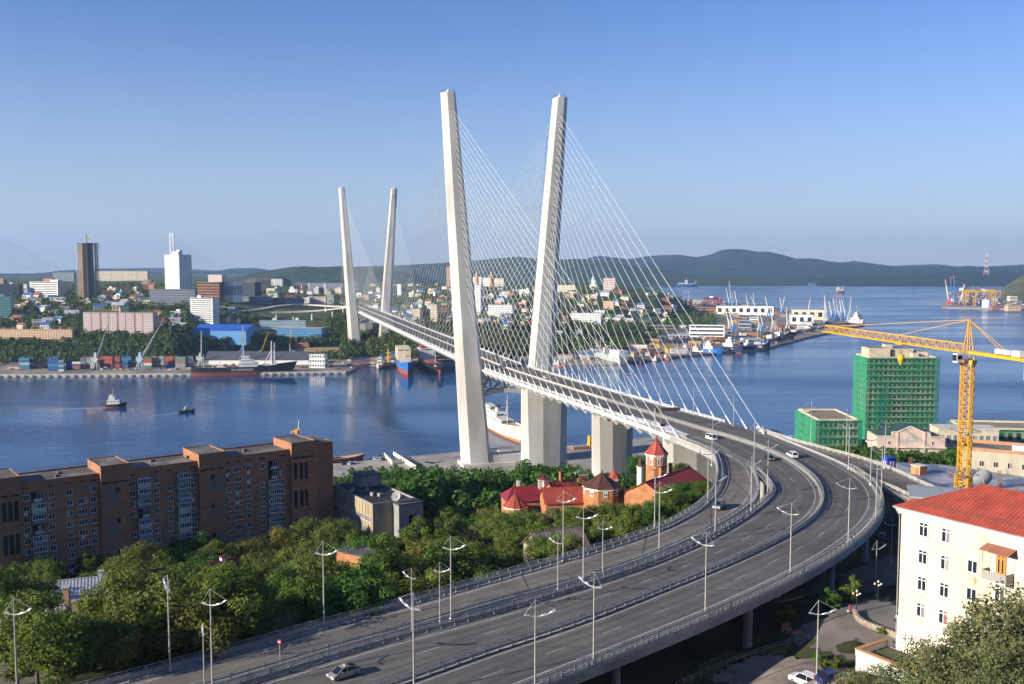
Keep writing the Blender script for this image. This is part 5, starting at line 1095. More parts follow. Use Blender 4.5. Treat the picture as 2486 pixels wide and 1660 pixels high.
B('orange_brick_block', 'orange brick office with a pale penthouse beside the glass block', 480, 538, 685, 726, 'brick', 6, 8, 30, -.1, style='band', extra=((.25, 24, 18, 12, 'pink'),))
B('glass_front_block', 'white-framed block with a tall glass front right of the orange brick office', 540, 580, 681, 732, 'white', 1, 12, 26, -.3)
B('dark_glass_wing', 'dark glazed wing right of the glass-fronted block', 580, 628, 686, 731, 'dark', 8, 8, 22, -.25)
B('blue_office', 'light blue four-storey office behind the port warehouse', 627, 740, 778, 804, 'lblue', 4, 22, 16, .12, extra=((.3, 4, 4, 3, 'white'), (-.2, 4, 4, 3, 'white')))
B('brick_and_blue_block', 'long low blue and brown block right of the blue hall', 668, 787, 796, 821, 'blue', 4, 24, 15, -.2, roof=WALL['tan'])
B('ochre_port_building', 'long ochre port building with pilasters behind the white quay office', 712, 823, 845, 859, 'ochre', 2, 26, 12)
B('ochre_port_annex', 'short brick annex behind the ochre port building', 713, 748, 832, 846, 'brick', 2, 6, 10)
B('white_quay_office', 'white and blue quay office near the foot of the far pylon', 748, 789, 860, 893, 'white', 3, 6, 14, -.1)
B('lone_white_block', 'lone white block below the rocky hill', 659, 686, 677, 694, 'white', 9, 6)
B('bluish_slab_row', 'bluish row of slab blocks left of the far pylon', 748, 834, 687, 705, 'grey', 9, 24, strip=((0, .04, 'white'), (.45, .5, 'white')))
B('white_cube_block', 'white cube block left of the tall white end wall', 734, 751, 722, 736, 'white')
B('white_end_block', 'pale block with a blank white end wall by the far pylon', 791, 810, 715, 740, 'white', 8, 4, 14, .2)
B('grey_row_block', 'grey row block between two white end walls near the far pylon', 751, 791, 720, 737, 'pink', 5, 14)
B('low_grey_row', 'low grey row running left of the white cube block', 655, 734, 724, 736, 'grey', 3, 20)
B('mall_shed', 'broad low shed left of the grass loop', 585, 655, 720, 735, 'grey', 2, 14, 20)
bridge_city = [(913, 927, 698, 715, 'cream', 'small cream block between the legs of the far pylon'), (964, 978, 690, 719, 'white', 'narrow white tower block right of the far pylon'), (1001, 1025, 750, 774, 'cream', 'cream nine-storey block seen through the cables, left one'), (1044, 1067, 739, 782, 'cream', 'taller cream block seen through the cables, beside the near left leg'), (1084, 1098, 649, 704, 'tan', 'tall tan tower just left of the near left leg'), (1095, 1103, 676, 706, 'tan', 'shorter tan tower touching the near left leg'), (866, 881, 710, 722, 'white', 'low white block behind the far left leg'), (1152, 1172, 692, 757, 'white', 'slim white tower right of the near left leg'), (1185, 1249, 740, 771, 'white', 'white panel slab between the two near legs'), (1346, 1399, 692, 710, 'cream', 'cream slab on the hilltop right of the near right leg'), (1465, 1496, 675, 705, 'pink', 'pink tower with an orange cap on the hilltop'), (1465, 1494, 731, 752, 'peach', 'peach terraced block halfway up the hill'), (1386, 1463, 760, 784, 'white', 'white and red school block on the slope behind the cables'), (1146, 1172, 672, 697, 'white', 'white block with an orange turret, left of its pair'), (1172, 1200, 674, 697, 'white', 'white block between two orange turrets'), (1200, 1226, 676, 697, 'cream', 'cream block right of the orange turrets'), (880, 900, 716, 728, 'tan', 'tan block at the foot of the far pylon hill'), (930, 955, 728, 740, 'white', 'long white shed right of the far right leg'), (1372, 1396, 714, 724, 'peach', 'peach house block on the slope under the cream slab'), (1395, 1420, 800, 822, 'grey', 'tall grey port shed behind the factory ship'), (1340, 1372, 803, 818, 'white', 'white port block right of the near right leg'), (1392, 1412, 818, 832, 'white', 'white slatted silo building behind the factory ship'), (1436, 1466, 806, 816, 'ochre', 'ochre warehouse behind the factory ship'), (1512, 1545, 782, 792, 'peach', 'peach warehouse on the far port road')]
for x0, x1, yt, yb, c_, lab in bridge_city: B('distant_block', lab, x0, x1, yt, yb, c_, max(2, int((yb - yt) / 4)), max(3, int((x1 - x0) / 4)), 12, -.3, cat='building')
rb_ = random.Random(17); gen = []
for _ in range(5000):
    if len(gen) >= 120: break
    px = rb_.uniform(-10, 1335); py = rb_.uniform(692, 772) if px < 850 else rb_.uniform(698, 800); w_ = rb_.uniform(12, 42); h_ = rb_.uniform(6, 18)
    if any(x0 - 8 < px + w_ / 2 and px - w_ / 2 < x1 + 8 and yt - 8 < py and py - h_ < yb + 4 for x0, x1, yt, yb in [(g[0] - g[2] / 2, g[0] + g[2] / 2, g[1] - g[3], g[1]) for g in gen] + [(q[0], q[1], q[2], q[3]) for q in bridge_city] + [(196, 377, 750, 812), (363, 472, 703, 739), (399, 458, 619, 703), (459, 527, 723, 782), (480, 628, 681, 732), (69, 156, 684, 723), (-34, 23, 721, 777), (183, 232, 588, 724), (560, 860, 738, 765), (627, 790, 776, 821), (467, 604, 788, 826)]): continue
    gen.append((px, py, w_, h_))
gen.sort()
for i, (px, py, w_, h_) in enumerate(gen):
    c_ = rb_.choice(('white', 'cream', 'pink', 'grey', 'white', 'peach', 'white', 'tan', 'cream')); B('city_block', '%s low block among the trees of the far city, %s from the left' % (c_, ordinal(i)), px - w_ / 2, px + w_ / 2, py - h_, py, c_, max(2, int(h_ / 3.2)), max(3, int(w_ / 3)), rb_.uniform(9, 15), rb_.uniform(-.45, .1), cat='building', roof=rb_.choice((tar, WALL['grey'], WALL['rose'], WALL['tan'])), extra=((rb_.uniform(-.3, .3), 5, 5, 2.5, c_),), group='low blocks of the far city')
for px, lab in ((1158, 'left orange turret on the hilltop blocks'), (1193, 'right orange turret on the hilltop blocks')):
    p = ground(px, 697); k = p.y / F; t = thing('orange_turret', lab, 'tower', p); b = MB(); b.lathe(0, 0, [(5 * k * F / p.y, -5), (5, 30 * k), (3, 33 * k)], 10); b.build('shaft', WALL['orange'], t); b = MB(); b.lathe(0, 0, [(3.2, 33 * k), (3.2, 34 * k), (.5, 36 * k)], 8); b.build('cap', WALL['white'], t)
p = ground(1440, 702); t = thing('domed_church', 'white hilltop church with a slim belfry behind the cables', 'church', p); b = MB(); b.box(0, 0, -5, 16, 14, 16); b.build('wall', WALL['white'], t); b = MB(); b.box(0, 0, 11, 9, 9, 12); b.build('belfry', WALL['white'], t); b = MB(); b.lathe(0, 0, [(4, 23), (4.4, 26), (2, 30), (.4, 34), (.1, 40)], 8); b.build('dome', WALL['lblue'], t)
p = ground(1430, 738); t = thing('yellow_chimney', 'short yellow chimney on the wooded slope', 'chimney', p); b = MB(); b.lathe(0, 0, [(3, -4), (2.2, 18)], 8); b.build('stack', mat('yellow_stack', (0.6, 0.45, 0.12), .8), t); b = MB(); b.lathe(0, 0, [(2.6, 18), (2.6, 19)], 8); b.build('rim', WALL['tan'], t)
p = ground(1623, 741); t = thing('brick_chimney', 'tall brick chimney at the foot of the wooded headland', 'chimney', p); b = MB(); b.lathe(0, 0, [(3, -4), (1.8, 26)], 8); b.build('stack', WALL['brick'], t); b = MB(); b.lathe(0, 0, [(2.3, 26), (2.3, 27)], 8); b.build('rim', WALL['white'], t)
port_blocks = [(1676, 1763, 789, 818, 'white', 'white waterfront shed with slit windows behind the moored navy ships', 3, 3), (1742, 1878, 743, 764, 'white', 'very long white hangar across the port', 1, 8), (1921, 1978, 764, 788, 'white', 'white cold store with a grey hipped roof near the pier end', 1, 3), (1926, 2003, 752, 776, 'cream', 'taller white store behind the cold store', 1, 4), (1674, 1739, 746, 758, 'brick', 'long brown brick workshop below the red masts', 2, 14), (1682, 1704, 728, 742, 'cream', 'cream silo block left of the container yard', 3, 4), (1714, 1762, 792, 804, 'brick', 'brick workshop behind the white waterfront shed', 2, 8), (1640, 1676, 790, 797, 'white', 'low white building with a green roof on the port road', 1, 4), (1795, 1828, 778, 796, 'grey', 'grey shed between port cranes', 2, 5), (1822, 1843, 770, 781, 'white', 'white port office with a red sign', 2, 4), (1940, 1966, 789, 800, 'white', 'white ship superstructure-like office on the quay', 3, 4), (1566, 1590, 806, 818, 'grey', 'grey gabled shed with a blue roof on the port', 1, 3), (1624, 1680, 812, 824, 'grey', 'rounded grey warehouse left of the white waterfront shed', 1, 6), (1560, 1640, 790, 806, 'dconc', 'dark workshop row left of the port', 2, 10)]
for x0, x1, yt, yb, c_, lab, fl, by in port_blocks: B('port_building', lab, x0, x1, yt, yb, c_, fl, by, 16, -.2, roof=WALL['grey'], style='band' if fl > 1 else 'grid', cat='building', side=False)
# blue hall and grey warehouse with pitched roofs
def hall(name, label, x0, x1, yt, yb, wall, roof, dep, rise, yaw=0.0, cat='hall'):
    px = (x0 + x1) / 2; p = ground(px, yb); k = p.y / F; W_ = (x1 - x0) * k; h = (yb - yt) * k
    gable_house(name, label, p.x, p.y + dep / 2, W_, dep, yaw, p.z - 6, p.z + h - rise, p.z + h, wall, roof, cat, over=.6, seams=4)
hall('blue_hall', 'bright blue sports hall with a lighter blue roof edge on the far shore', 470, 602, 790, 826, shade_mat('sky_blue', (0.12, 0.30, 0.55)), mat('bright_blue_roof', (0.025, 0.12, 0.50), .5, .08, .1), 52, 6, -.06)
hall('port_warehouse', 'broad grey-roofed port warehouse behind the black cargo ship', 497, 750, 855, 885, WALL['white'], mat('slate_grey_roof', (0.075, 0.08, 0.10), .8, .12, .05), 30, 9, 0, 'warehouse')
# unfinished concrete tower
p = ground(207, 724); k = p.y / F; UT = thing('unfinished_tower', 'unfinished concrete tower frame with a site crane on top', 'tower', (p.x, p.y + 14, p.z)); NFL = 25; H_ = 134 * k; slabm = shade_mat('pale_slab', (0.30, 0.25, 0.21))
for f in range(NFL + 1):
    z = H_ * f / NFL; r_ = 16.5 + (1.5 if f > NFL - 4 else 0); b = MB(); b.prism([(r_ * cos(a_) * 1.02, r_ * sin(a_)) for a_ in [2 * pi * i / 16 for i in range(16)]], z - .85, z); b.build('floor_slab', slabm, UT)
for i in range(14):
    a_ = 2 * pi * i / 14 + .1; b = MB(); b.box(14.2 * cos(a_), 14.2 * sin(a_), -4, .9, .9, H_ + 4, a_); b.build('column', WALL['tan'] if i % 4 else WALL['grey'], UT)
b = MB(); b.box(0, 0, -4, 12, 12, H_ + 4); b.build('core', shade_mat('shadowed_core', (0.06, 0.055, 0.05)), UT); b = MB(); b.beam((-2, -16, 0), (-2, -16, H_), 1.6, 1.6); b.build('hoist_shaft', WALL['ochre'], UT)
t = thing('rooftop_crane', 'small yellow tower crane on top of the unfinished tower', 'tower crane', (p.x - 1, p.y + 14, p.z + H_)); b = MB(); b.box(0, 0, 0, 1.6, 1.6, 13); b.build('mast', WALL['ochre'], t); b = MB(); b.beam((-10, 0, 8), (6, 0, 7), .8, .9); b.build('jib', WALL['ochre'], t); b = MB(); b.box(4.5, 0, 5, 2.4, 1.4, 2.6); b.build('counterweight', WALL['grey'], t)
p = ground(454, 700); t = thing('silver_dome', 'silver dome beside the white tower', 'dome', (p.x, p.y, p.z)); b = MB(); b.lathe(0, 0, [(8, -4), (8, 9)], 12); b.build('drum', WALL['white'], t); b = MB(); b.lathe(0, 0, [(7 * cos(a_), 9 + 8 * sin(a_)) for a_ in (0, .4, .8, 1.2, 1.5)], 14); b.build('cupola', mat('silver_cupola', (0.6, 0.65, 0.7), .25, metal=.9), t)
# small houses scattered over the slopes: six kinds, copied
HOUSE = []
hroof = [('rust red', (0.30, 0.08, 0.05)), ('grey', (0.28, 0.28, 0.30)), ('white', (0.5, 0.5, 0.5)), ('blue', (0.06, 0.14, 0.30)), ('brown', (0.14, 0.08, 0.05)), ('green', (0.06, 0.14, 0.09))]
hwall = ['cream', 'white', 'peach', 'white', 'brick', 'cream']
for (rn, rc), wn in zip(hroof, hwall):
    b = MB(); b.box(0, 0, -3, 11, 8, 8.5)
    for s_ in (-1, 1): b.face([(-6 * s_, -4.6 * s_, 5.2), (6 * s_, -4.6 * s_, 5.2), (6 * s_, 0, 8.6), (-6 * s_, 0, 8.6)], 1); b.face([(5.5 * s_, -4 * s_, 5.5), (5.5 * s_, 4 * s_, 5.5), (5.5 * s_, 0, 8.5)])
    for x in (-3.3, 0, 3.3): b.box(x, -4.03, 1.5, 1.4, .1, 1.8, m=2)
    HOUSE.append((rn, wn, b.mesh('slope_house', [WALL[wn], mat('house_roof_' + rn.replace(' ', '_'), rc, .7, .15, .2), win_far])))
hs = []
rh = random.Random(5)
for i in range(4000):
    px = rh.uniform(-20, 1640); py = rh.uniform(690, 850)
    if px < 850 and not (700 < py < 800): continue
    if 850 < px < 1340 and py > 800: continue
    if px > 1340 and not (712 < py < 790): continue
    p = ground(px, py)
    if p.z < 8: continue
    if any(abs(px - q[0]) < 13 and abs(py - q[1]) < 7 for q in hs): continue
    if any(x0 - 6 < px < x1 + 6 and yt - 2 < py < yb + 22 for x0, x1, yt, yb in ((-34, 23, 721, 777), (-60, 177, 800, 826), (196, 377, 759, 812), (459, 527, 723, 782), (467, 604, 788, 826), (627, 787, 776, 821), (363, 472, 703, 739), (480, 628, 681, 731), (183, 232, 588, 722), (580, 900, 735, 775))): continue
    hs.append((px, py, p, rh.randrange(6)))
    if len(hs) > 215: break
hs.sort(key=lambda q: q[0]); cnt = {}
tot = {}
for q in hs: tot[q[3]] = tot.get(q[3], 0) + 1
for px, py, p, k in hs:
    o = link('slope_house', HOUSE[k][2]); o.location = p; o.rotation_euler = (0, 0, rh.uniform(-.6, .6)); s_ = rh.uniform(.75, 1.25); o.scale = (s_ * rh.uniform(.8, 1.5), s_, s_ * rh.uniform(.9, 1.2)); i = cnt.get(k, 0); cnt[k] = i + 1
    tag(o, '%s house, %s roof, on the far slopes, %s such from the left' % (HOUSE[k][1], HOUSE[k][0], ordinal(i)), 'house', 'small houses on the far slopes')
# far bridge behind the city: slender pylons with cable fans
FB = thing('distant_bridge', 'faint distant cable-stayed bridge behind the white tower', 'bridge'); fw = mat('distant_white', (0.7, 0.7, 0.7), .6)
pA, pB = atY(419, 641, 6160), atY(-35, 641, 4950); 
for pp in (pA, pB):
    for s_ in (-1, 1): b = MB(); b.beam((pp.x + s_ * 14, pp.y, 0), (pp.x + s_ * 7, pp.y, 322), 13, 13); b.build('pylon_leg', fw, FB)
    b = MB(); b.beam((pp.x - 12, pp.y, 200), (pp.x + 12, pp.y, 200), 10, 8); b.beam((pp.x - 12, pp.y, 316), (pp.x + 12, pp.y, 316), 10, 8); b.build('pylon_brace', fw, FB)
dv = Vector((pA.x - pB.x, pA.y - pB.y, 0)).normalized()
for pp, sg in ((pA, (-1, 1)), (pB, (-1, 1))):
    for d_ in sg:
        for i in range(14):
            q = Vector((pp.x, pp.y, 0)) + dv * d_ * (60 + 36 * i); b = MB(); b.tube((q.x, q.y, 74), (pp.x, pp.y, 150 + 12 * i), .55, n=4, cap=False); b.build('cable', fw, FB)
b = MB(); b.beam((pB.x - dv.x * 700, pB.y - dv.y * 700, 72), (pA.x + dv.x * 700, pA.y + dv.y * 700, 72), 24, 6); b.build('deck', WALL['grey'], FB)
# far side approach ramps beyond the far pylon
RL = thing('far_interchange', 'concrete flyover loop on the grass left of the far pylon', 'flyover'); 
def fly(pts, w_, col_every=4):
    P_ = smooth([ground(a, b__) + Vector((0, 0, h)) for a, b__, h in pts], 2); b = MB(); b.sweep(P_, w_, 2.0, 0, -2); b.build('deck', pale_conc, RL); b = MB(); b.strip([p + Vector((0, 0, .02)) for p in offs(P_, w_ / 2 - 1)], [p + Vector((0, 0, .02)) for p in offs(P_, -w_ / 2 + 1)]); b.build('road_surface', asphalt, RL)
    for p in P_[2::col_every]: b = MB(); b.lathe(p.x, p.y, [(1.4, p.z - 22), (1.4, p.z - 2)], 8); b.build('column', conc, RL)
fe = onb(860, 0)
def fly2(pts, w_): 
    P_ = smooth(pts, 2); b = MB(); b.sweep(P_, w_, 2.2, 0, -2.2); b.build('deck', pale_conc, RL)
    for p in P_[1::3]: b = MB(); b.lathe(p.x, p.y, [(1.5, 5), (1.5, p.z - 2)], 8); b.build('column', conc, RL)
fly2([onb(900, -8), atY(780, 752, 1480), atY(720, 755, 1480), atY(660, 757, 1470)], 10)
fly2([onb(900, 6), atY(810, 742, 1620), atY(760, 738, 1680), atY(690, 738, 1650), atY(620, 752, 1560), atY(540, 756, 1480)], 10)
# ------------------------------------------------------------------ harbour: quay, containers, cranes, ships
CCOL = dict(blue=(0.03, 0.10, 0.26), navy=(0.02, 0.05, 0.14), teal=(0.05, 0.20, 0.28), red=(0.30, 0.06, 0.04), rust=(0.34, 0.12, 0.06), grey=(0.22, 0.23, 0.25), white=(0.5, 0.48, 0.45), green=(0.08, 0.18, 0.10), ochre=(0.42, 0.27, 0.10))
CMESH = {}
def cont_mesh(c_, L_):
    if (c_, L_) in CMESH: return CMESH[(c_, L_)]
    b = MB(); b.box(0, 0, 0, L_, 2.44, 2.55)
    n = int(L_ / .9)
    for i in range(n):
        for s_ in (-1, 1): b.box(-L_ / 2 + L_ * (i + .5) / n, s_ * 1.24, .15, L_ / n * .5, .06, 2.25)
    for x in (-L_ / 2, L_ / 2):
        for s_ in (-1, 1): b.box(x, s_ * 1.2, -.02, .2, .2, 2.6)
    CMESH[(c_, L_)] = b.mesh('shipping_container', mat('container_' + c_, CCOL[c_], .6, .12, .3, rand=.2)); return CMESH[(c_, L_)]
stacks = [(60, 896, 'teal teal white blue', 12.2, 1), (75, 895, 'rust grey grey navy', 6.1, 1), (94, 894, 'grey grey red', 12.2, 1), (131, 900, 'blue blue teal blue blue', 12.2, 2), (150, 902, 'white blue grey blue', 6.1, 0), (168, 898, 'navy blue blue navy', 6.1, 0), (203, 895, 'rust rust grey teal', 6.1, 0), (219, 893, 'white white grey grey', 12.2, 0), (243, 891, 'red rust rust red', 6.1, 0), (262, 892, 'rust red rust red', 12.2, 1), (286, 893, 'red red navy rust', 6.1, 0), (308, 891, 'blue navy blue teal', 12.2, 1), (357, 892, 'green white rust red', 12.2, 0), (376, 891, 'blue grey rust grey', 6.1, 0), (393, 891, 'navy ochre grey grey', 6.1, 0), (414, 892, 'blue blue red rust', 12.2, 1), (439, 893, 'grey grey rust green', 12.2, 1), (463, 892, 'grey grey white white', 6.1, 0), (112, 893, 'rust grey white', 12.2, 0), (186, 894, 'red blue white', 12.2, 0), (330, 891, 'rust red grey', 12.2, 0), (36, 896, 'white rust blue', 12.2, 0), (905, 884, 'white rust grey', 6.1, 0), (880, 885, 'red blue', 12.2, 0), (928, 876, 'navy navy navy', 6.1, 0), (955, 873, 'blue rust teal blue', 6.1, 0), (967, 872, 'blue rust navy', 6.1, 0)]
IDX = {k: r for r, k in enumerate(sorted(range(len(stacks)), key=lambda q: stacks[q][0]))}
for k_, (px, py, cols_, L_, rz) in enumerate(stacks):
    p = ground(px, py); i = IDX[k_]
    for row in range(1 + rz):
        cl_ = cols_.split(); cl_ = cl_ + [cl_[i % len(cl_)]] if len(cl_) > 3 and px < 480 else cl_
        for j, c_ in enumerate(cl_):
            o = link('shipping_container', cont_mesh(c_, L_)); o.location = (p.x + RND.uniform(-.15, .15), p.y + row * 3.0, max(p.z, 3) + j * 2.62); o.rotation_euler = (0, 0, RND.uniform(-.02, .02) + (.06 if i % 2 else -.03))
            tag(o, '%s container, %s tier%s, %s quay stack from the left' % (c_, ordinal(j), (' of the back row', ' of the rearmost row')[row - 1] if row else '', ordinal(i)), 'container', 'containers stacked on the far quay')
# quay edge wall with fenders along the far left shore
Q = thing('far_quay_wall', 'long concrete quay wall with timber fenders on the far shore', 'quay wall'); b = MB(); PQ = [land_row(px, 0) for px in range(-60, 860, 20)]
b.sweep(PQ, 2.4, 3.2, 0, -2.6, 1.0); b.build('wall', pale_conc, Q)
b = MB()
for p in resample(PQ, step=9): b.box(p.x, p.y - 1.2, -.6, 1.1, .8, 3.0)
tag(b.build('fenders', mat('fender_timber', (0.08, 0.06, 0.045), .9), Q), kind='stuff')

def port_crane(px, py, tx, ty, label, col, col2=None, Yt=None, tip=None, group='portal cranes in the port', slim=1.0, base=None):
    """portal crane: legs on the quay, slewing tower, cab and luffing jib ending at pixel tx, ty"""
    p = ground(px, py) if base is None else base; k = p.y / F; t = thing('portal_crane', label, 'port crane', p, 0, group)
    T = atY(tx, ty, p.y + (4 if Yt is None else Yt)) - p; H_ = T.z; c2 = col2 or col; z1, z2 = min(9, H_ * .22), min(20, H_ * .42); s_ = slim
    for a_, b__ in ((-1, -1), (1, -1), (1, 1), (-1, 1)): q = MB(); q.beam((a_ * 4.2, b__ * 4.2, -1), (a_ * 1.6, b__ * 1.6, z1), .9 * s_, .9 * s_); q.build('leg', c2, t)
    q = MB(); q.box(0, 0, z1 - .6, 4.6, 4.6, 1.2); q.build('portal_ring', c2, t); q = MB(); q.rings([[(x * r_, y * r_, z) for x, y in ((-1, -1), (1, -1), (1, 1), (-1, 1))] for r_, z in ((1.9 * s_, z1), (1.2 * s_, z2))]); q.build('tower', c2, t)
    dx = -1 if T.x > 0 else 1; q = MB(); q.box(dx * 1.8, 0, z1 + .8, 5.0, 3.6, 3.4); q.build('machine_house', c2, t); q = MB(); q.box(-dx * 2.2, -1, z1 + 2, 1.6, 1.6, 2.2); q.build('cab', WALL['white'], t)
    J0 = Vector((-dx * 1.2, 0, z1 + 3.5)); 
    for e in (-1, 1):
        q = MB(); q.beam(J0 + Vector((0, e * 1.3 * s_, 0)), T + Vector((0, e * .3, 0)), .65 * s_, .65 * s_); q.beam(J0 + Vector((0, e * 1.3 * s_, 2.2)), T, .5 * s_, .5 * s_); q.build('jib_chord', col, t)
    q = MB(); d_ = T - J0
    for i in range(9): A, Bq = J0 + d_ * (i / 9), J0 + d_ * ((i + 1) / 9); wA, wB = 1.3 * s_ * (1 - i / 9) + .3, 1.3 * s_ * (1 - (i + 1) / 9) + .3; q.beam(A + Vector((0, wA, 0)), Bq + Vector((0, -wB, 2.0 * (1 - (i + 1) / 9))), .3 * s_, .3 * s_); q.beam(A + Vector((0, -wA, 2.2 * (1 - i / 9))), Bq + Vector((0, wB, 0)), .3 * s_, .3 * s_)
    tag(q.build('jib_bracing', col, t), kind='stuff')
    if tip: q = MB(); q.beam(T - d_.normalized() * d_.length * .14, T + d_.normalized() * .8, 1.0 * s_, 1.0 * s_); q.build('jib_tip', tip, t)
    q = MB(); q.tube(T, (0, 0, z2 + 1), .12, n=4); q.tube(T, T - Vector((0, 0, H_ * .35)), .08, n=4); q.build('rope', steel_dk, t); q = MB(); q.box(dx * 3.6, 0, z1 + 3.6, 2.2, 2.6, 2.2); q.build('counterweight', WALL['grey'], t); return t
cw = mat('port_crane_white', (0.62, 0.60, 0.58), .6, .08, .1); cg = mat('port_crane_grey', (0.40, 0.42, 0.43), .6); cblue = mat('port_crane_blue', (0.05, 0.16, 0.40), .6); cyel = mat('port_crane_yellow', (0.62, 0.34, 0.03), .6); cred = mat('port_crane_red', (0.55, 0.07, 0.05), .6); cgreen = mat('port_crane_green', (0.05, 0.22, 0.14), .6)
port_crane(233, 897, 263, 786, 'grey lattice crane with its jib raised right among the left quay containers', cg, slim=1.1); port_crane(341, 896, 396, 777, 'pale blue-grey crane with a long leaning jib above the red containers', cg, mat('port_crane_pale_blue', (0.28, 0.42, 0.5), .6), slim=1.1); port_crane(487, 894, 489, 803, 'grey crane with upright jib at the stern of the black cargo ship', cg)
port_crane(588, 880, 590, 790, 'yellow and blue crane left of the ship bridge', cyel, cblue); port_crane(632, 882, 652, 806, 'yellow crane on a green portal leaning right behind the ship', cyel, cgreen, tip=cred); port_crane(706, 878, 706, 801, 'yellow and blue crane behind the bow of the black ship', cyel, cblue)
rc = [(1866, 768, 1858, 720), (1899, 766, 1893, 721), (1898, 758, 1905, 719), (1957, 788, 1968, 722), (2008, 779, 2001, 717), (2005, 781, 2001, 732), (2020, 778, 2012, 731), (2030, 780, 2022, 724), (2036, 778, 2029, 725), (2044, 776, 2038, 726), (2053, 778, 2043, 727), (2060, 780, 2066, 721), (1776, 748, 1770, 682), (1771, 748, 1763, 700), (1782, 748, 1776, 700), (1790, 750, 1783, 706), (1815, 748, 1811, 711), (1831, 748, 1828, 710), (1833, 750, 1822, 719), (1771, 806, 1761, 747), (1781, 808, 1768, 747), (1843, 808, 1839, 745), (1853, 808, 1844, 753), (1877, 800, 1870, 749), (1912, 800, 1909, 745)]
rc.sort(key=lambda q: q[2])
for i, (a, b__, c_, d_) in enumerate(rc): port_crane(a, b__, c_, d_, 'white red-tipped luffing crane in the right-hand port, %s from the left' % ordinal(i), cw, cblue if i % 3 else cg, tip=cred, slim=1.25)
for i, (a, b__, c_, d_) in enumerate(((2303, 741, 2295, 678), (2312, 740, 2307, 671), (2320, 740, 2315, 669), (2332, 741, 2340, 690))):
    port_crane(a, b__, c_, d_, 'ship-to-shore crane at the tip of the distant container pier, %s from the left' % ordinal(i), (cw, cblue, cblue, cw)[i], (cred, cw, cblue, cg)[i], tip=cred, slim=2.2, base=onz(a, b__, 3), group='cranes on the distant container pier')
for i, (x0, x1, y0, yb, m_) in enumerate(((2343, 2425, 706, 742, cyel), (2350, 2412, 703, 738, cyel), (1716, 1742, 722, 745, cred), (1736, 1752, 724, 744, cred))):
    a, b__ = (onz(x0, yb, 3), onz(x1, yb, 3)) if i < 2 else (ground(x0, yb), ground(x1, yb)); h = (yb - y0) * a.y / F; t = thing('gantry_crane', ('long yellow gantry crane over the distant container stacks', 'second yellow gantry behind the front one on the container pier', 'red gantry crane over the container yard left of the tall white cranes', 'smaller red gantry beside the taller red one')[i], 'gantry crane', a, atan2(b__.y - a.y, b__.x - a.x)); L_ = (b__ - a).length; w_ = 3.0 if i < 2 else 2.0
    for x in (0, L_ * .3, L_ * .9):
        for y in (0, 12): q = MB(); q.beam((x, y, -1), (x, y, h - 3), w_ * .6, w_ * .6); q.build('leg', m_, t)
    for y in (0, 12): q = MB(); q.beam((-4, y, h - 2), (L_ + 4, y, h - 2), w_, w_ * 1.6); q.build('bridge_beam', m_, t)
    q = MB(); q.box(L_ * .6, 6, h - 2, 6, 14, 4); q.build('trolley', WALL['white'], t)
# container mass on the distant pier
b = MB(); cm = [mat('container_' + c_, CCOL[c_], .6) for c_ in ('blue', 'red', 'white', 'grey', 'rust', 'green', 'navy')]; rr = random.Random(3)
for i in range(1100):
    px, py = rr.uniform(2306, 2486), rr.uniform(712, 742); p = onz(px, py, 3)
    for j in range(rr.randint(1, 5)): b.box(p.x, p.y, 3 + j * 2.6, rr.choice((6.1, 12.2)), 2.5, 2.55, rr.choice((0, pi / 2)), m=rr.randrange(7))
for i in range(260):
    px, py = rr.uniform(1700, 1758), rr.uniform(734, 745); p = ground(px, py)
    for j in range(rr.randint(1, 4)): b.box(p.x, p.y, p.z + j * 2.6, rr.choice((6.1, 12.2)), 2.5, 2.55, rr.choice((0, pi / 2)), m=rr.randrange(7))
tag(b.build('distant_containers', cm), 'coloured container stacks crowding the distant pier and yard', 'containers', kind='stuff')
p = onz(2394, 746, 3); t = thing('storage_silo', 'squat white storage silo on the distant pier', 'silo', p); k = p.y / F; b = MB(); b.lathe(0, 0, [(9.5 * k, -1), (9.5 * k, 17 * k), (6 * k, 19 * k), (.4, 20 * k)], 16); b.build('shell', WALL['white'], t); b = MB(); b.lathe(0, 0, [(9.8 * k, 16.6 * k), (9.8 * k, 17.2 * k)], 16); b.build('rim', WALL['grey'], t)
for i, (x0, x1, yt, yb, c_, lab) in enumerate(((2410, 2445, 741, 749, 'rose', 'long low pinkish shed at the foot of the distant headland'), (2448, 2480, 741, 751, 'peach', 'peach sheds at the right end of the distant shore'), (2452, 2470, 719, 738, 'cream', 'cream block under the distant headland'), (2405, 2424, 731, 741, 'lblue', 'pale blue tanks building beside the silo'))): B('headland_building', lab, x0, x1, yt, yb, c_, 2, 6, 20, 0, cat='building', Y=onz(x0, yb, 3).y)
# radio masts
def mast(px, yb, yt, label, m1, m2, w0, base):
    p = base; h = (yb - yt) * p.y / F; t = thing('lattice_mast', label, 'radio mast', p)
    for i in range(8):
        z0, z1 = h * i / 8, h * (i + 1) / 8; a_, b__ = lerp(w0, w0 * .25, (i / 8) ** .6), lerp(w0, w0 * .25, ((i + 1) / 8) ** .6); q = MB()
        for x, y in ((-1, -1), (1, -1), (1, 1), (-1, 1)): q.beam((x * a_, y * a_, z0), (x * b__, y * b__, z1), w0 * .12, w0 * .12); q.beam((x * a_, y * a_, z0), (-x * b__ if i % 2 else x * b__, y * b__ if i % 2 else -y * b__, z1), w0 * .08, w0 * .08)
        q.build('section', m1 if i % 2 else m2, t)
mast(2394, 668, 617, 'tall red and white power-line mast on the far right headland', cw, mat('mast_red', (0.45, 0.16, 0.14), .7), 13, Vector((*atY(2394, 668, 5900)[:2], atY(2394, 668, 5900).z)))
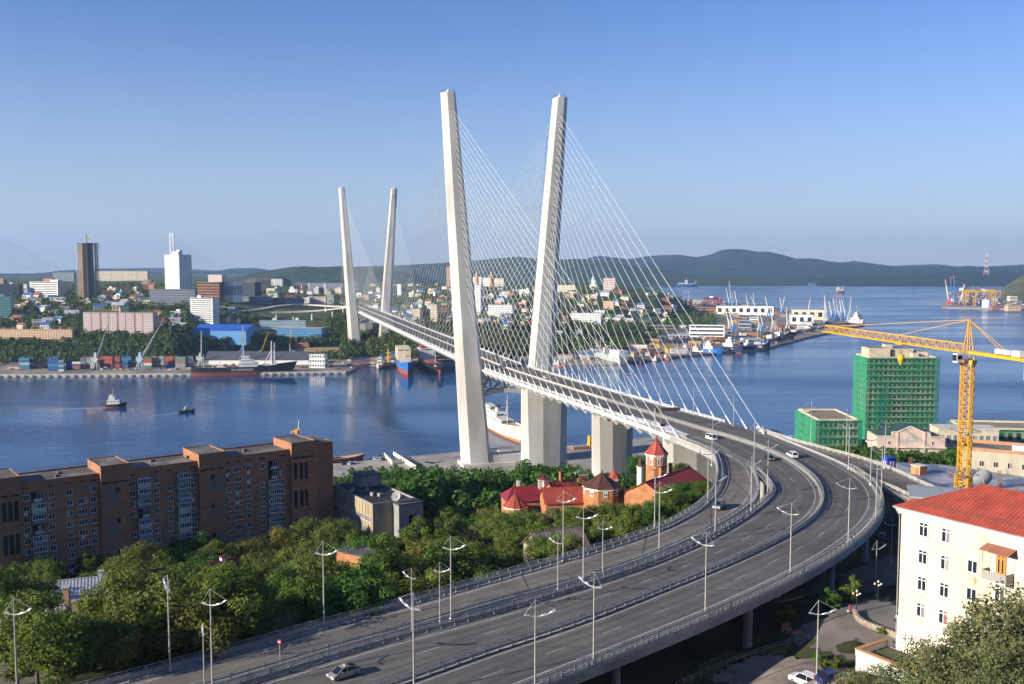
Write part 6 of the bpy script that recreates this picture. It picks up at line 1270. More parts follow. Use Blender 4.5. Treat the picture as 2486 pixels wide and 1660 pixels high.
mast(1660, 743, 709, 'red and white mast, left of two by the brick workshop', cw, cred, 1.6, ground(1660, 743)); mast(1671, 745, 707, 'red and white mast, right of two by the brick workshop', cw, cred, 2.6, ground(1671, 745))

# ---- ships
def ship(name, label, stern, bow, beam, free, hull, boot, sup, deckm=None, bootf=.35, sheer=.5, masts=(), funnel=None, rake=.06, cat='ship', group=None, wl=0.0, extra=None):
    """stern and bow: photo pixels of the waterline ends; sup: (f0, f1, width fraction, z0, height, material)"""
    S = onz(*stern, 0) if not isinstance(stern, Vector) else stern; Bw = onz(*bow, 0) if not isinstance(bow, Vector) else bow; d = Bw - S; L_ = d.length; rz = atan2(d.y, d.x); t = thing(name, label, cat, S, rz, group)
    st = [(0, .72), (.06, .9), (.2, 1), (.65, 1), (.8, .82), (.9, .52), (.97, .2), (1.0, .02)]; zs = (-1.5, 0, free * bootf, free)
    def ring(f, wd):
        sh = sheer * free * max(0, (f - .55) / .45) ** 2 + .12 * free * max(0, (.2 - f) / .2); out = []
        for z, nar in ((-1.5, .75), (free * bootf, .96), (free, 1.0)):
            zz = z if z < free else z + sh; x = f * L_ + (rake * L_ * (zz / (free * 1.5)) * max(0, (f - .7) / .3)); hb = beam / 2 * (wd if z >= free else wd * nar * (wd ** .25)); out.append((x, hb, zz))
        return out
    R_ = [ring(f, wd) for f, wd in st]
    for nm, a_, c_, m_ in (('hull_bottom', 0, 1, boot), ('hull_side', 1, 2, hull)):
        b = MB(); n = len(R_); vv_ = []
        for r_ in R_: vv_ += [r_[a_], r_[c_]]
        fs = [(2 * i + 1, 2 * i, 2 * i + 2, 2 * i + 3) for i in range(n - 1)]; b.addmesh(vv_, fs, 0, True); b.addmesh([(x, -y, z) for x, y, z in vv_], [f[::-1] for f in fs], 0, True)
        p0, p1 = R_[0][a_], R_[0][c_]; b.face([(p0[0], -p0[1], p0[2]), p0[:1] + (p0[1], p0[2]), p1, (p1[0], -p1[1], p1[2])]); b.build(nm, m_, t)
    b = MB(); b.strip([(x, y, z - free * .12) for x, y, z in (r_[2] for r_ in R_)], [(x, -y, z - free * .12) for x, y, z in (r_[2] for r_ in R_)]); b.build('deck', deckm or WALL['tan'], t)
    for f0, f1, wf, z0, h, m_ in sup:
        b = MB(); b.box((f0 + f1) / 2 * L_, 0, z0, (f1 - f0) * L_, beam * wf, h, 0); so_ = b.build('superstructure', m_, t)
        if h > 2.2 and (f1 - f0) * L_ > 5:
            b = MB(); n = max(2, int((f1 - f0) * L_ / 2.5))
            for lv in range(max(1, int(h / 3))):
                for i in range(n):
                    for s_ in (-1, 1): b.box(lerp(f0, f1, (i + .5) / n) * L_, s_ * beam * wf / 2, z0 + h - 1.9 - lv * 2.8, (f1 - f0) * L_ / n * .5, .14, .9)
            b.box(f1 * L_, 0, z0 + h - 1.9, .14, beam * wf * .8, 1.0); tag(b.build('portholes', win_far, so_), kind='stuff')
    for f, h, r_, m_ in masts:
        b = MB(); b.tube((f * L_, 0, free * .8), (f * L_, 0, h), r_, r_ * .5, n=6); b.beam((f * L_, -beam * .25, h * .8), (f * L_, beam * .25, h * .8), r_, r_); b.tube((f * L_, 0, h * .75), (f * L_ - L_ * .08, 0, free * 1.2), r_ * .4, n=4); b.build('mast', m_, t)
    if funnel: f, z0, h, r_, m_ = funnel; b = MB(); b.lathe(f * L_, 0, [(r_, z0), (r_ * .9, z0 + h * .75)], 10); fo = b.build('funnel', m_, t); b = MB(); b.lathe(f * L_, 0, [(r_ * .92, z0 + h * .75), (r_ * .9, z0 + h)], 10); b.build('funnel_top', steel_dk, fo)
    if extra: extra(t, L_, beam, free)
    return t
hm_ = lambda n, c_: mat('hull_' + n, c_, .5, .1, .1)
HW, HBk, HR, HB, HN, HGr, HOr = hm_('white', (0.62, 0.6, 0.57)), hm_('black', (0.018, 0.018, 0.022)), hm_('red', (0.32, 0.09, 0.06)), hm_('blue', (0.03, 0.15, 0.42)), hm_('navy', (0.014, 0.025, 0.07)), hm_('grey', (0.36, 0.40, 0.38)), hm_('orange', (0.55, 0.2, 0.05))
def lettering(parent, txt, loc, size, m, rz=0.0):
    cu = bpy.data.curves.new('lettering', 'FONT'); cu.body = txt; cu.size = size; cu.extrude = .02; cu.align_x = 'CENTER'; o = bpy.data.objects.new('lettering', cu); C.objects.link(o)
    dg = bpy.context.evaluated_depsgraph_get(); me = bpy.data.meshes.new_from_object(o.evaluated_get(dg)); bpy.data.objects.remove(o); me.materials.clear(); me.materials.append(m)
    q = link('lettering', me, parent); q.location = loc; q.rotation_euler = (pi / 2, 0, rz); return q
def cargo_extra(t, L_, beam, free):
    lettering(t, 'РОСМОРПОРТ', (L_ * .51, -beam / 2 - .12, free * .55), 3.4, HW)
    for x in (.33, .41): b = MB(); b.lathe(0, 0, [(.2, -3.4), (1.2, -2), (1.4, 0), (1.2, 2), (.2, 3.4)], 8); o = b.build('lifeboat', HOr, t); o.location = (L_ * x, -beam * .35, free + 2.5); o.rotation_euler = (0, pi / 2, 0)
    b = MB(); b.beam((L_ * .2, 0, free), (L_ * .32, 0, free + 8), .7, .7); b.build('derrick', HW, t)
ship('cargo_ship', 'black cargo ship with red waterline band and white bridge moored at the far quay', (466, 912), (708, 907), 17, 9.5, HBk, HR, [(.47, .66, .75, 9, 5, HW), (.49, .62, .7, 14, 4, HW), (.5, .58, .65, 18, 3.2, HW), (.25, .46, .6, 9, 2.2, HW), (.7, .85, .5, 9, 2.5, HW)], masts=((.52, 36, .5, HW), (.8, 38, 1.2, HW), (.83, 36, 1.0, HW), (.12, 24, .4, HW)), bootf=.42, sheer=.55, extra=cargo_extra)
ship('tugboat', 'white tugboat with a dark hull under way on the bay', (253, 989), (306, 988), 8, 3.2, HBk, HR, [(.18, .75, .8, 2.6, 4.2, HW), (.25, .52, .6, 6.8, 3, HW), (.3, .42, .5, 9.8, 1.5, HW)], masts=((.42, 18, .18, HW), (.85, 7, .15, HW)), funnel=(.3, 8, 3.5, 1.1, HW), cat='boat')
ship('motor_launch', 'small black launch leaving a wake to the right of the tug', (434, 1002), (472, 999), 4.5, 2.2, HBk, HBk, [(.35, .62, .6, 1.8, 2.0, HGr), (.4, .52, .45, 3.8, 1.0, HW)], masts=((.5, 7, .1, HW),), cat='boat')
ship('blue_cargo_ship', 'blue-hulled ship with red waterline moored bow-on between the pylons', (975, 883), (990, 911), 19, 11, HB, HR, [(.05, .45, .85, 10, 14, WALL['cream']), (.5, .8, .6, 10, 3, HW)], masts=((.52, 34, .7, WALL['cream']), (.3, 36, .5, HBk)), bootf=.5, rake=.1)
ship('black_tanker', 'black ship with an orange-red lower hull moored bow-on left of the near leg', (1030, 884), (1068, 910), 20, 10, HBk, HR, [(.0, .22, .9, 9, 13, HW), (.02, .18, .7, 22, 3, HR), (.3, .7, .6, 8, 2.5, HR), (.86, .98, .5, 9, 2, HW)], masts=((.75, 24, .4, HW), (.1, 34, .5, HW)), bootf=.5, rake=.1)
ship('small_white_boat', 'small white boat with a red waterline by the foot of the far pylon', (926, 885), (919, 897), 8, 4, HW, HR, [(.2, .75, .8, 3.5, 5, HW), (.3, .6, .6, 8.5, 3, HW)], masts=((.4, 16, .2, HW),), cat='boat')
ship('crane_barge', 'dark barge carrying a yellow crane tower beside the small white boat', (946, 887), (940, 896), 11, 3, HBk, HOr, [(.2, .8, .5, 2.6, 2, HBk)], masts=((.5, 22, 1.4, cyel), (.3, 16, .8, cyel)), cat='barge')
ship('factory_ship', 'weathered grey-green factory ship with a white bridge block seen through the cables', (1514, 885), (1436, 868), 15, 8.5, HGr, HOr, [(.0, .3, .85, 8, 9, HW), (.35, .9, .6, 8, 2, HGr), (.55, .6, .2, 8, 9, HW)], masts=((.72, 30, .5, HW), (.85, 26, .5, HW), (.4, 26, .5, HW)), bootf=.12)
ship('striped_patrol_ship', 'blue patrol ship with red and white diagonal stripes on the bow', (1706, 858), (1752, 861), 11, 7.5, HB, HBk, [(.1, .6, .8, 6.5, 5, HW), (.2, .5, .7, 11.5, 4, HW), (.25, .4, .5, 15.5, 3, HW)], masts=((.4, 28, .35, HW),), bootf=.08, sheer=.7, extra=lambda t, L_, beam, free: [MB().hexa([(L_ * f, -beam / 2 - .15, 1), (L_ * (f + .05), -beam / 2 - .15, 1), (L_ * (f + .05), -beam / 2 + .1, 1), (L_ * f, -beam / 2 + .1, 1)], [(L_ * (f + .1), -beam / 2 - .25, 8), (L_ * (f + .15), -beam / 2 - .25, 8), (L_ * (f + .15), -beam / 2 + .1, 8), (L_ * (f + .1), -beam / 2 + .1, 8)]).build('diagonal_stripe', m_, t) for f, m_ in ((.3, HR), (.37, HW))])
ship('navy_patrol_ship', 'dark navy patrol ship numbered 184 with a red and white bow stripe', (1758, 853), (1800, 858), 12, 8, HN, HR, [(.05, .65, .8, 7, 6, HW), (.2, .55, .7, 13, 5, HW), (.3, .45, .5, 18, 4, HW)], masts=((.4, 32, .4, HW), (.6, 24, .3, HW)), bootf=.15, sheer=.7, extra=lambda t, L_, beam, free: lettering(t, '184', (L_ * .62, -beam / 2 - .35, free * .55), 4.2, HW))
ship('navy_tug', 'dark green-black vessel squeezed between the numbered navy ships', (1806, 851), (1834, 853), 10, 7, HN, HBk, [(.1, .6, .8, 6, 6, HW), (.2, .45, .6, 12, 4, HGr)], masts=((.4, 26, .35, HGr),))
ship('navy_cutter', 'navy-hulled cutter with a flared bow at the right end of the ship row', (1826, 847), (1868, 848), 11, 7.5, HN, HR, [(.1, .5, .8, 6.5, 4, HW), (.55, .85, .6, 7, 2, HW)], masts=((.3, 28, .4, HW), (.88, 24, .3, HW)), bootf=.2, sheer=.8)
for i, (a, b__) in enumerate(((1632, 1660), (1652, 1682), (1676, 1706))): ship('patrol_boat', ('white patrol boat at the left end of the moored row', 'white patrol boat second from the left in the moored row', 'white patrol boat with a yellow deck crate beside the striped ship')[i], (a, 852 + 2 * i), (b__, 855 + 2 * i), 7, 3.6, HW if i != 1 else HN, HBk, [(.2, .7, .8, 3.2, 4, HW), (.3, .55, .6, 7, 3, HW)], masts=((.4, 17, .2, HW),), cat='boat', group='white patrol boats')
for i, (a, y0, b__, y1, m_) in enumerate(((1880, 828, 1912, 818, HN), (1862, 836, 1884, 828, HB), (1916, 815, 1962, 806, HBk), (1950, 806, 2000, 799, HBk))): ship('moored_ship', ('dark ship with white bridge moored left of the grey submarine-like hull', 'blue-bowed ship tucked behind the navy cutter', 'long low black hull below the white cold store', 'second low black hull near the tip of the yellow jib')[i], (a, y0), (b__, y1), 12, 5 if i > 1 else 8, m_, HBk, [(.2, .5, .7, 4.5, 4 if i > 1 else 9, HW)], masts=((.4, 24, .35, HW), (.75, 18, .3, HW)))
ship('pier_ship', 'white ship with a crowded superstructure at the pier end', (2064, 786), (2094, 788), 16, 8, HW, HR, [(.2, .9, .8, 7, 7, HW), (.35, .75, .7, 14, 6, HW), (.45, .65, .5, 20, 5, HW)], masts=((.5, 40, .5, HW), (.7, 34, .4, HW)), bootf=.1)
ship('dark_pier_ship', 'low dark ship alongside the cranes at the pier', (2004, 789), (2062, 791), 15, 5, HBk, HR, [(.02, .16, .8, 4.5, 9, HW)], masts=((.1, 26, .4, HW),))
ship('vehicle_carrier', 'distant blue ship with a small white bridge crossing the bay', (1642, 695), (1692, 695), 20, 13, HB, HBk, [(.42, .55, .8, 12, 22, HW), (.1, .35, .7, 12, 8, HW), (.6, .9, .6, 12, 5, HW)], masts=((.48, 60, .8, HW), (.94, 40, .8, HW)))
ship('distant_trawler', 'distant red and white trawler anchored in the open bay', (2030, 711), (2050, 711), 12, 9, HR, HR, [(.0, .9, .8, 8, 9, HW), (.1, .4, .7, 17, 9, HW)], masts=((.2, 42, .7, HW), (.85, 32, .7, HW)))
ship('liner', 'white ship with yellow deck gear behind the distant container stacks', (2330, 713), (2384, 712), 20, 10, HB, HR, [(.05, .3, .8, 9, 16, HW), (.35, .9, .7, 9, 7, WALL['cream'])], masts=((.2, 46, .7, HW), (.6, 36, .7, cyel), (.8, 34, .7, cyel)))
ship('distant_ferry', 'small dark ship lying at the right end of the distant pier', (2428, 751), (2450, 752), 9, 4, HBk, HBk, [(.2, .7, .8, 3.5, 6, HW)], masts=((.4, 18, .4, HW),))
rs_ = random.Random(4); bl = sorted([rs_.uniform(1335, 1432) for _ in range(7)] + [rs_.uniform(1530, 1640) for _ in range(7)])
for i, px in enumerate(bl):
    a, b__, u = col_at(px); py = lerp(a[1][0][0], b__[1][0][0], u) + rs_.uniform(2, 7); l_ = rs_.uniform(9, 18); dr = rs_.choice((-1, 1))
    ship('moored_boat', 'small moored boat under the cables at the far port, %s from the left' % ordinal(i), (px - dr * l_ / 2, py), (px + dr * l_ / 2, py + rs_.uniform(-2, 3)), 4.5, 2.4, rs_.choice((HBk, HW, HN, HB, HR)), HR, [(.2, .6, .7, 2, 3, rs_.choice((HW, HW, WALL['ochre']))), (.25, .45, .5, 5, 2, HW)], masts=((.4, 12, .2, rs_.choice((HW, cyel))),), cat='boat', group='small boats moored at the far port')
# rusty white ship and barge at the near quay
ship('rusty_white_ship', 'rust-streaked white ship berthed behind the near pylon legs', (1150, 1012), (1270, 1078), 13, 9, mat('hull_streaked', (0.56, 0.52, 0.46), .7, .15, .2, rgb2=(0.36, 0.18, 0.07), mix=(.25, .58, .7)), mat('hull_rust', (0.40, 0.17, 0.05), .8, .3, .3), [(.1, .72, .75, 8, 3.5, HW), (.2, .6, .6, 11.5, 3, HW), (.3, .45, .5, 14.5, 2.5, HW)], masts=((.72, 30, .35, HW), (.7, 26, .3, HW)), funnel=(.52, 13, 6, 2, HW), bootf=.2)
ship('red_barge', 'rusty red barge lying along the near quay beside the brick block', (770, 1125), (880, 1117), 9, 3.0, HR, HBk, [(.1, .3, .6, 2.6, 2.5, WALL['ochre'])], cat='barge', bootf=.3)
bx = onz(795, 1126, 3); t = thing('yellow_derrick', 'yellow lattice derrick standing behind the brick block', 'derrick', (bx.x, bx.y + 4, 1)); hh_ = (1112 - 1047) * bx.y / F; lattice(t, 'bracing', (0, 0, hh_ * .35), (0, 0, hh_), 1.8, 7, cyel, .16, .09); b = MB(); b.box(0, 0, 0, 2.6, 2.6, hh_ * .38); b.build('pedestal', HBk, t); b = MB(); b.beam((0, 0, hh_), (-3, 0, hh_ + .6), .5, .5); b.build('head', cyel, t)
bx = onz(722, 1100, 0); t = thing('yellow_ship_crane', 'yellow deck crane peeping over the brick block roof', 'deck crane', (bx.x, bx.y, 0)); b = MB(); b.tube((0, 0, 0), (0, 0, 15), 1.4, 1.0, n=8); b.build('pedestal', cyel, t); b = MB(); b.beam((-4, 0, 14), (2, 0, 16.5), 1.4, 1.4); b.build('jib', cyel, t); b = MB(); b.tube((.8, 0, 15), (1.4, 0, 22), .35, n=6); b.build('mast', HW, t)
bx = onz(728, 1106, 0); ship('moored_dredger', 'dark dredger moored behind the brick block', onz(690, 1112, 0), onz(790, 1116, 0), 9, 3, HBk, HBk, [(.1, .4, .7, 2.5, 3, HW)])
# wakes
foam = mat('wake_foam', (0.55, 0.6, 0.66), .6, .3, .2)
for i, (pts, w_, lab) in enumerate(((((250, 990), (200, 991), (120, 994)), 1.6, 'white wake trailing the tug'), (((432, 1003), (390, 1007), (360, 1011)), 1.0, 'thin white wake behind the launch'))):
    P_ = smooth([onz(a, b__, 0.03) for a, b__ in pts], 2); q = MB(); n = len(P_)
    A = [p + (Vector((0, 1, 0)) * w_ * (1 - .8 * k / n)) for k, p in enumerate(P_)]; D_ = [p - (Vector((0, 1, 0)) * w_ * (1 - .8 * k / n)) for k, p in enumerate(P_)]; q.strip(D_, A); tag(q.build('wake', foam), lab, 'wake', kind='stuff')
# near quay: walls, parked cars are added with the vehicles
QW = thing('white_quay_wall', 'white boundary wall running across the near quay to the trees', 'wall'); 
W_P = [onz(930, 1107, 3), onz(975, 1113, 3), onz(1022, 1148, 3)]; b = MB(); b.sweep([onz(933, 1108, 3), onz(952, 1128, 3)], .4, 2.6); b.sweep([onz(952, 1128, 3), onz(976, 1122, 3)], .4, 2.6); b.sweep([onz(955, 1106, 3), onz(985, 1125, 3), onz(1040, 1160, 3)], .4, 2.8); b.build('wall', white_pl, QW)

# scattered yard goods, huts and vehicles on the quays: too small and many to count
b = MB(); cl_m = [mat('yard_' + n_c, c_, .8, .2, .3) for n_c, c_ in (('rust', (0.25, 0.12, 0.06)), ('grey', (0.25, 0.25, 0.25)), ('white', (0.55, 0.53, 0.5)), ('ochre', (0.40, 0.27, 0.10)), ('blue', (0.06, 0.15, 0.30)), ('dark', (0.04, 0.04, 0.04)), ('brick', (0.30, 0.13, 0.08)))]; rr = random.Random(8)
for i in range(1500):
    if i < 1150: px, py = rr.uniform(1330, 1985), rr.uniform(742, 872)
    else: px, py = rr.uniform(-40, 1000), rr.uniform(870, 903)
    p = ground(px, py)
    if p.z > 6 or p.z < 2.7 or p.y > 2900: continue
    big = rr.random() < .16; sx, sy, sz = (rr.uniform(10, 26), rr.uniform(8, 14), rr.uniform(4, 8)) if big else (rr.uniform(2, 7), rr.uniform(2, 4), rr.uniform(1.2, 3.4))
    if px < 1000: sx, sy, sz = rr.uniform(1.5, 5), rr.uniform(1.5, 3), rr.uniform(.8, 2.4)
    k = rr.randrange(7); a_ = rr.uniform(-.4, .4); b.box(p.x, p.y, p.z - .2, sx, sy, sz, a_, k)
    if big: b.box(p.x, p.y, p.z + sz - .2, sx + .6, sy + .6, .5, a_, rr.choice((0, 1, 5, 6)))
tag(b.build('quay_clutter', cl_m), 'yard goods, huts and vehicles crowding the quays', 'clutter', kind='stuff')
# ------------------------------------------------------------------ trees
def leaf_mat(name, rgb, tr=.28, var=.35):
    m = bpy.data.materials.new(name); m.use_nodes = True; t = m.node_tree; n = t.nodes; L = t.links.new; n.remove(n['Principled BSDF'])
    oi = n.new('ShaderNodeObjectInfo'); g = n.new('ShaderNodeNewGeometry'); nz = n.new('ShaderNodeTexNoise'); nz.inputs['Scale'].default_value = .35; nz.inputs['Detail'].default_value = 3; L(g.outputs['Position'], nz.inputs['Vector'])
    r = n.new('ShaderNodeMapRange'); r.inputs[1].default_value = .3; r.inputs[2].default_value = .7; r.inputs[3].default_value = 1 - var; r.inputs[4].default_value = 1 + var; L(nz.outputs[0], r.inputs[0])
    hs_ = n.new('ShaderNodeHueSaturation'); hs_.inputs['Color'].default_value = (*rgb, 1); h = n.new('ShaderNodeMapRange'); h.inputs[3].default_value = .455; h.inputs[4].default_value = .525; L(oi.outputs['Random'], h.inputs[0]); L(h.outputs[0], hs_.inputs['Hue']); L(r.outputs[0], hs_.inputs['Value'])
    d = n.new('ShaderNodeBsdfDiffuse'); L(hs_.outputs[0], d.inputs[0]); tl = n.new('ShaderNodeBsdfTranslucent'); L(hs_.outputs[0], tl.inputs[0]); mx = n.new('ShaderNodeMixShader'); mx.inputs[0].default_value = tr; L(d.outputs[0], mx.inputs[1]); L(tl.outputs[0], mx.inputs[2]); L(mx.outputs[0], n['Material Output'].inputs[0]); return m
LEAF = [leaf_mat('leaf_olive', (0.140, 0.172, 0.042)), leaf_mat('leaf_green', (0.100, 0.165, 0.036)), leaf_mat('leaf_deep', (0.074, 0.132, 0.030)), leaf_mat('leaf_silvery', (0.150, 0.170, 0.075))]
far_leaf = leaf_mat('leaf_far', (0.085, 0.125, 0.034), .2, .5)
bark = mat('bark', (0.10, 0.075, 0.05), .95, .25, 1.5)
def rand_dir(r):
    z = r.uniform(-1, 1); a = r.uniform(0, 2 * pi); s = sqrt(1 - z * z); return Vector((s * cos(a), s * sin(a), z))
def make_tree(seed, h, rx, nclump, per, leaf, lm, crown_base=.28, tall=1.0):
    r = random.Random(seed); tr = MB(); pts = [Vector((0, 0, -2.5))]; cz = h * (crown_base + (1 - crown_base) * .5)
    for i in range(1, 5): pts.append(Vector((r.uniform(-.35, .35) * i * .5, r.uniform(-.35, .35) * i * .5, h * .68 * i / 4)))
    for i in range(4): tr.tube(pts[i], pts[i + 1], lerp(.045 * h * .5, .012 * h, i / 4), lerp(.045 * h * .5, .012 * h, (i + 1) / 4), n=6, cap=False)
    cl = []
    for k in range(nclump):
        for _ in range(20):
            d = rand_dir(r); q = r.random() ** .45; c_ = Vector((d.x * rx * q, d.y * rx * q, cz + d.z * h * (1 - crown_base) * .5 * q * tall))
            if all((c_ - e).length > rx * .30 for e, _ in cl): break
        cl.append((c_, rx * r.uniform(.26, .44)))
    for c_, _ in cl[:10]: a = pts[r.randint(2, 4)]; m_ = a.lerp(c_, .5) + Vector((0, 0, -.3)); tr.tube(a, m_, .012 * h, .008 * h, n=5, cap=False); tr.tube(m_, c_, .008 * h, .003 * h, n=5, cap=False)
    V, Fc = [], []
    for c_, cr in cl:
        for i in range(per):
            d = rand_dir(r); d.z = d.z * .8 + .15; p = c_ + d * cr * (r.random() ** .33); nn = (d + rand_dir(r) * .75 + Vector((0, 0, .25))).normalized(); a = nn.orthogonal().normalized(); b_ = nn.cross(a); an = r.uniform(0, 6.28); a, b_ = a * cos(an) + b_ * sin(an), b_ * cos(an) - a * sin(an)
            s1, s2 = leaf * r.uniform(.6, 1.25), leaf * r.uniform(.35, .75); i0 = len(V); V += [tuple(p - a * s1), tuple(p + b_ * s2 + nn * s1 * .12), tuple(p + a * s1), tuple(p - b_ * s2 + nn * s1 * .12)]; Fc.append((i0, i0 + 1, i0 + 2, i0 + 3))
    cm_ = bpy.data.meshes.new('crown'); cm_.from_pydata(V, [], Fc); cm_.materials.append(lm); cm_.update()
    return tr.mesh('trunk', bark), cm_
TREES = [make_tree(1, 11.5, 4.7, 40, 210, .25, LEAF[0]), make_tree(2, 12.5, 5.2, 46, 210, .26, LEAF[1]), make_tree(3, 10.5, 4.4, 36, 210, .25, LEAF[2]), make_tree(4, 10, 4.8, 34, 210, .24, LEAF[0], .2), make_tree(5, 13.5, 4.3, 44, 200, .26, LEAF[1], .18, 1.1), make_tree(6, 9, 3.7, 28, 200, .22, LEAF[3], .2)]
TONE = ['olive', 'mid-green', 'deep green', 'broad olive', 'tall mid-green', 'silvery']
BUSH = make_tree(7, 3.0, 1.7, 14, 80, .2, LEAF[1], .02)
POPL = make_tree(9, 15, 4.4, 60, 170, .20, LEAF[3], .06, 1.05)
def plant_tree(k, x, y, s, rz, name='leafy_tree', z=None, tm=None):
    tm = tm or TREES[k]; z = gz(x, y) if z is None else z; t = link(name, None); t.location = (x, y, z); t.rotation_euler = (0, 0, rz); t.scale = (s * RND.uniform(.82, 1.22), s * RND.uniform(.82, 1.22), s * RND.uniform(.88, 1.1)); t.empty_display_size = .3; link('trunk', tm[0], t); link('crown', tm[1], t); return t
def pix(p):
    r = Vector(p) - Vector((0, 0, HC)); f = r.y * CT - r.z * ST; return CX + F * r.x / f, CY - F * (r.y * ST + r.z * CT) / f
def pin(x, y, poly):
    c_ = False; j = len(poly) - 1
    for i in range(len(poly)):
        if (poly[i][1] > y) != (poly[j][1] > y) and x < (poly[j][0] - poly[i][0]) * (y - poly[i][1]) / (poly[j][1] - poly[i][1]) + poly[i][0]: c_ = not c_
        j = i
    return c_
def scatter(poly, spacing, n, limit, seed, kinds, smin=.8, smax=1.15, extra=None, mg=2.2):
    r = random.Random(seed); out = []; xs = [p[0] for p in poly]; ys = [p[1] for p in poly]
    for _ in range(n):
        x, y = r.uniform(min(xs), max(xs)), r.uniform(min(ys), max(ys))
        if not pin(x, y, poly) or in_foot(x, y, mg): continue
        if extra and not extra(x, y): continue
        if any((x - a) ** 2 + (y - b__) ** 2 < spacing ** 2 for a, b__, *_ in out): continue
        k = r.choice(kinds); s = r.uniform(smin, smax); z = gz(x, y); hk_ = (11.5, 12.5, 10.5, 10, 13.5, 9)[k]
        for sc2 in (1, .88, .77, .66, .56):
            px, py = pix((x, y, z + hk_ * s * sc2))
            if py >= interp(limit, px): out.append((x, y, k, s * sc2, px)); break
    return out
RPLx = [p for p in RPL if p.y < 300]
slip_side = [tuple(p[:2]) for p in offs(RPLx, -4.5)][::3]
R1 = slip_side + [(-130, 105), (-170, 120), (-185, 240), (-120, 330), (30, 330), (50, 305)]
lim1 = [(-200, 1400), (0, 1400), (60, 1350), (140, 1325), (250, 1345), (300, 1330), (400, 1318), (480, 1285), (560, 1285), (640, 1305), (700, 1275), (760, 1245), (800, 1262), (830, 1300), (910, 1290), (960, 1255), (1010, 1235), (1060, 1215), (1120, 1195), (1190, 1180), (1215, 1248), (1290, 1246), (1340, 1240), (1390, 1240), (1450, 1228), (1540, 1240), (1600, 1205), (1640, 1163), (1700, 1158), (1730, 1172), (1800, 1180)]
sets = []
sets.append((scatter(R1, 6.3, 9000, lim1, 21, (0, 1, 2, 3, 3, 4, 5), .85, 1.3, lambda x, y: (Vector((x, y, 0)) - BO).dot(BN) > 2 or (x > -30 and y < 310), 1.2), 'on the slope below the slip road'))
R2 = [(-55, 320), (-30, 300), (0, 300), (10, 310), (60, 325), (62, 345), (30, 420), (-10, 470), (-80, 480), (-95, 430)]
sets.append((scatter(R2, 8.2, 4000, [(780, 1125), (1000, 1125), (1030, 1120), (1110, 1118), (1200, 1122), (1290, 1125), (1330, 1118), (1400, 1130), (1420, 1150), (1500, 1150)], 22, (1, 2, 2, 4), 1.2, 1.75), 'in the belt behind the office'))
R5 = [(130, 335), (240, 345), (260, 420), (150, 420), (110, 380)]
sets.append((scatter(R5, 7.5, 1500, [(2100, 1080), (2200, 1095), (2290, 1090), (2320, 1085), (2420, 1075), (2486, 1080), (2700, 1080)], 23, (1, 2, 4)), 'behind the crane slab'))
R6 = [tuple(onz(a, b__, 60)[:2]) for a, b__ in ((1880, 1270), (1835, 1275))]
sets.append(([(p[0], p[1], 2, .5, pix((p[0], p[1], 60))[0]) for p in R6], 'under the curve of the viaduct'))
print('TREES', [len(a) for a, _ in sets])
allc = sorted((q[1], i, j) for i, (lst, _) in enumerate(sets) for j, q in enumerate(lst) if -45 < q[4] < 2530 and pix((q[0], q[1], gz(q[0], q[1]) + 9))[1] < 1690)
keep = set((i, j) for _, i, j in allc[:258]); rest = [sets[i][0][j] for _, i, j in allc[258:]]
print('REST', len(rest))
sets = [([q for j, q in enumerate(lst) if (i, j) in keep], where) for i, (lst, where) in enumerate(sets)]
import numpy as np
VV, LOD = [], [make_tree(60 + i, 11, 4.7, 26, 34, .62, LEAF[(1, 2, 2)[i]]) for i in range(3)]
for x, y, k, s, px in rest:
    m_ = LOD[int(x * 7) % 3][1]; a = np.empty(len(m_.vertices) * 3); m_.vertices.foreach_get('co', a); a = a.reshape(-1, 3) * s * (12, 12, 11, 11, 12, 10)[k] / 11; an = x * 3.1; c_, q_ = cos(an), sin(an); VV.append(np.stack([a[:, 0] * c_ - a[:, 1] * q_ + x, a[:, 0] * q_ + a[:, 1] * c_ + y, a[:, 2] + gz(x, y)], 1))
if VV:
    VV = np.concatenate(VV); nq = len(VV) // 4; me = bpy.data.meshes.new('background_trees'); me.vertices.add(len(VV)); me.vertices.foreach_set('co', VV.ravel()); me.loops.add(nq * 4); me.loops.foreach_set('vertex_index', np.arange(nq * 4)); me.polygons.add(nq); me.polygons.foreach_set('loop_start', np.arange(nq) * 4); me.polygons.foreach_set('loop_total', np.full(nq, 4)); me.materials.append(LEAF[2]); me.update(); me.validate()
    tag(link('background_trees', me), 'dense treetops in the hollow behind the front rows of trees', 'woods', kind='stuff')
for lst, where in sets:
    lst.sort(key=lambda q: q[4]); byk = {}
    for x, y, k, s, px in lst:
        t = plant_tree(k, x, y, s, RND.uniform(0, 6.28)); i = byk.get(k, 0); byk[k] = i + 1
        tag(t, '%s tree %s, %s such from left' % (TONE[k], where, ordinal(i)), 'tree', 'trees ' + where)
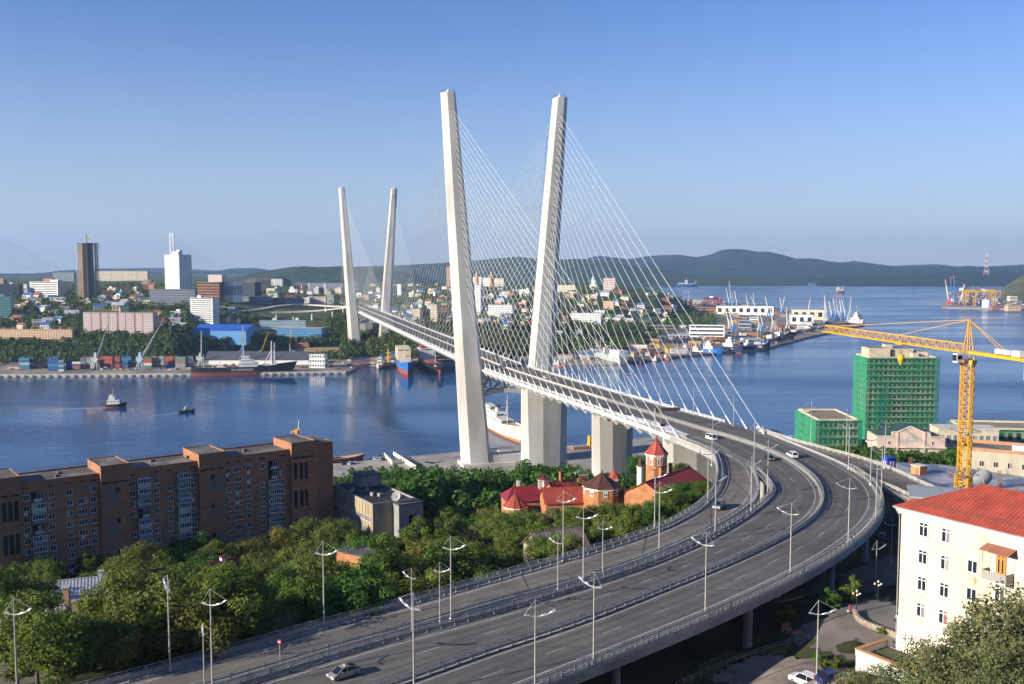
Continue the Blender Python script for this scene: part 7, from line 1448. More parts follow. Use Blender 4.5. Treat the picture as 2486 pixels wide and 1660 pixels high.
# trees against the pier foot and beyond the castle
for i, (px, py, Y, k, s, lab) in enumerate(((1640, 1130, 330, 2, .9, 'dark round tree right of the brick tower under the deck'), (1548, 1130, 340, 2, .8, 'dark tree between the pier and the brick tower'), (1655, 1150, 318, 1, .7, 'smaller tree at the foot of the last bridge pier'))):
    p = atY(px, py, Y); t = plant_tree(k, p.x, Y, s, i, z=p.z - 7 * s); tag(t, lab, 'tree')
for i, (px, py, Y, k, s) in enumerate(((1225, 1232, 262, 0, .8), (1262, 1238, 258, 1, .85), (1300, 1226, 262, 3, .9), (1338, 1222, 258, 5, .9), (1392, 1226, 256, 1, .8), (1420, 1222, 252, 2, .85), (1462, 1206, 254, 1, .85), (1500, 1216, 250, 2, .8), (1545, 1222, 244, 1, .8), (1580, 1206, 244, 2, .85), (1625, 1186, 250, 1, .9), (1660, 1168, 262, 2, .9), (1695, 1165, 262, 1, .9), (1715, 1180, 256, 2, .75), (1320, 1262, 236, 0, .8), (1285, 1268, 232, 3, .8), (1250, 1275, 226, 1, .8), (1395, 1262, 226, 2, .7), (1312, 1288, 210, 0, .75), (1345, 1284, 207, 1, .7), (1378, 1286, 204, 3, .65))):
    p = atY(px, py + (18 if px < 1600 else 6), Y); t = plant_tree(k, p.x, Y, s, i, z=p.z - (11.5, 12.5, 10.5, 10, 13.5, 9)[k] * s + .3); tag(t, 'tree screening the red-roofed manor, %s from the left' % ordinal(sorted(range(21), key=lambda q: (1225, 1262, 1300, 1338, 1392, 1420, 1462, 1500, 1545, 1580, 1625, 1660, 1695, 1715, 1320, 1285, 1250, 1395, 1312, 1345, 1378)[q]).index(i)), 'tree', 'trees screening the manor')
# poplars and shrubs in the right foreground
fgp = [(2440, 1500, 84, 1.0), (2350, 1560, 88, .85), (2480, 1560, 78, .95), (2255, 1630, 84, .6), (2180, 1650, 84, .5), (2320, 1650, 76, .7), (2430, 1640, 70, .7), (2110, 1665, 86, .42), (2060, 1672, 88, .38), (2520, 1620, 74, .9)]
for i, (px, py, Y, s) in enumerate(fgp):
    p = atY(px, py, Y); t = plant_tree(0, p.x, Y, s, i * 1.3, 'poplar_tree', z=p.z - 11.5 * s, tm=POPL); tag(t, 'silvery poplar in the right foreground, %s from the left' % ordinal(sorted(range(len(fgp)), key=lambda q: fgp[q][0]).index(i)), 'tree', 'poplars in the right foreground')

# far shore: trees that stand out as objects, the mass behind them as one wood
FT = [make_tree(30 + i, 11, 5.0, 9, 9, 1.35, far_leaf, .1) for i in range(4)]
FTM = []
for tk, cm_ in FT:
    FTM.append(cm_)
rf = random.Random(9); ind = []; mass = []
AVOID = [(-60, 177, 800, 832), (196, 377, 759, 815), (459, 527, 723, 786), (467, 604, 788, 830), (627, 787, 776, 824), (363, 472, 703, 742), (480, 628, 681, 734), (69, 156, 684, 726), (-34, 23, 721, 780), (183, 232, 640, 726), (399, 458, 640, 706), (560, 800, 744, 764), (712, 823, 845, 862), (497, 750, 853, 890), (1185, 1249, 740, 773), (1386, 1463, 760, 786), (1001, 1025, 750, 776), (1044, 1067, 739, 784), (1152, 1172, 692, 760)]
for i in range(15500):
    px = rf.uniform(-140, 1740); py = rf.uniform(693, 884) if rf.random() < .6 else rf.uniform(770, 884); p = ground(px, py)
    if p.z < (4.5 if px < 1560 else 5.2) and not (1560 < px < 1760 and 764 < py < 802 and noise.noise(p * .012) > -.05) or p.y > 3200: continue
    if noise.noise(Vector((p.x * .006, p.y * .006, 3))) < -.22 and py < 770: continue
    if any(x0 - 3 < px < x1 + 3 and yt - 6 < py < yb + 5 for x0, x1, yt, yb in AVOID): continue
    if any(abs(px - q[0]) < 7 and 0 < py - q[1] < 9 for q in hs): continue
    (ind if (p.y < 1235 and len(ind) < 260 and rf.random() < .5) else mass).append((px, p))
ind.sort(key=lambda q: q[0])
for i, (px, p) in enumerate(ind):
    o = link('far_tree', FTM[i % 4]); o.location = p; s = rf.uniform(.7, 1.15); o.scale = (s, s, s); o.rotation_euler = (0, 0, rf.uniform(0, 6)); tag(o, 'leafy tree on the far waterfront slope, %s from the left' % ordinal(i), 'tree', 'trees along the far waterfront')
V, Fc = [], []
for px, p in mass:
    far_f = p.y / 1200; nq = 22 if far_f < 1.5 else 12; s = rf.uniform(.65, 1.2); R_ = 4.6 * s; lf = 1.5 * s if far_f < 1.5 else 2.1 * s
    for k in range(nq):
        d = rand_dir(rf); c_ = p + Vector((d.x * R_ * .85, d.y * R_ * .85, 5.2 * s + d.z * 4.4 * s)); nn = (d + rand_dir(rf) * .6 + Vector((0, 0, .3))).normalized(); a = nn.orthogonal().normalized() * lf; b_ = nn.cross(a); i0 = len(V)
        V += [tuple(c_ - a), tuple(c_ + b_ * .7), tuple(c_ + a), tuple(c_ - b_ * .7)]; Fc.append((i0, i0 + 1, i0 + 2, i0 + 3))
me = bpy.data.meshes.new('far_woods'); me.from_pydata(V, [], Fc); me.materials.append(far_leaf); me.update()
tag(link('far_woods', me), 'dense green woods covering the slopes of the far shore', 'woods', kind='stuff')
# ------------------------------------------------------------------ street lamps
lampm = mat('lamp_silver', (0.46, 0.45, 0.43), .4, .05, 1, metal=.3); lamph = mat('lamp_head_shell', (0.50, 0.53, 0.58), .2, metal=.6)
def lamp_parts(h, long_, short_, root):
    z = h * .835
    b = MB(); b.tube((0, 0, -.1), (0, 0, z), .135, .09, n=8); b.tube((0, 0, z), (0, 0, h), .07, .04, n=6); b.build('mast', lampm, root)
    b = MB(); b.lathe(0, 0, [(.3, -.1), (.3, .35), (.19, .5)], 8); b.build('base', lampm, root)
    n = 10; P1 = [Vector((lerp(-short_, long_, i / n), 0, z + .95 * ((lerp(-short_, long_, i / n) / long_) ** 2))) for i in range(n + 1)]
    for y in (-.16, .16):
        b = MB()
        for a, c_ in zip(P1, P1[1:]): b.tube(a + Vector((0, y, 0)), c_ + Vector((0, y, 0)), .042, n=5)
        b.build('arm', lampm, root)
    b = MB()
    for f in (0, .5, 1): p = P1[int(f * n)]; b.tube(p + Vector((0, -.16, 0)), p + Vector((0, .16, 0)), .05, n=4)
    b.build('spreader', lampm, root)
    for f in (.45, .82) if long_ > 1.5 else (.7,):
        p = Vector((f * long_, 0, z + .95 * f * f + .06)); b = MB(); b.lathe(0, 0, [(.04, -.55), (.12, -.4), (.16, 0), (.12, .36), (.04, .55)], 8); o = b.build('lamp_head', lamph, root); o.location = p; o.rotation_euler = (0, pi / 2 - .7 * f, 0)
    b = MB(); p = Vector((-short_ * .75, 0, z + .12)); b.lathe(0, 0, [(.04, -.45), (.11, -.3), (.13, 0), (.1, .3), (.04, .45)], 8); o = b.build('lamp_head', lamph, root); o.location = p; o.rotation_euler = (0, pi / 2, 0)
    b = MB(); b.tube((0, 0, h - .1), P1[-1], .022, n=4); b.tube((0, 0, h - .1), P1[0], .022, n=4); b.build('stay', lampm, root)
LAMP = thing('street_lamp', 'x', 'street lamp', (0, 0, 0)); lamp_parts(13.6, 2.6, 1.3, LAMP)
lamp_used = [False]
def put_lamp(p, rz, label, s=1.0, group='boat-armed street lamps'):
    if not lamp_used[0]:
        LAMP.location = p; LAMP.rotation_euler = (0, 0, rz); LAMP.scale = (s, s, s); tag(LAMP, label, 'street lamp', group); lamp_used[0] = True
    else: dup(LAMP, None, p, rz, s, label, group)
def lamp_px(lst, where, ang, z=ZR, s=1.0, order=True):
    for i, (a, b__) in enumerate(lst): put_lamp(onz(a, b__, z), ang[i] if isinstance(ang, (list, tuple)) else ang, 'street lamp %s, %s counting from the viewer' % (where, ordinal(i)), s)
lamp_px([(1299, 1706), (1441, 1618), (1712, 1493), (1918, 1400), (2059, 1322), (2126, 1263), (2139, 1214), (2113, 1177)], 'on the outermost parapet', [radians(-5), radians(140), radians(145), radians(150), radians(160), radians(170), radians(185), radians(200)])
lamp_px([(516, 1672), (1005, 1684), (1095, 1505), (1416, 1412), (1600, 1334), (1736, 1300), (1823, 1250), (1863, 1201), (1830, 1144)], 'between slip road and inner lanes', [radians(-20), radians(140), radians(-20), radians(-20), radians(-25), radians(20), radians(20), radians(15), radians(10)])
lamp_px([(43, 1700), (413, 1628), (787, 1521), (1367, 1362), (1589, 1288), (1718, 1219), (1728, 1130)], 'on the tree side of the slip road', [radians(-10), radians(120), radians(-20), radians(-25), radians(-15), radians(10), radians(20)])
lamp_px([(497, 1690), (1000, 1530), (1068, 1512), (1354, 1432), (1463, 1392)], 'of the shorter row in the planted gap', [radians(110), radians(140), radians(-20), radians(140), radians(-20)], s=.72)
lamp_px([(2060, 1139), (1968, 1079), (2054, 1101), (2147, 1137)], 'along the exit road', [radians(165), radians(190), radians(190), radians(195)])
for i, s in enumerate(range(-268, 700, 32)):
    for e, side in ((-1, 'left'), (1, 'right')):
        p = onb(s, e * 13.7); put_lamp(p, BA * -1 + (0 if e < 0 else pi), 'street lamp on the %s edge of the bridge deck, %s from the viewer' % (side, ordinal(i)), .8, 'street lamps on the bridge deck')
def onground(px, py):
    d = ray(px, py); lo, hi = 40.0, 700.0
    t = lo
    while t < hi:
        if HC + d[2] * t < gz(d[0] * t, d[1] * t): break
        t += 2
    for _ in range(12):
        m_ = t - 1; 
        if HC + d[2] * m_ < gz(d[0] * m_, d[1] * m_): t = m_
        else: t = t - .15
    return Vector((d[0] * t, d[1] * t, gz(d[0] * t, d[1] * t)))
lg = onground(1982, 1664); put_lamp(lg, radians(-8), 'street lamp in the foreground beside the car park', .82)
lg = onground(2163, 1366); put_lamp(lg, radians(190), 'street lamp in the shaded street beside the cream house', .8)
lg = onground(2125, 1446); put_lamp(lg, radians(20), 'street lamp under the outer curve beside the path', .85)
globe = mat('globe_glass', (0.75, 0.66, 0.48), .3); iron = mat('cast_iron', (0.03, 0.03, 0.03), .6)
for i, (a, b__) in enumerate(((2079, 1484), (2131, 1462))):
    p = onground(a, b__); t = thing('globe_lamp', ('black lamp post with white globes at the end of the curved wall', 'black lamp post with white globes close to the cream house')[i], 'street lamp', p); b = MB(); b.tube((0, 0, 0), (0, 0, 3.6), .09, .06, n=6); b.lathe(0, 0, [(.22, 0), (.2, .5), (.1, .6)], 8); b.build('post', iron, t)
    for k in range(4):
        x, y, z = ((0, 0, 4.1), (.55, 0, 3.6), (-.5, .3, 3.6), (-.1, -.55, 3.6))[k]; b = MB(); b.lathe(x, y, [(.03, z - .22), (.16, z - .15), (.22, z), (.16, z + .15), (.03, z + .22)], 8); b.build('globe', globe, t); b = MB(); b.tube((0, 0, 3.3), (x, y, z - .2), .03, n=4); b.build('bracket', iron, t)

# ------------------------------------------------------------------ vehicles
tyre = mat('tyre_rubber', (0.018, 0.018, 0.018), .9); rimm = mat('wheel_rim', (0.4, 0.4, 0.4), .35, metal=.7); hlm = mat('headlamp', (0.75, 0.75, 0.72), .15); tlm = mat('tail_lamp', (0.4, 0.02, 0.02), .3); cglass = mat('car_glass', (0.012, 0.015, 0.02), .06, spec=.7)
def car_mesh(profile, cabin, wd, m, name):
    """profile: (x, z) outline of the lower body; cabin: (x, z) outline of the greenhouse"""
    b = MB()
    def slab(pr, w_top, w_bot, zmin, zmax, mi):
        n = len(pr); L_ = []; R_ = []
        for x, z in pr:
            f = (z - zmin) / max(zmax - zmin, .01); w_ = lerp(w_bot, w_top, f) / 2; L_.append((x, w_, z)); R_.append((x, -w_, z))
        b.rings([R_, L_], mi, smooth=False)
    slab(profile, wd * .94, wd, min(z for _, z in profile), max(z for _, z in profile), 0)
    return b
CARS = {}
def make_car(kind, paint_m, label, p, rz, group='vehicles on the motorway', taxi=False):
    L_, W_, H_ = dict(hatch=(4.45, 1.75, 1.49), sedan=(4.5, 1.72, 1.42), suv=(4.8, 1.9, 1.85), van=(4.7, 1.8, 2.05), pickup=(4.9, 1.8, 1.75))[kind]
    t = thing('van' if kind == 'van' else 'pickup_truck' if kind == 'pickup' else 'car', label, 'van' if kind == 'van' else 'truck' if kind == 'pickup' else 'car', p, rz, group); h = L_ / 2; g = .22
    key = (kind, paint_m.name)
    if key not in CARS:
        if kind == 'hatch': low = [(-h, .35), (-h + .05, .78), (-h + .3, .98), (-.5, .98), (.6, .93), (1.5, .82), (h - .1, .66), (h, .45), (h - .1, g), (-h + .1, g)]; cab = [(-h + .12, .96), (-h + .55, 1.22), (-.75, 1.44), (.05, 1.49), (.5, 1.42), (1.45, .84)]
        elif kind == 'sedan': low = [(-h, .35), (-h + .05, .85), (-1.2, .95), (1.0, .92), (h - .2, .75), (h, .5), (h - .1, g), (-h + .1, g)]; cab = [(-1.75, .93), (-1.05, 1.36), (.25, 1.42), (1.15, .9)]
        elif kind == 'suv': low = [(-h, .45), (-h + .03, 1.05), (-1.5, 1.12), (1.0, 1.1), (h - .15, 1.0), (h, .6), (h - .1, .32), (-h + .1, .32)]; cab = [(-h + .08, 1.08), (-h + .25, 1.75), (-.5, 1.85), (.55, 1.8), (1.25, 1.08)]
        elif kind == 'van': low = [(-h, .4), (-h + .02, 1.1), (1.3, 1.1), (h - .25, .95), (h, .55), (h - .1, .3), (-h + .1, .3)]; cab = [(-h + .05, 1.08), (-h + .12, 1.95), (1.2, 2.05), (1.55, 1.95), (h - .35, 1.0)]
        else: low = [(-h, .5), (-h, .95), (1.2, 1.0), (h - .15, .9), (h, .6), (h - .1, .35), (-h + .1, .35)]; cab = [(-.2, .98), (0, 1.6), (.3, 1.75), (1.1, 1.7), (1.7, .98)]
        b = MB()
        def loft(pr, ws, mi): b.rings([[(x, -w_ / 2 * e, z) for (x, z), w_, e in zip(pr, ws[k][0], [ws[k][1]] * len(pr))] for k in range(len(ws))], mi)
        n = len(low); lo_r = []
        for y, sx in ((-W_ / 2, .97), (-W_ / 2 + .12, 1.0), (W_ / 2 - .12, 1.0), (W_ / 2, .97)): lo_r.append([(x * sx, y, z if abs(y) < W_ / 2 - .05 else lerp(z, .6, .08)) for x, z in low])
        b.rings(lo_r, 0)
        body = b.mesh('body', paint_m); b = MB(); c2 = []
        zc0 = min(z for _, z in cab); zc1 = max(z for _, z in cab)
        for sg in (-1, 1): c2.append([(x, sg * (W_ / 2 - .06 - .2 * (z - zc0) / (zc1 - zc0)), z) for x, z in cab])
        b.rings(c2, 0); gl_ = b.mesh('glazing', cglass); b = MB()
        tp_i = [i for i, (x, z) in enumerate(cab) if z > zc0 + .72 * (zc1 - zc0)]
        top = [cab[i] for i in tp_i]; wr = W_ / 2 - .22
        b.strip([(x, wr, z + .015) for x, z in top], [(x, -wr, z + .015) for x, z in top])
        for sg in (-1, 1):
            for i in range(len(cab) - 1): a, c_ = c2[0 if sg < 0 else 1][i], c2[0 if sg < 0 else 1][i + 1]; b.beam(a, c_, .09, .07)
            mid = cab[tp_i[0]][0] * .5 + cab[tp_i[-1]][0] * .5; yy = sg * (W_ / 2 - .06); b.beam((mid, yy, zc0), (mid, sg * wr, zc1 - .02), .1, .05, up=(1, 0, 0))
            if kind == 'van': b.box(-1.0, sg * (W_ / 2 - .12), 1.1, 1.6, .12, .2)
        pil = b.mesh('roof_and_pillars', paint_m)
        w_ = MB(); w_.lathe(0, 0, [(.2, -.11), (.31, -.1), (.325, -.05), (.325, .05), (.31, .1), (.2, .11)], 14); wt = w_.mesh('tyre', tyre); w_ = MB(); w_.lathe(0, 0, [(.19, -.115), (.21, 0), (.19, .115)], 10); wrm = w_.mesh('rim', rimm); CARS[key] = (body, gl_, pil, wt, wrm)
    body, gl_, pil, wt, wrm = CARS[key]; bo = link('body', body, t); link('glazing', gl_, t); link('roof', pil, t)
    for x in (-h + .85, h - .85):
        for s_ in (-1, 1): o = link('wheel', wt, t); o.location = (x, s_ * (W_ / 2 - .1), .325); o.rotation_euler = (pi / 2, 0, 0); q = link('rim', wrm, o)
    for s_ in (-1, 1):
        b = MB(); b.box(h - .16, s_ * (W_ / 2 - .32), .58 if kind in ('hatch', 'sedan') else .72, .26, .38, .16); b.build('headlight', hlm, t); b = MB(); b.box(-h + .04, s_ * (W_ / 2 - .25), .75, .1, .3, .22); b.build('tail_light', tlm, t); b = MB(); b.box(.75 if kind != 'hatch' else .7, s_ * (W_ / 2 + .08), .98, .14, .2, .14); b.build('mirror', paint_m, t)
    b = MB(); b.box(h - .03, 0, .32, .08, 1.2, .16); b.build('grille', steel_dk, t)
    if taxi: b = MB(); b.box(-.2, 0, 1.5, .22, .6, .16); b.build('taxi_sign', mat('taxi_sign_yellow', (0.6, 0.4, 0.1), .5), t)
    return t
cp_ = lambda n, c_, met=.0: mat('paint_' + n, c_, .28, .03, 1, metal=met, spec=.5)
silver, whitep, blackp, navyp, greyp = cp_('silver', (0.42, 0.40, 0.36), .5), cp_('white', (0.68, 0.67, 0.64)), cp_('black', (0.015, 0.015, 0.017)), cp_('navy', (0.02, 0.035, 0.12)), cp_('grey', (0.22, 0.22, 0.24), .3)
def head(P, p, towards=1):
    i = min(range(1, len(P) - 1), key=lambda k: (P[k] - p).length); d = P[i + 1] - P[i - 1]; return atan2(d.y * towards, d.x * towards)
veh = [('hatch', silver, 'silver hatchback taxi in the left foreground lane', (834, 1642), MED, 1, ZR, True), ('van', whitep, 'white minivan where the slip road leaves the bridge', (1727, 1068), MED, 1, 69, False), ('sedan', blackp, 'black car entering the inner curve', (1868, 1116), MED, 1, ZR, False), ('pickup', navyp, 'dark blue pickup with a yellow load on the bridge', (1606, 1039), MED, 1, 68, False), ('sedan', blackp, 'black car on the bridge just left of the pickup', (1505, 1010), MED, 1, 67, False), ('suv', whitep, 'white off-roader climbing the outer lanes towards the bridge', (1923, 1110), MED, -1, ZR, False), ('suv', greyp, 'grey off-roader coming down the slip road', (1745, 1234), RPL, 1, ZR - .02, False), ('sedan', whitep, 'white car on the bridge between the near legs, nearer one', (1325, 918), MED, -1, 63.5, False), ('sedan', blackp, 'dark car in the shadow band between the near legs', (1220, 899), MED, 1, 62.4, False), ('sedan', whitep, 'white car on the bridge past the right leg', (1226, 876), MED, -1, 62.4, False), ('van', whitep, 'white van on the main span left of the near leg', (1087, 834), MED, 1, 62.4, False), ('sedan', greyp, 'grey car on the main span behind the near left leg', (1204, 864), MED, -1, 62.4, False)]
for kind, m_, lab, (a, b__), P, tw, z, tx in veh:
    p = onz(a, b__, z); make_car(kind, m_, lab, p, head(P, p, tw), taxi=tx)
yl_ = onb(-1000, 0); pk_ = [o for o in bpy.data.objects if o.name.startswith('pickup_truck')][0]; b = MB(); b.box(-1.3, 0, .95, 1.8, 1.3, .55); b.build('load', mat('yellow_load', (0.5, 0.38, 0.08), .8), pk_)
lotz = onground(1955, 1652)
for i, (a, b__, k_, m_, rz, lab) in enumerate(((1955, 1662, 'suv', whitep, 2.2, 'white car parked at the bottom edge beside the lamp post'), (2022, 1648, 'sedan', navyp, .35, 'dark blue car parked right of the white one'), (2142, 1302, 'sedan', greyp, 1.2, 'grey-blue car in the shaded street below the outer curve'))):
    p = onground(a, b__); make_car(k_, m_, lab, p, rz, 'parked cars')
for i, (a, b__, m_) in enumerate(((838, 1128, blackp), (850, 1127, whitep), (861, 1125, whitep), (915, 1118, whitep), (930, 1117, blackp), (922, 1111, greyp), (905, 1113, whitep))):
    make_car('suv' if i % 2 else 'sedan', m_, 'car parked on the near quay, %s from the left' % ordinal(sorted(range(7), key=lambda q: (838, 850, 861, 915, 930, 922, 905)[q]).index(i)), onz(a, b__, 3.02), .4 + i, 'cars parked on the near quay')

# ------------------------------------------------------------------ street level on the right: car park, path, walls, railings, person
def drape(name, poly, m, lift, label=None, kind='structure', step=2.0):
    P_ = [onground(a, b__) for a, b__ in poly]; xs = [p.x for p in P_]; ys = [p.y for p in P_]; pl = [tuple(p[:2]) for p in P_]; b = MB(); V = {}; nx_, ny_ = int((max(xs) - min(xs)) / step) + 1, int((max(ys) - min(ys)) / step) + 1
    def vid(i, j):
        x, y = min(xs) + i * step, min(ys) + j * step; return (x, y, gz(x, y) + lift + .25)
    for i in range(nx_):
        for j in range(ny_):
            if pin(min(xs) + (i + .5) * step, min(ys) + (j + .5) * step, pl): b.face([vid(i, j), vid(i + 1, j), vid(i + 1, j + 1), vid(i, j + 1)])
    return tag(b.build(name, m), kind=kind)
drape('car_park', [(1700, 1658), (1835, 1590), (1900, 1592), (1985, 1604), (2040, 1640), (2060, 1680), (1660, 1690)], mat('old_paving', (0.25, 0.21, 0.165), .92, .2, .4, rgb2=(0.19, 0.165, 0.13), mix=(.35, .45, .6)), .1, step=1.5)
drape('path', [(1925, 1530), (1990, 1500), (2050, 1470), (2110, 1455), (2150, 1462), (2180, 1475), (2182, 1545), (2130, 1595), (2080, 1600), (2000, 1580), (1935, 1565)], asphalt_old, .06, step=1.5)
drape('lower_street', [(2040, 1400), (2110, 1360), (2185, 1350), (2186, 1420), (2100, 1440), (2040, 1440)], asphalt, .06, step=2)
drape('grass_bank', [(1790, 1560), (1860, 1500), (1905, 1515), (1930, 1560), (1900, 1588), (1835, 1588), (1700, 1655), (1640, 1660), (1690, 1620)], mat('bank_grass', (0.075, 0.125, 0.02), .95, .4, .8), .08, kind='stuff', step=1.2)
bpy.data.objects['grass_bank']['label'] = 'bright green grass bank beside the viaduct columns'; bpy.data.objects['grass_bank']['category'] = 'grass'
RW = thing('curved_stone_wall', 'low curved rubble wall ending at the globe lamp', 'wall'); P_ = smooth([onground(a, b__) for a, b__ in ((2074, 1487), (2078, 1502), (2095, 1512), (2130, 1525), (2182, 1543))], 2); rubble = mat('rubble_stone', (0.26, 0.21, 0.16), .95, .35, 1.2)
b = MB(); b.sweep(P_, .45, 1.2, 0, -.2); b.build('wall', rubble, RW); R_ = resample(P_, step=.55); stn = MB(); stn.box(0, 0, -.12, .46, .6, .26); sm_ = stn.mesh('coping_stone', mat('coping_stone', (0.36, 0.29, 0.21), .9, .3, 2))
for i, p in enumerate(R_[:-1]): o = link('coping_stone', sm_, RW); d_ = R_[i + 1] - p; o.location = p + Vector((0, 0, 1.1)); o.rotation_euler = (RND.uniform(-.04, .04), RND.uniform(-.04, .04), atan2(d_.y, d_.x))
def small_rail(pts, label, h=1.0, m=None, spacing=1.9):
    P_ = [onground(a, b__) + Vector((0, 0, .3)) for a, b__ in pts]; P_ = resample(smooth(P_, 1), step=spacing); t = thing('handrail_fence', label, 'railing'); m = m or lampm
    for z in (h, h * .55):
        b = MB()
        for a, c_ in zip(P_, P_[1:]): b.tube(a + Vector((0, 0, z)), c_ + Vector((0, 0, z)), .035, n=5)
        b.build('rail', m, t)
    for p in P_: b = MB(); b.tube(p - Vector((0, 0, .4)), p + Vector((0, 0, h)), .04, n=5); b.build('post', m, t)
small_rail([(1640, 1668), (1700, 1640), (1800, 1600), (1870, 1580), (1905, 1568), (1945, 1556), (1964, 1548)], 'pale pipe railing along the grass bank')
small_rail([(2090, 1640), (2040, 1660), (1985, 1700)], 'pipe railing at the bottom edge in front of the parked cars'); small_rail([(2150, 1462), (2182, 1450)], 'short dark railing beside the shaded street', m=iron)
p = onground(1935, 1545); t = thing('waste_bin', 'green waste container with brown lids beside the path', 'waste bin', p, .5); b = MB(); b.rings([[(x * r_, y * r_ * .7, z) for x, y in ((-1, -1), (1, -1), (1, 1), (-1, 1))] for r_, z in ((.85, .1), (1.05, 1.2))]); b.build('tub', mat('bin_green', (0.10, 0.20, 0.14), .7), t)
for i in (-1, 0, 1): b = MB(); b.box(i * .66, 0, 1.2, .6, 1.3, .12); b.build('lid', MATS['rust_pipe'], t)
for i in range(3):
    q_ = onground(1908 + 7 * i, 1530 + 10 * i); t = thing('wood_panel', ('upright brown board beside the bins', 'middle brown board stacked by the bins', 'lowest brown board by the bins')[i], 'board', q_, .4 + .2 * i); b = MB(); b.box(0, 0, 0, 1.8 - .3 * i, .12, 2.0 - .5 * i); b.build('board', mat('board_wood', (0.30, 0.20, 0.12), .9), t); b = MB(); b.box(0, .3, 0, 1.6, .5, .4); b.build('plinth', rubble, t)
for i, (a, b__, s) in enumerate(((1905, 1515, 1.25), (2068, 1455, 1.35), (2016, 1468, 1.1), (1995, 1610, .6), (2110, 1590, .5), (2140, 1535, .5), (1890, 1560, .5), (2028, 1618, .6), (1985, 1598, .45))):
    q_ = onground(a, b__); t = plant_tree(0, q_.x, q_.y, s, i, 'shrub', tm=BUSH); tag(t, ('rounded shrub beside the bins', 'rounded shrub behind the globe lamp', 'small shrub under the viaduct edge', 'grassy shrub on the corner bed', 'low shrub by the terrace wall', 'low shrub on the curved wall', 'low shrub on the grass bank', 'bushy weed clump in front of the parked cars', 'small weed clump beside the car park edge')[i], 'shrub', 'shrubs at street level')
# person in a red top walking up the path
pp = onground(2062, 1487); J = dict(pel=(0, 0, .95), ch=(0, .02, 1.28), nk=(0, .03, 1.47), hd=(0, .05, 1.62), tp=(0, .04, 1.74), hl=(-.1, 0, .92), kl=(-.11, .08, .5), al=(-.11, -.02, .09), fl=(-.12, .13, .04), hr=(.1, 0, .92), kr=(.11, -.03, .5), ar=(.12, -.2, .12), fr=(.12, -.07, .04), sl=(-.19, .02, 1.4), el=(-.27, -.03, 1.12), wl=(-.25, .08, .88), gl=(-.24, .13, .8), sr=(.19, .02, 1.4), er=(.28, -.03, 1.12), wr=(.27, .06, .88), gr=(.26, .1, .8))
rad = dict(pel=.16, ch=.17, nk=.06, hd=.1, tp=.07, hl=.1, kl=.065, al=.045, fl=.04, hr=.1, kr=.065, ar=.045, fr=.04, sl=.07, el=.05, wl=.038, gl=.04, sr=.07, er=.05, wr=.038, gr=.04)
ks = list(J); me = bpy.data.meshes.new('person_body'); me.from_pydata([J[k] for k in ks], [(ks.index(a), ks.index(c_)) for a, c_ in (('pel', 'ch'), ('ch', 'nk'), ('nk', 'hd'), ('hd', 'tp'), ('pel', 'hl'), ('hl', 'kl'), ('kl', 'al'), ('al', 'fl'), ('pel', 'hr'), ('hr', 'kr'), ('kr', 'ar'), ('ar', 'fr'), ('ch', 'sl'), ('sl', 'el'), ('el', 'wl'), ('wl', 'gl'), ('ch', 'sr'), ('sr', 'er'), ('er', 'wr'), ('wr', 'gr'))], [])
bmx = bmesh.new(); bmx.from_mesh(me); sl_ = bmx.verts.layers.skin.verify(); bmx.verts.ensure_lookup_table()
for i, k in enumerate(ks): bmx.verts[i][sl_].radius = (rad[k], rad[k]); bmx.verts[i][sl_].use_root = k == 'pel'
bmx.to_mesh(me); bmx.free(); po = bpy.data.objects.new('person_rig', me); C.objects.link(po); po.modifiers.new('skin', 'SKIN')
po.modifiers.new('sub', 'SUBSURF').levels = 1
dg = bpy.context.evaluated_depsgraph_get(); bm_ = bpy.data.meshes.new_from_object(po.evaluated_get(dg)); bpy.data.objects.remove(po)
for m_ in (mat('person_skin', (0.45, 0.28, 0.2), .7), mat('red_top', (0.55, 0.05, 0.05), .8), mat('dark_trousers', (0.03, 0.035, 0.06), .8), mat('dark_hair', (0.04, 0.025, 0.015), .7)): bm_.materials.append(m_)
for f in bm_.polygons: c_ = f.center; f.material_index = 1 if .9 < c_.z < 1.46 else 2 if .12 < c_.z <= .9 and abs(c_.x) < .2 else 3 if c_.z > 1.6 and (c_.y < .06 or c_.z > 1.7) else 0; f.use_smooth = True
pr_ = thing('person', 'person in a red top and dark trousers walking on the shaded path', 'person', pp + Vector((0, 0, .3)), radians(200)); link('body', bm_, pr_); b = MB(); b.box(.3, .1, .5, .3, .16, .32); b.build('bag', WALL['white'], pr_)
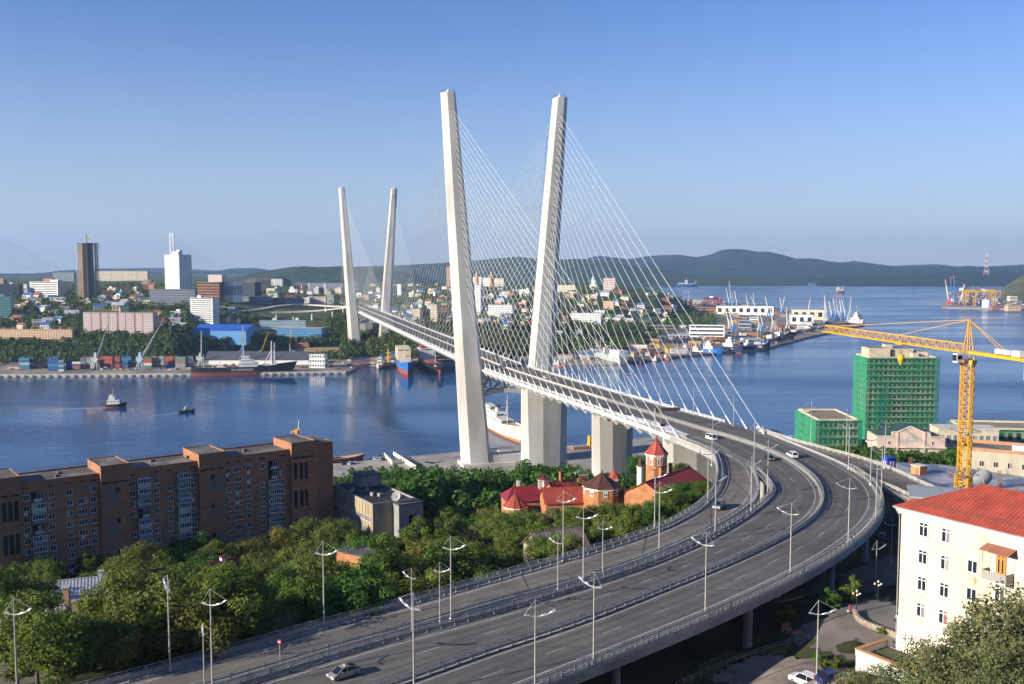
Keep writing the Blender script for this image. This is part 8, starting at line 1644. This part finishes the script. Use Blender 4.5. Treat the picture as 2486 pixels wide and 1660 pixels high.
# blue kiosk behind the exit road railing, no-entry sign on the slip road
p = onz(2155, 1137, 68.6); t = thing('blue_kiosk', 'small bright blue guard kiosk with white panels beyond the exit road', 'kiosk', (p.x + 1.2, p.y + 2.4, 67.5), .3); b = MB(); b.box(0, 0, 0, 2.6, 2.6, 3.6); b.build('wall', mat('kiosk_blue', (0.02, 0.05, 0.38), .6), t); b = MB(); b.box(0, 0, 3.6, 3.1, 3.1, .3); b.build('roof', MATS['kiosk_blue'], t); add_window(t, (0, -1.32, 1.2), 0, 1.2, 1.6, 1, fr=.18); add_window(t, (-1.32, 0, 1.2), -pi / 2, 1.2, 1.6, 1, fr=.18)
p = onz(680, 1612, ZR); t = thing('no_entry_sign', 'red and white no-entry sign on a pole beside the slip road', 'road sign', p, radians(-30)); b = MB(); b.tube((0, 0, 0), (0, 0, 3.2), .045, n=6); b.build('pole', lampm, t); b = MB(); b.lathe(0, 0, [(.02, -.02), (.36, -.02), (.36, .02), (.02, .02)], 16); o = b.build('disc', mat('sign_red', (0.6, 0.03, 0.03), .5), t); o.location = (0, -.06, 3.2); o.rotation_euler = (pi / 2, 0, 0); b = MB(); b.box(0, -.09, 3.14, .5, .02, .12); b.build('bar', whitep, t)
# gantry sign over the bridge
p0 = onz(1590, 1042, 67.9); t = thing('sign_gantry', 'dark overhead traffic gantry reaching over the bridge lanes', 'sign gantry', p0, 0); b = MB(); b.tube((0, 0, 0), (0, 0, 7.5), .2, n=8); b.build('post', lampm, t); b = MB(); b.beam((0, 0, 7), (9, 1.5, 7), .5, .9); b.build('boom', steel_dk, t)
for i in range(3): b = MB(); b.box(2.2 + 2.6 * i, .35 + .43 * i, 6.3, 1.7, .25, 1.3); b.build('signal_panel', steel_dk, t)
# clutter on the near quay behind the piers
for i, (a, b__, sx, sy, h, m_, lab) in enumerate(((1225, 1098, 9, 3, 1.6, white_pl, 'white concrete block lying on the quay between the pylon legs'), (1440, 1082, 7, 4, 7, cyel, 'yellow steel frame on the quay behind the second pier'), (1410, 1090, 12, 4, 2, MATS['rust_pipe'], 'rusty scrap pile on the quay beside the pier'), (1868, 1062, 14, 9, 5, WALL['cream'], 'pale truck-like shed just beyond the bridge parapet'), (1930, 1068, 10, 6, 3, WALL['blue'], 'blue shed at the foot of the netted annex'))):
    p = onz(a, b__, 3); t = thing('quay_object', lab, 'quay equipment', p, .3); b = MB(); b.hexa([(-sx / 2, -sy / 2, 0), (sx / 2, -sy / 2, 0), (sx / 2, sy / 2, 0), (-sx / 2, sy / 2, 0)], [(-sx / 2 + .2, -sy / 2 + .2, h), (sx / 2 - .2, -sy / 2 + .2, h * .9), (sx / 2 - .2, sy / 2 - .2, h * .9), (-sx / 2 + .2, sy / 2 - .2, h)]); b.build('body', m_, t); b = MB(); b.box(0, 0, h * .95, sx * .7, sy * .7, .3); b.build('top', WALL['grey'], t)
